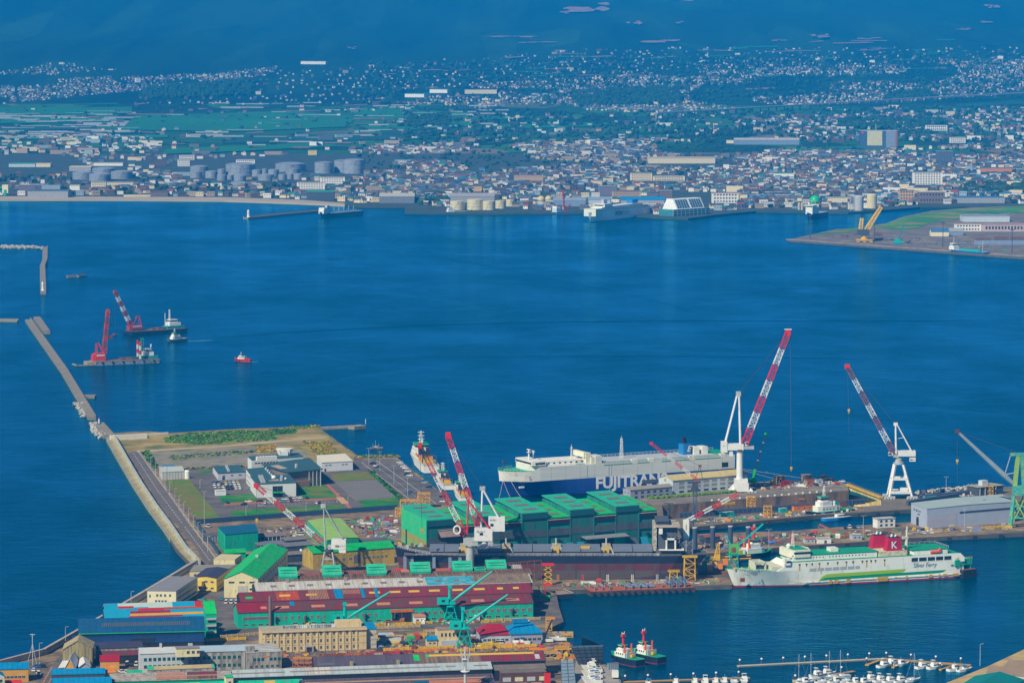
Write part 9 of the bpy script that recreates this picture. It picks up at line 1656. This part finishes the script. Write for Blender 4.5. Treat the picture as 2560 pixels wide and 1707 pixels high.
frame_box(1877,1271,5.4,4,8.2,2,4,YO,'yellow scaffold tower down in the dry dock'); frame_box(1919,1291,5,4,7.0,2,3,YO,'yellow scaffold tower on the dock pier'); frame_box(2004,1262,4.4,3.4,4.2,2,2,RUST,'rusty scaffold frame in the dry dock'); frame_box(760,1664,11,5,4.2,4,2,M('rust_orange2',(0,0,0)),'orange-brown rack left of the plum roof'); frame_box(2472,1236,5,4,6,2,2,YEL,'yellow portal frame beside the pump station'); frame_box(1372,1572,3,8,6,1,2,YO,'yellow slipway cradle frame by the quay corner'); frame_box(1405,1632,7,10,3.0,2,1,YO,'orange winch cradle left of the steel flap'); frame_box(1375,1640,8,7,2.4,2,1,M('dull_tan',(0,0,0)),'tan cradle at the end of slip shed'); frame_box(690,1606,6,3,2.0,3,1,YEL,'low yellow rack beside the head office west end')
for i,(x,y,l) in enumerate(((1395,1590,'outer'),(1388,1601,'inner'))):
 t = thing('slip_pontoon','tan slipway pontoon in the inlet, %s one' % l,'pontoon',G(x,y,0)); MB().box(-6.5,8-i*2,-3,4,-.5,2.0).build('deck',M('pontoon_ochre',(.46,.30,.10),.85,.2,.3),t); MB().box(-6,7-i*2,-3.1,-2.9,.4,1.0).build('fender_strip',RUST,t)
 for k in range(3): MB().lathe((-4+k*4,0,2.0),[(.35,0),(.35,.7)],8).build('bollard',RUST,t)
CRC = [('blue-grey',(.20,.26,.42)),('red',(.42,.04,.03)),('white',(.66,.66,.62)),('green',(.03,.34,.16)),('yellow',(.60,.42,.03)),('rusty',(.24,.10,.05)),('dark',(.045,.05,.065)),('orange',(.62,.20,.03)),('tan',(.40,.30,.18))]
CRM = [M('crate_'+n.replace('-','_'),c,.75,.2,1.0) for n,c in CRC]
def crate_geo(w,d,h,k):
 m = MB().box(-w/2,w/2,-d/2,d/2,.15,h)
 if k % 3 == 0: m.box(-w/2+.2,-w/2+.5,-d/2,d/2,0,.2).box(w/2-.5,w/2-.2,-d/2,d/2,0,.2).box(-w*.3,w*.3,-d*.3,d*.3,h,h+.5)
 elif k % 3 == 1: m.tri([(-d/2,h),(0,h+h*.5),(d/2,h)],-w/2,w/2)
 else:
  for j in range(4): m.bar((-w/2+w*(j+.5)/4,-d/2-.06,.15),(-w/2+w*(j+.5)/4,-d/2-.06,h),.14)
 return m
CGEO = {}
clut = MB(); KN = ('ribbed box','pitched crate','equipment box','low pallet load','square crate','long case'); KS = ((2.4,1.6,1.2),(3.4,1.8,1.0),(1.8,1.6,1.8),(4.6,1.8,.8),(2.0,2.0,1.4),(5.8,1.4,.9))
def crates(area,pl,n,cols,z=GL):
 """a few boxes one can tell apart, the rest of the litter joined"""
 cmb = [(c,k) for c in sorted(set(cols)) for k in range(6)]; R9.shuffle(cmb); keep = cmb[:max(4,n//3)]
 for i,(x,y) in enumerate(scatter(pl,n*4)):
  s = R9.uniform(.7,1.3)
  if i < len(keep):
   c,k = keep[i]
   if (c,k) not in CGEO: CGEO[(c,k)] = crate_geo(*KS[k],k).mesh('equipment_crate',CRM[c])
   s *= 1.25; obj('equipment_crate',CGEO[(c,k)],None,G(x,y,z),R9.uniform(-.3,.3)+R9.choice((0,0,1.57)),'%s %s %s' % (CRC[c][0],KN[k],area),'crate','crates '+area,scale=(s,s,s))
  else:
   p = G(x,y,z); w,d,h = (q*s*R9.uniform(.25,.7) for q in R9.choice(KS)); clut.box(p.x-w/2,p.x+w/2,p.y-d/2,p.y+d/2,p.z,p.z+h,R9.choice(cols))
crates('in the yard east of the lime roof',[(850,1302),(990,1288),(1000,1340),(985,1350),(905,1340)],75,(0,0,0,1,2,3,5,6,8)); crates('behind the teal hall',[(650,1322),(760,1310),(765,1350),(650,1375)],26,(6,6,8,0,2)); crates('in the pump shed yard',[(945,1590),(1045,1586),(1045,1616),(945,1622)],34,(0,3,1,4,6,8)); crates('below the blue hipped roof',[(1180,1596),(1350,1588),(1350,1612),(1180,1616)],36,(1,4,2,0,8,6)); crates('along the girders above the plum roof',[(700,1634),(1340,1610),(1340,1622),(720,1646)],44,(4,5,1,8,6,7)); crates('at the foot of the teal workshop',[(700,1566),(1330,1544),(1330,1552),(700,1574)],40,(3,4,5,8,2)); crates('on the dock pier',[(1720,1300),(2160,1268),(2160,1276),(1720,1312)],44,(0,3,7,2,8,4)); crates('on the dock platform',[(1890,1214),(2080,1202),(2100,1214),(1900,1226)],34,(1,2,4,6,8,0)); crates('on the fitting-out pier',[(1760,1348),(2250,1322),(2260,1336),(1780,1368)],80,(8,5,2,6,1,3)); crates('along the east end of the fitting-out pier',[(2260,1326),(2530,1312),(2530,1322),(2260,1336)],26,(0,2,4,8)); crates('beside the bulk carrier',[(1400,1458),(1800,1452),(1800,1458),(1400,1468)],40,(3,8,6,1,2)); crates('near the white pump station',[(2300,1244),(2440,1230),(2440,1238),(2300,1254)],18,(0,2,8,6)); crates('on the slipway hard',[(1370,1606),(1424,1606),(1440,1650),(1390,1650)],26,(4,7,8,5)); crates('on the timber quay',[(2060,592),(2440,600),(2520,630),(2300,614)],40,(0,6,8,3)); crates('near the dark drums',[(1745,1346),(1850,1344),(1850,1366),(1750,1378)],34,(5,6,8,0)); crates('behind the ochre hall',[(905,1352),(985,1346),(985,1354),(905,1360)],10,(2,3,5))
clut.build('yard_litter',CRM,kind='stuff',label='small coloured boxes and scrap strewn over the shipyard')
# fenders, bollards and dock wall fittings
t = thing('fender_pile','heap of huge black rubber fenders on the dock platform','fenders',G(2064,1203));
for k,(x,z) in enumerate(((-4,1.6),(0,1.6),(4,1.6),(-1.5,4.0))): MB().lathe((0,0,-1.9),[(.8,0),(1.6,.4),(1.7,1.9),(1.6,3.4),(.8,3.8)],14).build('fender',BLACK,t).location = (x,0,z); t.children[-1].rotation_euler = (0,1.57,0)
t = thing('dock_fitting','dark fender plates and bollards along the dry dock wall','fender',(0,0,0))
for x,y in ((1920,1244),(1971,1240),(2005,1237),(1765,1256),(1815,1252),(2046,1233),(2080,1231),(2092,1230)): p = G(x,y-7,GL); MB().box(p.x-1.3,p.x+1.3,p.y-1.2,p.y-.4,-3.2,-.4).build('fender_plate',BLACK,t)
for k in range(18): p = G(1780+k*17.5,1251.5-k*1.38,GL); MB().lathe((p.x,p.y,GL),[(.7,0),(.8,.7),(.4,.9)],8).build('bollard',WHITE,t)
t = thing('quay_fender','black tyre fenders hung along the dock pier','fender',(0,0,0))
for k in range(11): p = G(1790+k*45,1312-k*3.7,GL); MB().box(p.x-1.3,p.x+1.3,p.y-.9,p.y+.1,.1,2.0).build('tyre',BLACK,t)
t = thing('quay_fender','black tyre fenders hung along the fitting-out pier','fender',(0,0,0))
for k in range(9): p = G(1990+k*64,1365-k*3.9,GL); MB().box(p.x-1.4,p.x+1.4,p.y-1.0,p.y+.1,-.2,2.2).build('tyre',BLACK,t)
t = thing('yard_rail','pale crane rails embedded along the fitting-out pier','rail',(0,0,0))
for dy in (5,9): MB().bar(G(1960,1367-dy,GL)+Vector((0,0,.1)),G(2560,1331-dy,GL)+Vector((0,0,.1)),.5,.2).build('rail',M('rail_tan',(.40,.32,.22),.8),t)
t = thing('blue_tarpaulin','bright blue tarpaulin spread on the fitting-out pier','tarpaulin',G(1922,1356)); blob_ = MB(); blob(blob_,(0,0,.3),4.6,.8); blob_.build('sheet',M('tarp_blue',(.08,.20,.62),.6),t)
for k in range(2):
 t = thing('garden_bush','round clipped bush beside the head office porch, %s side' % ('west','east')[k],'bush',G((751,790)[k],1623.5)); mb = MB()
 for j in range(60): a = R9.uniform(0,6.28); r = R9.uniform(0,1.5); blob(mb,(r*math.cos(a),r*math.sin(a),R9.uniform(.3,1.7)),.35,.35)
 mb.build('foliage',SH[0],t)
# spherical vessel, pipes in the yard
t = thing('dark_tank','dark round tank behind the teal crane in the yard','tank',G(1183,1588)); pr = [(max(.05,2.0*math.sin(a*math.pi/8)),2.2-2.0*math.cos(a*math.pi/8)) for a in range(9)]; MB().lathe((0,0,0),pr,14).build('shell',STEEL,t,smooth=True); MB().box(-1.4,1.4,-1.4,1.4,0,1).build('plinth',GREYP,t)
t = thing('pipe_rack','pale pipe run on grey plinths in the pump shed yard','pipes',G(945,1606)); MB().tube((0,0,3.4),(13,2,3.4),.7,8).build('pipe',TANW,t); MB().box(1,12,1,4,0,2.8).build('plinth',GREYP,t)
# ================================================================== wakes on the bay
def wake(name,pts,w,h,mat,z=.02):
 P = [G(x,y,0) for x,y in pts]; mb = MB(); Q_ = []
 for i in range(len(P)-1):
  n = max(2,int((P[i+1]-P[i]).length/25))
  for k in range(n): Q_.append(P[i].lerp(P[i+1],k/n))
 Q_.append(P[-1])
 for i,p in enumerate(Q_):
  f = i/(len(Q_)-1); e = min(1,6*f,6*(1-f)); ww = w*(.7+.3*noise.noise(Vector((i*.3,1,2))))
  mb.v += [(p.x,p.y-ww,z),(p.x,p.y,z+h*e),(p.x,p.y+ww,z)]
 for i in range(len(Q_)-1):
  a = 3*i; mb.f += [(a,a+3,a+4,a+1),(a+1,a+4,a+5,a+2)]; mb.m += [0,0]
 return mb.build(name,mat,smooth=True,kind='stuff',label='thin boat wake running across the bay')
wake('wake',[(450,853),(700,832),(1000,816),(1300,806),(1700,802),(2100,803),(2700,799)],3,.45,WATER); wake('wake',[(1040,894),(1300,891),(1700,890),(2260,898)],2.2,.3,WATER); wake('wake',[(870,575),(1100,640),(1350,690),(1600,740),(1780,790)],9,.35,WATER)
FO = M('foam',(.42,.56,.62),.9,.3,.2); wake('boat_foam',[(470,853),(530,850)],.8,.08,FO); wake('boat_foam',[(622,905),(646,904)],.7,.06,FO)
bake_texts()
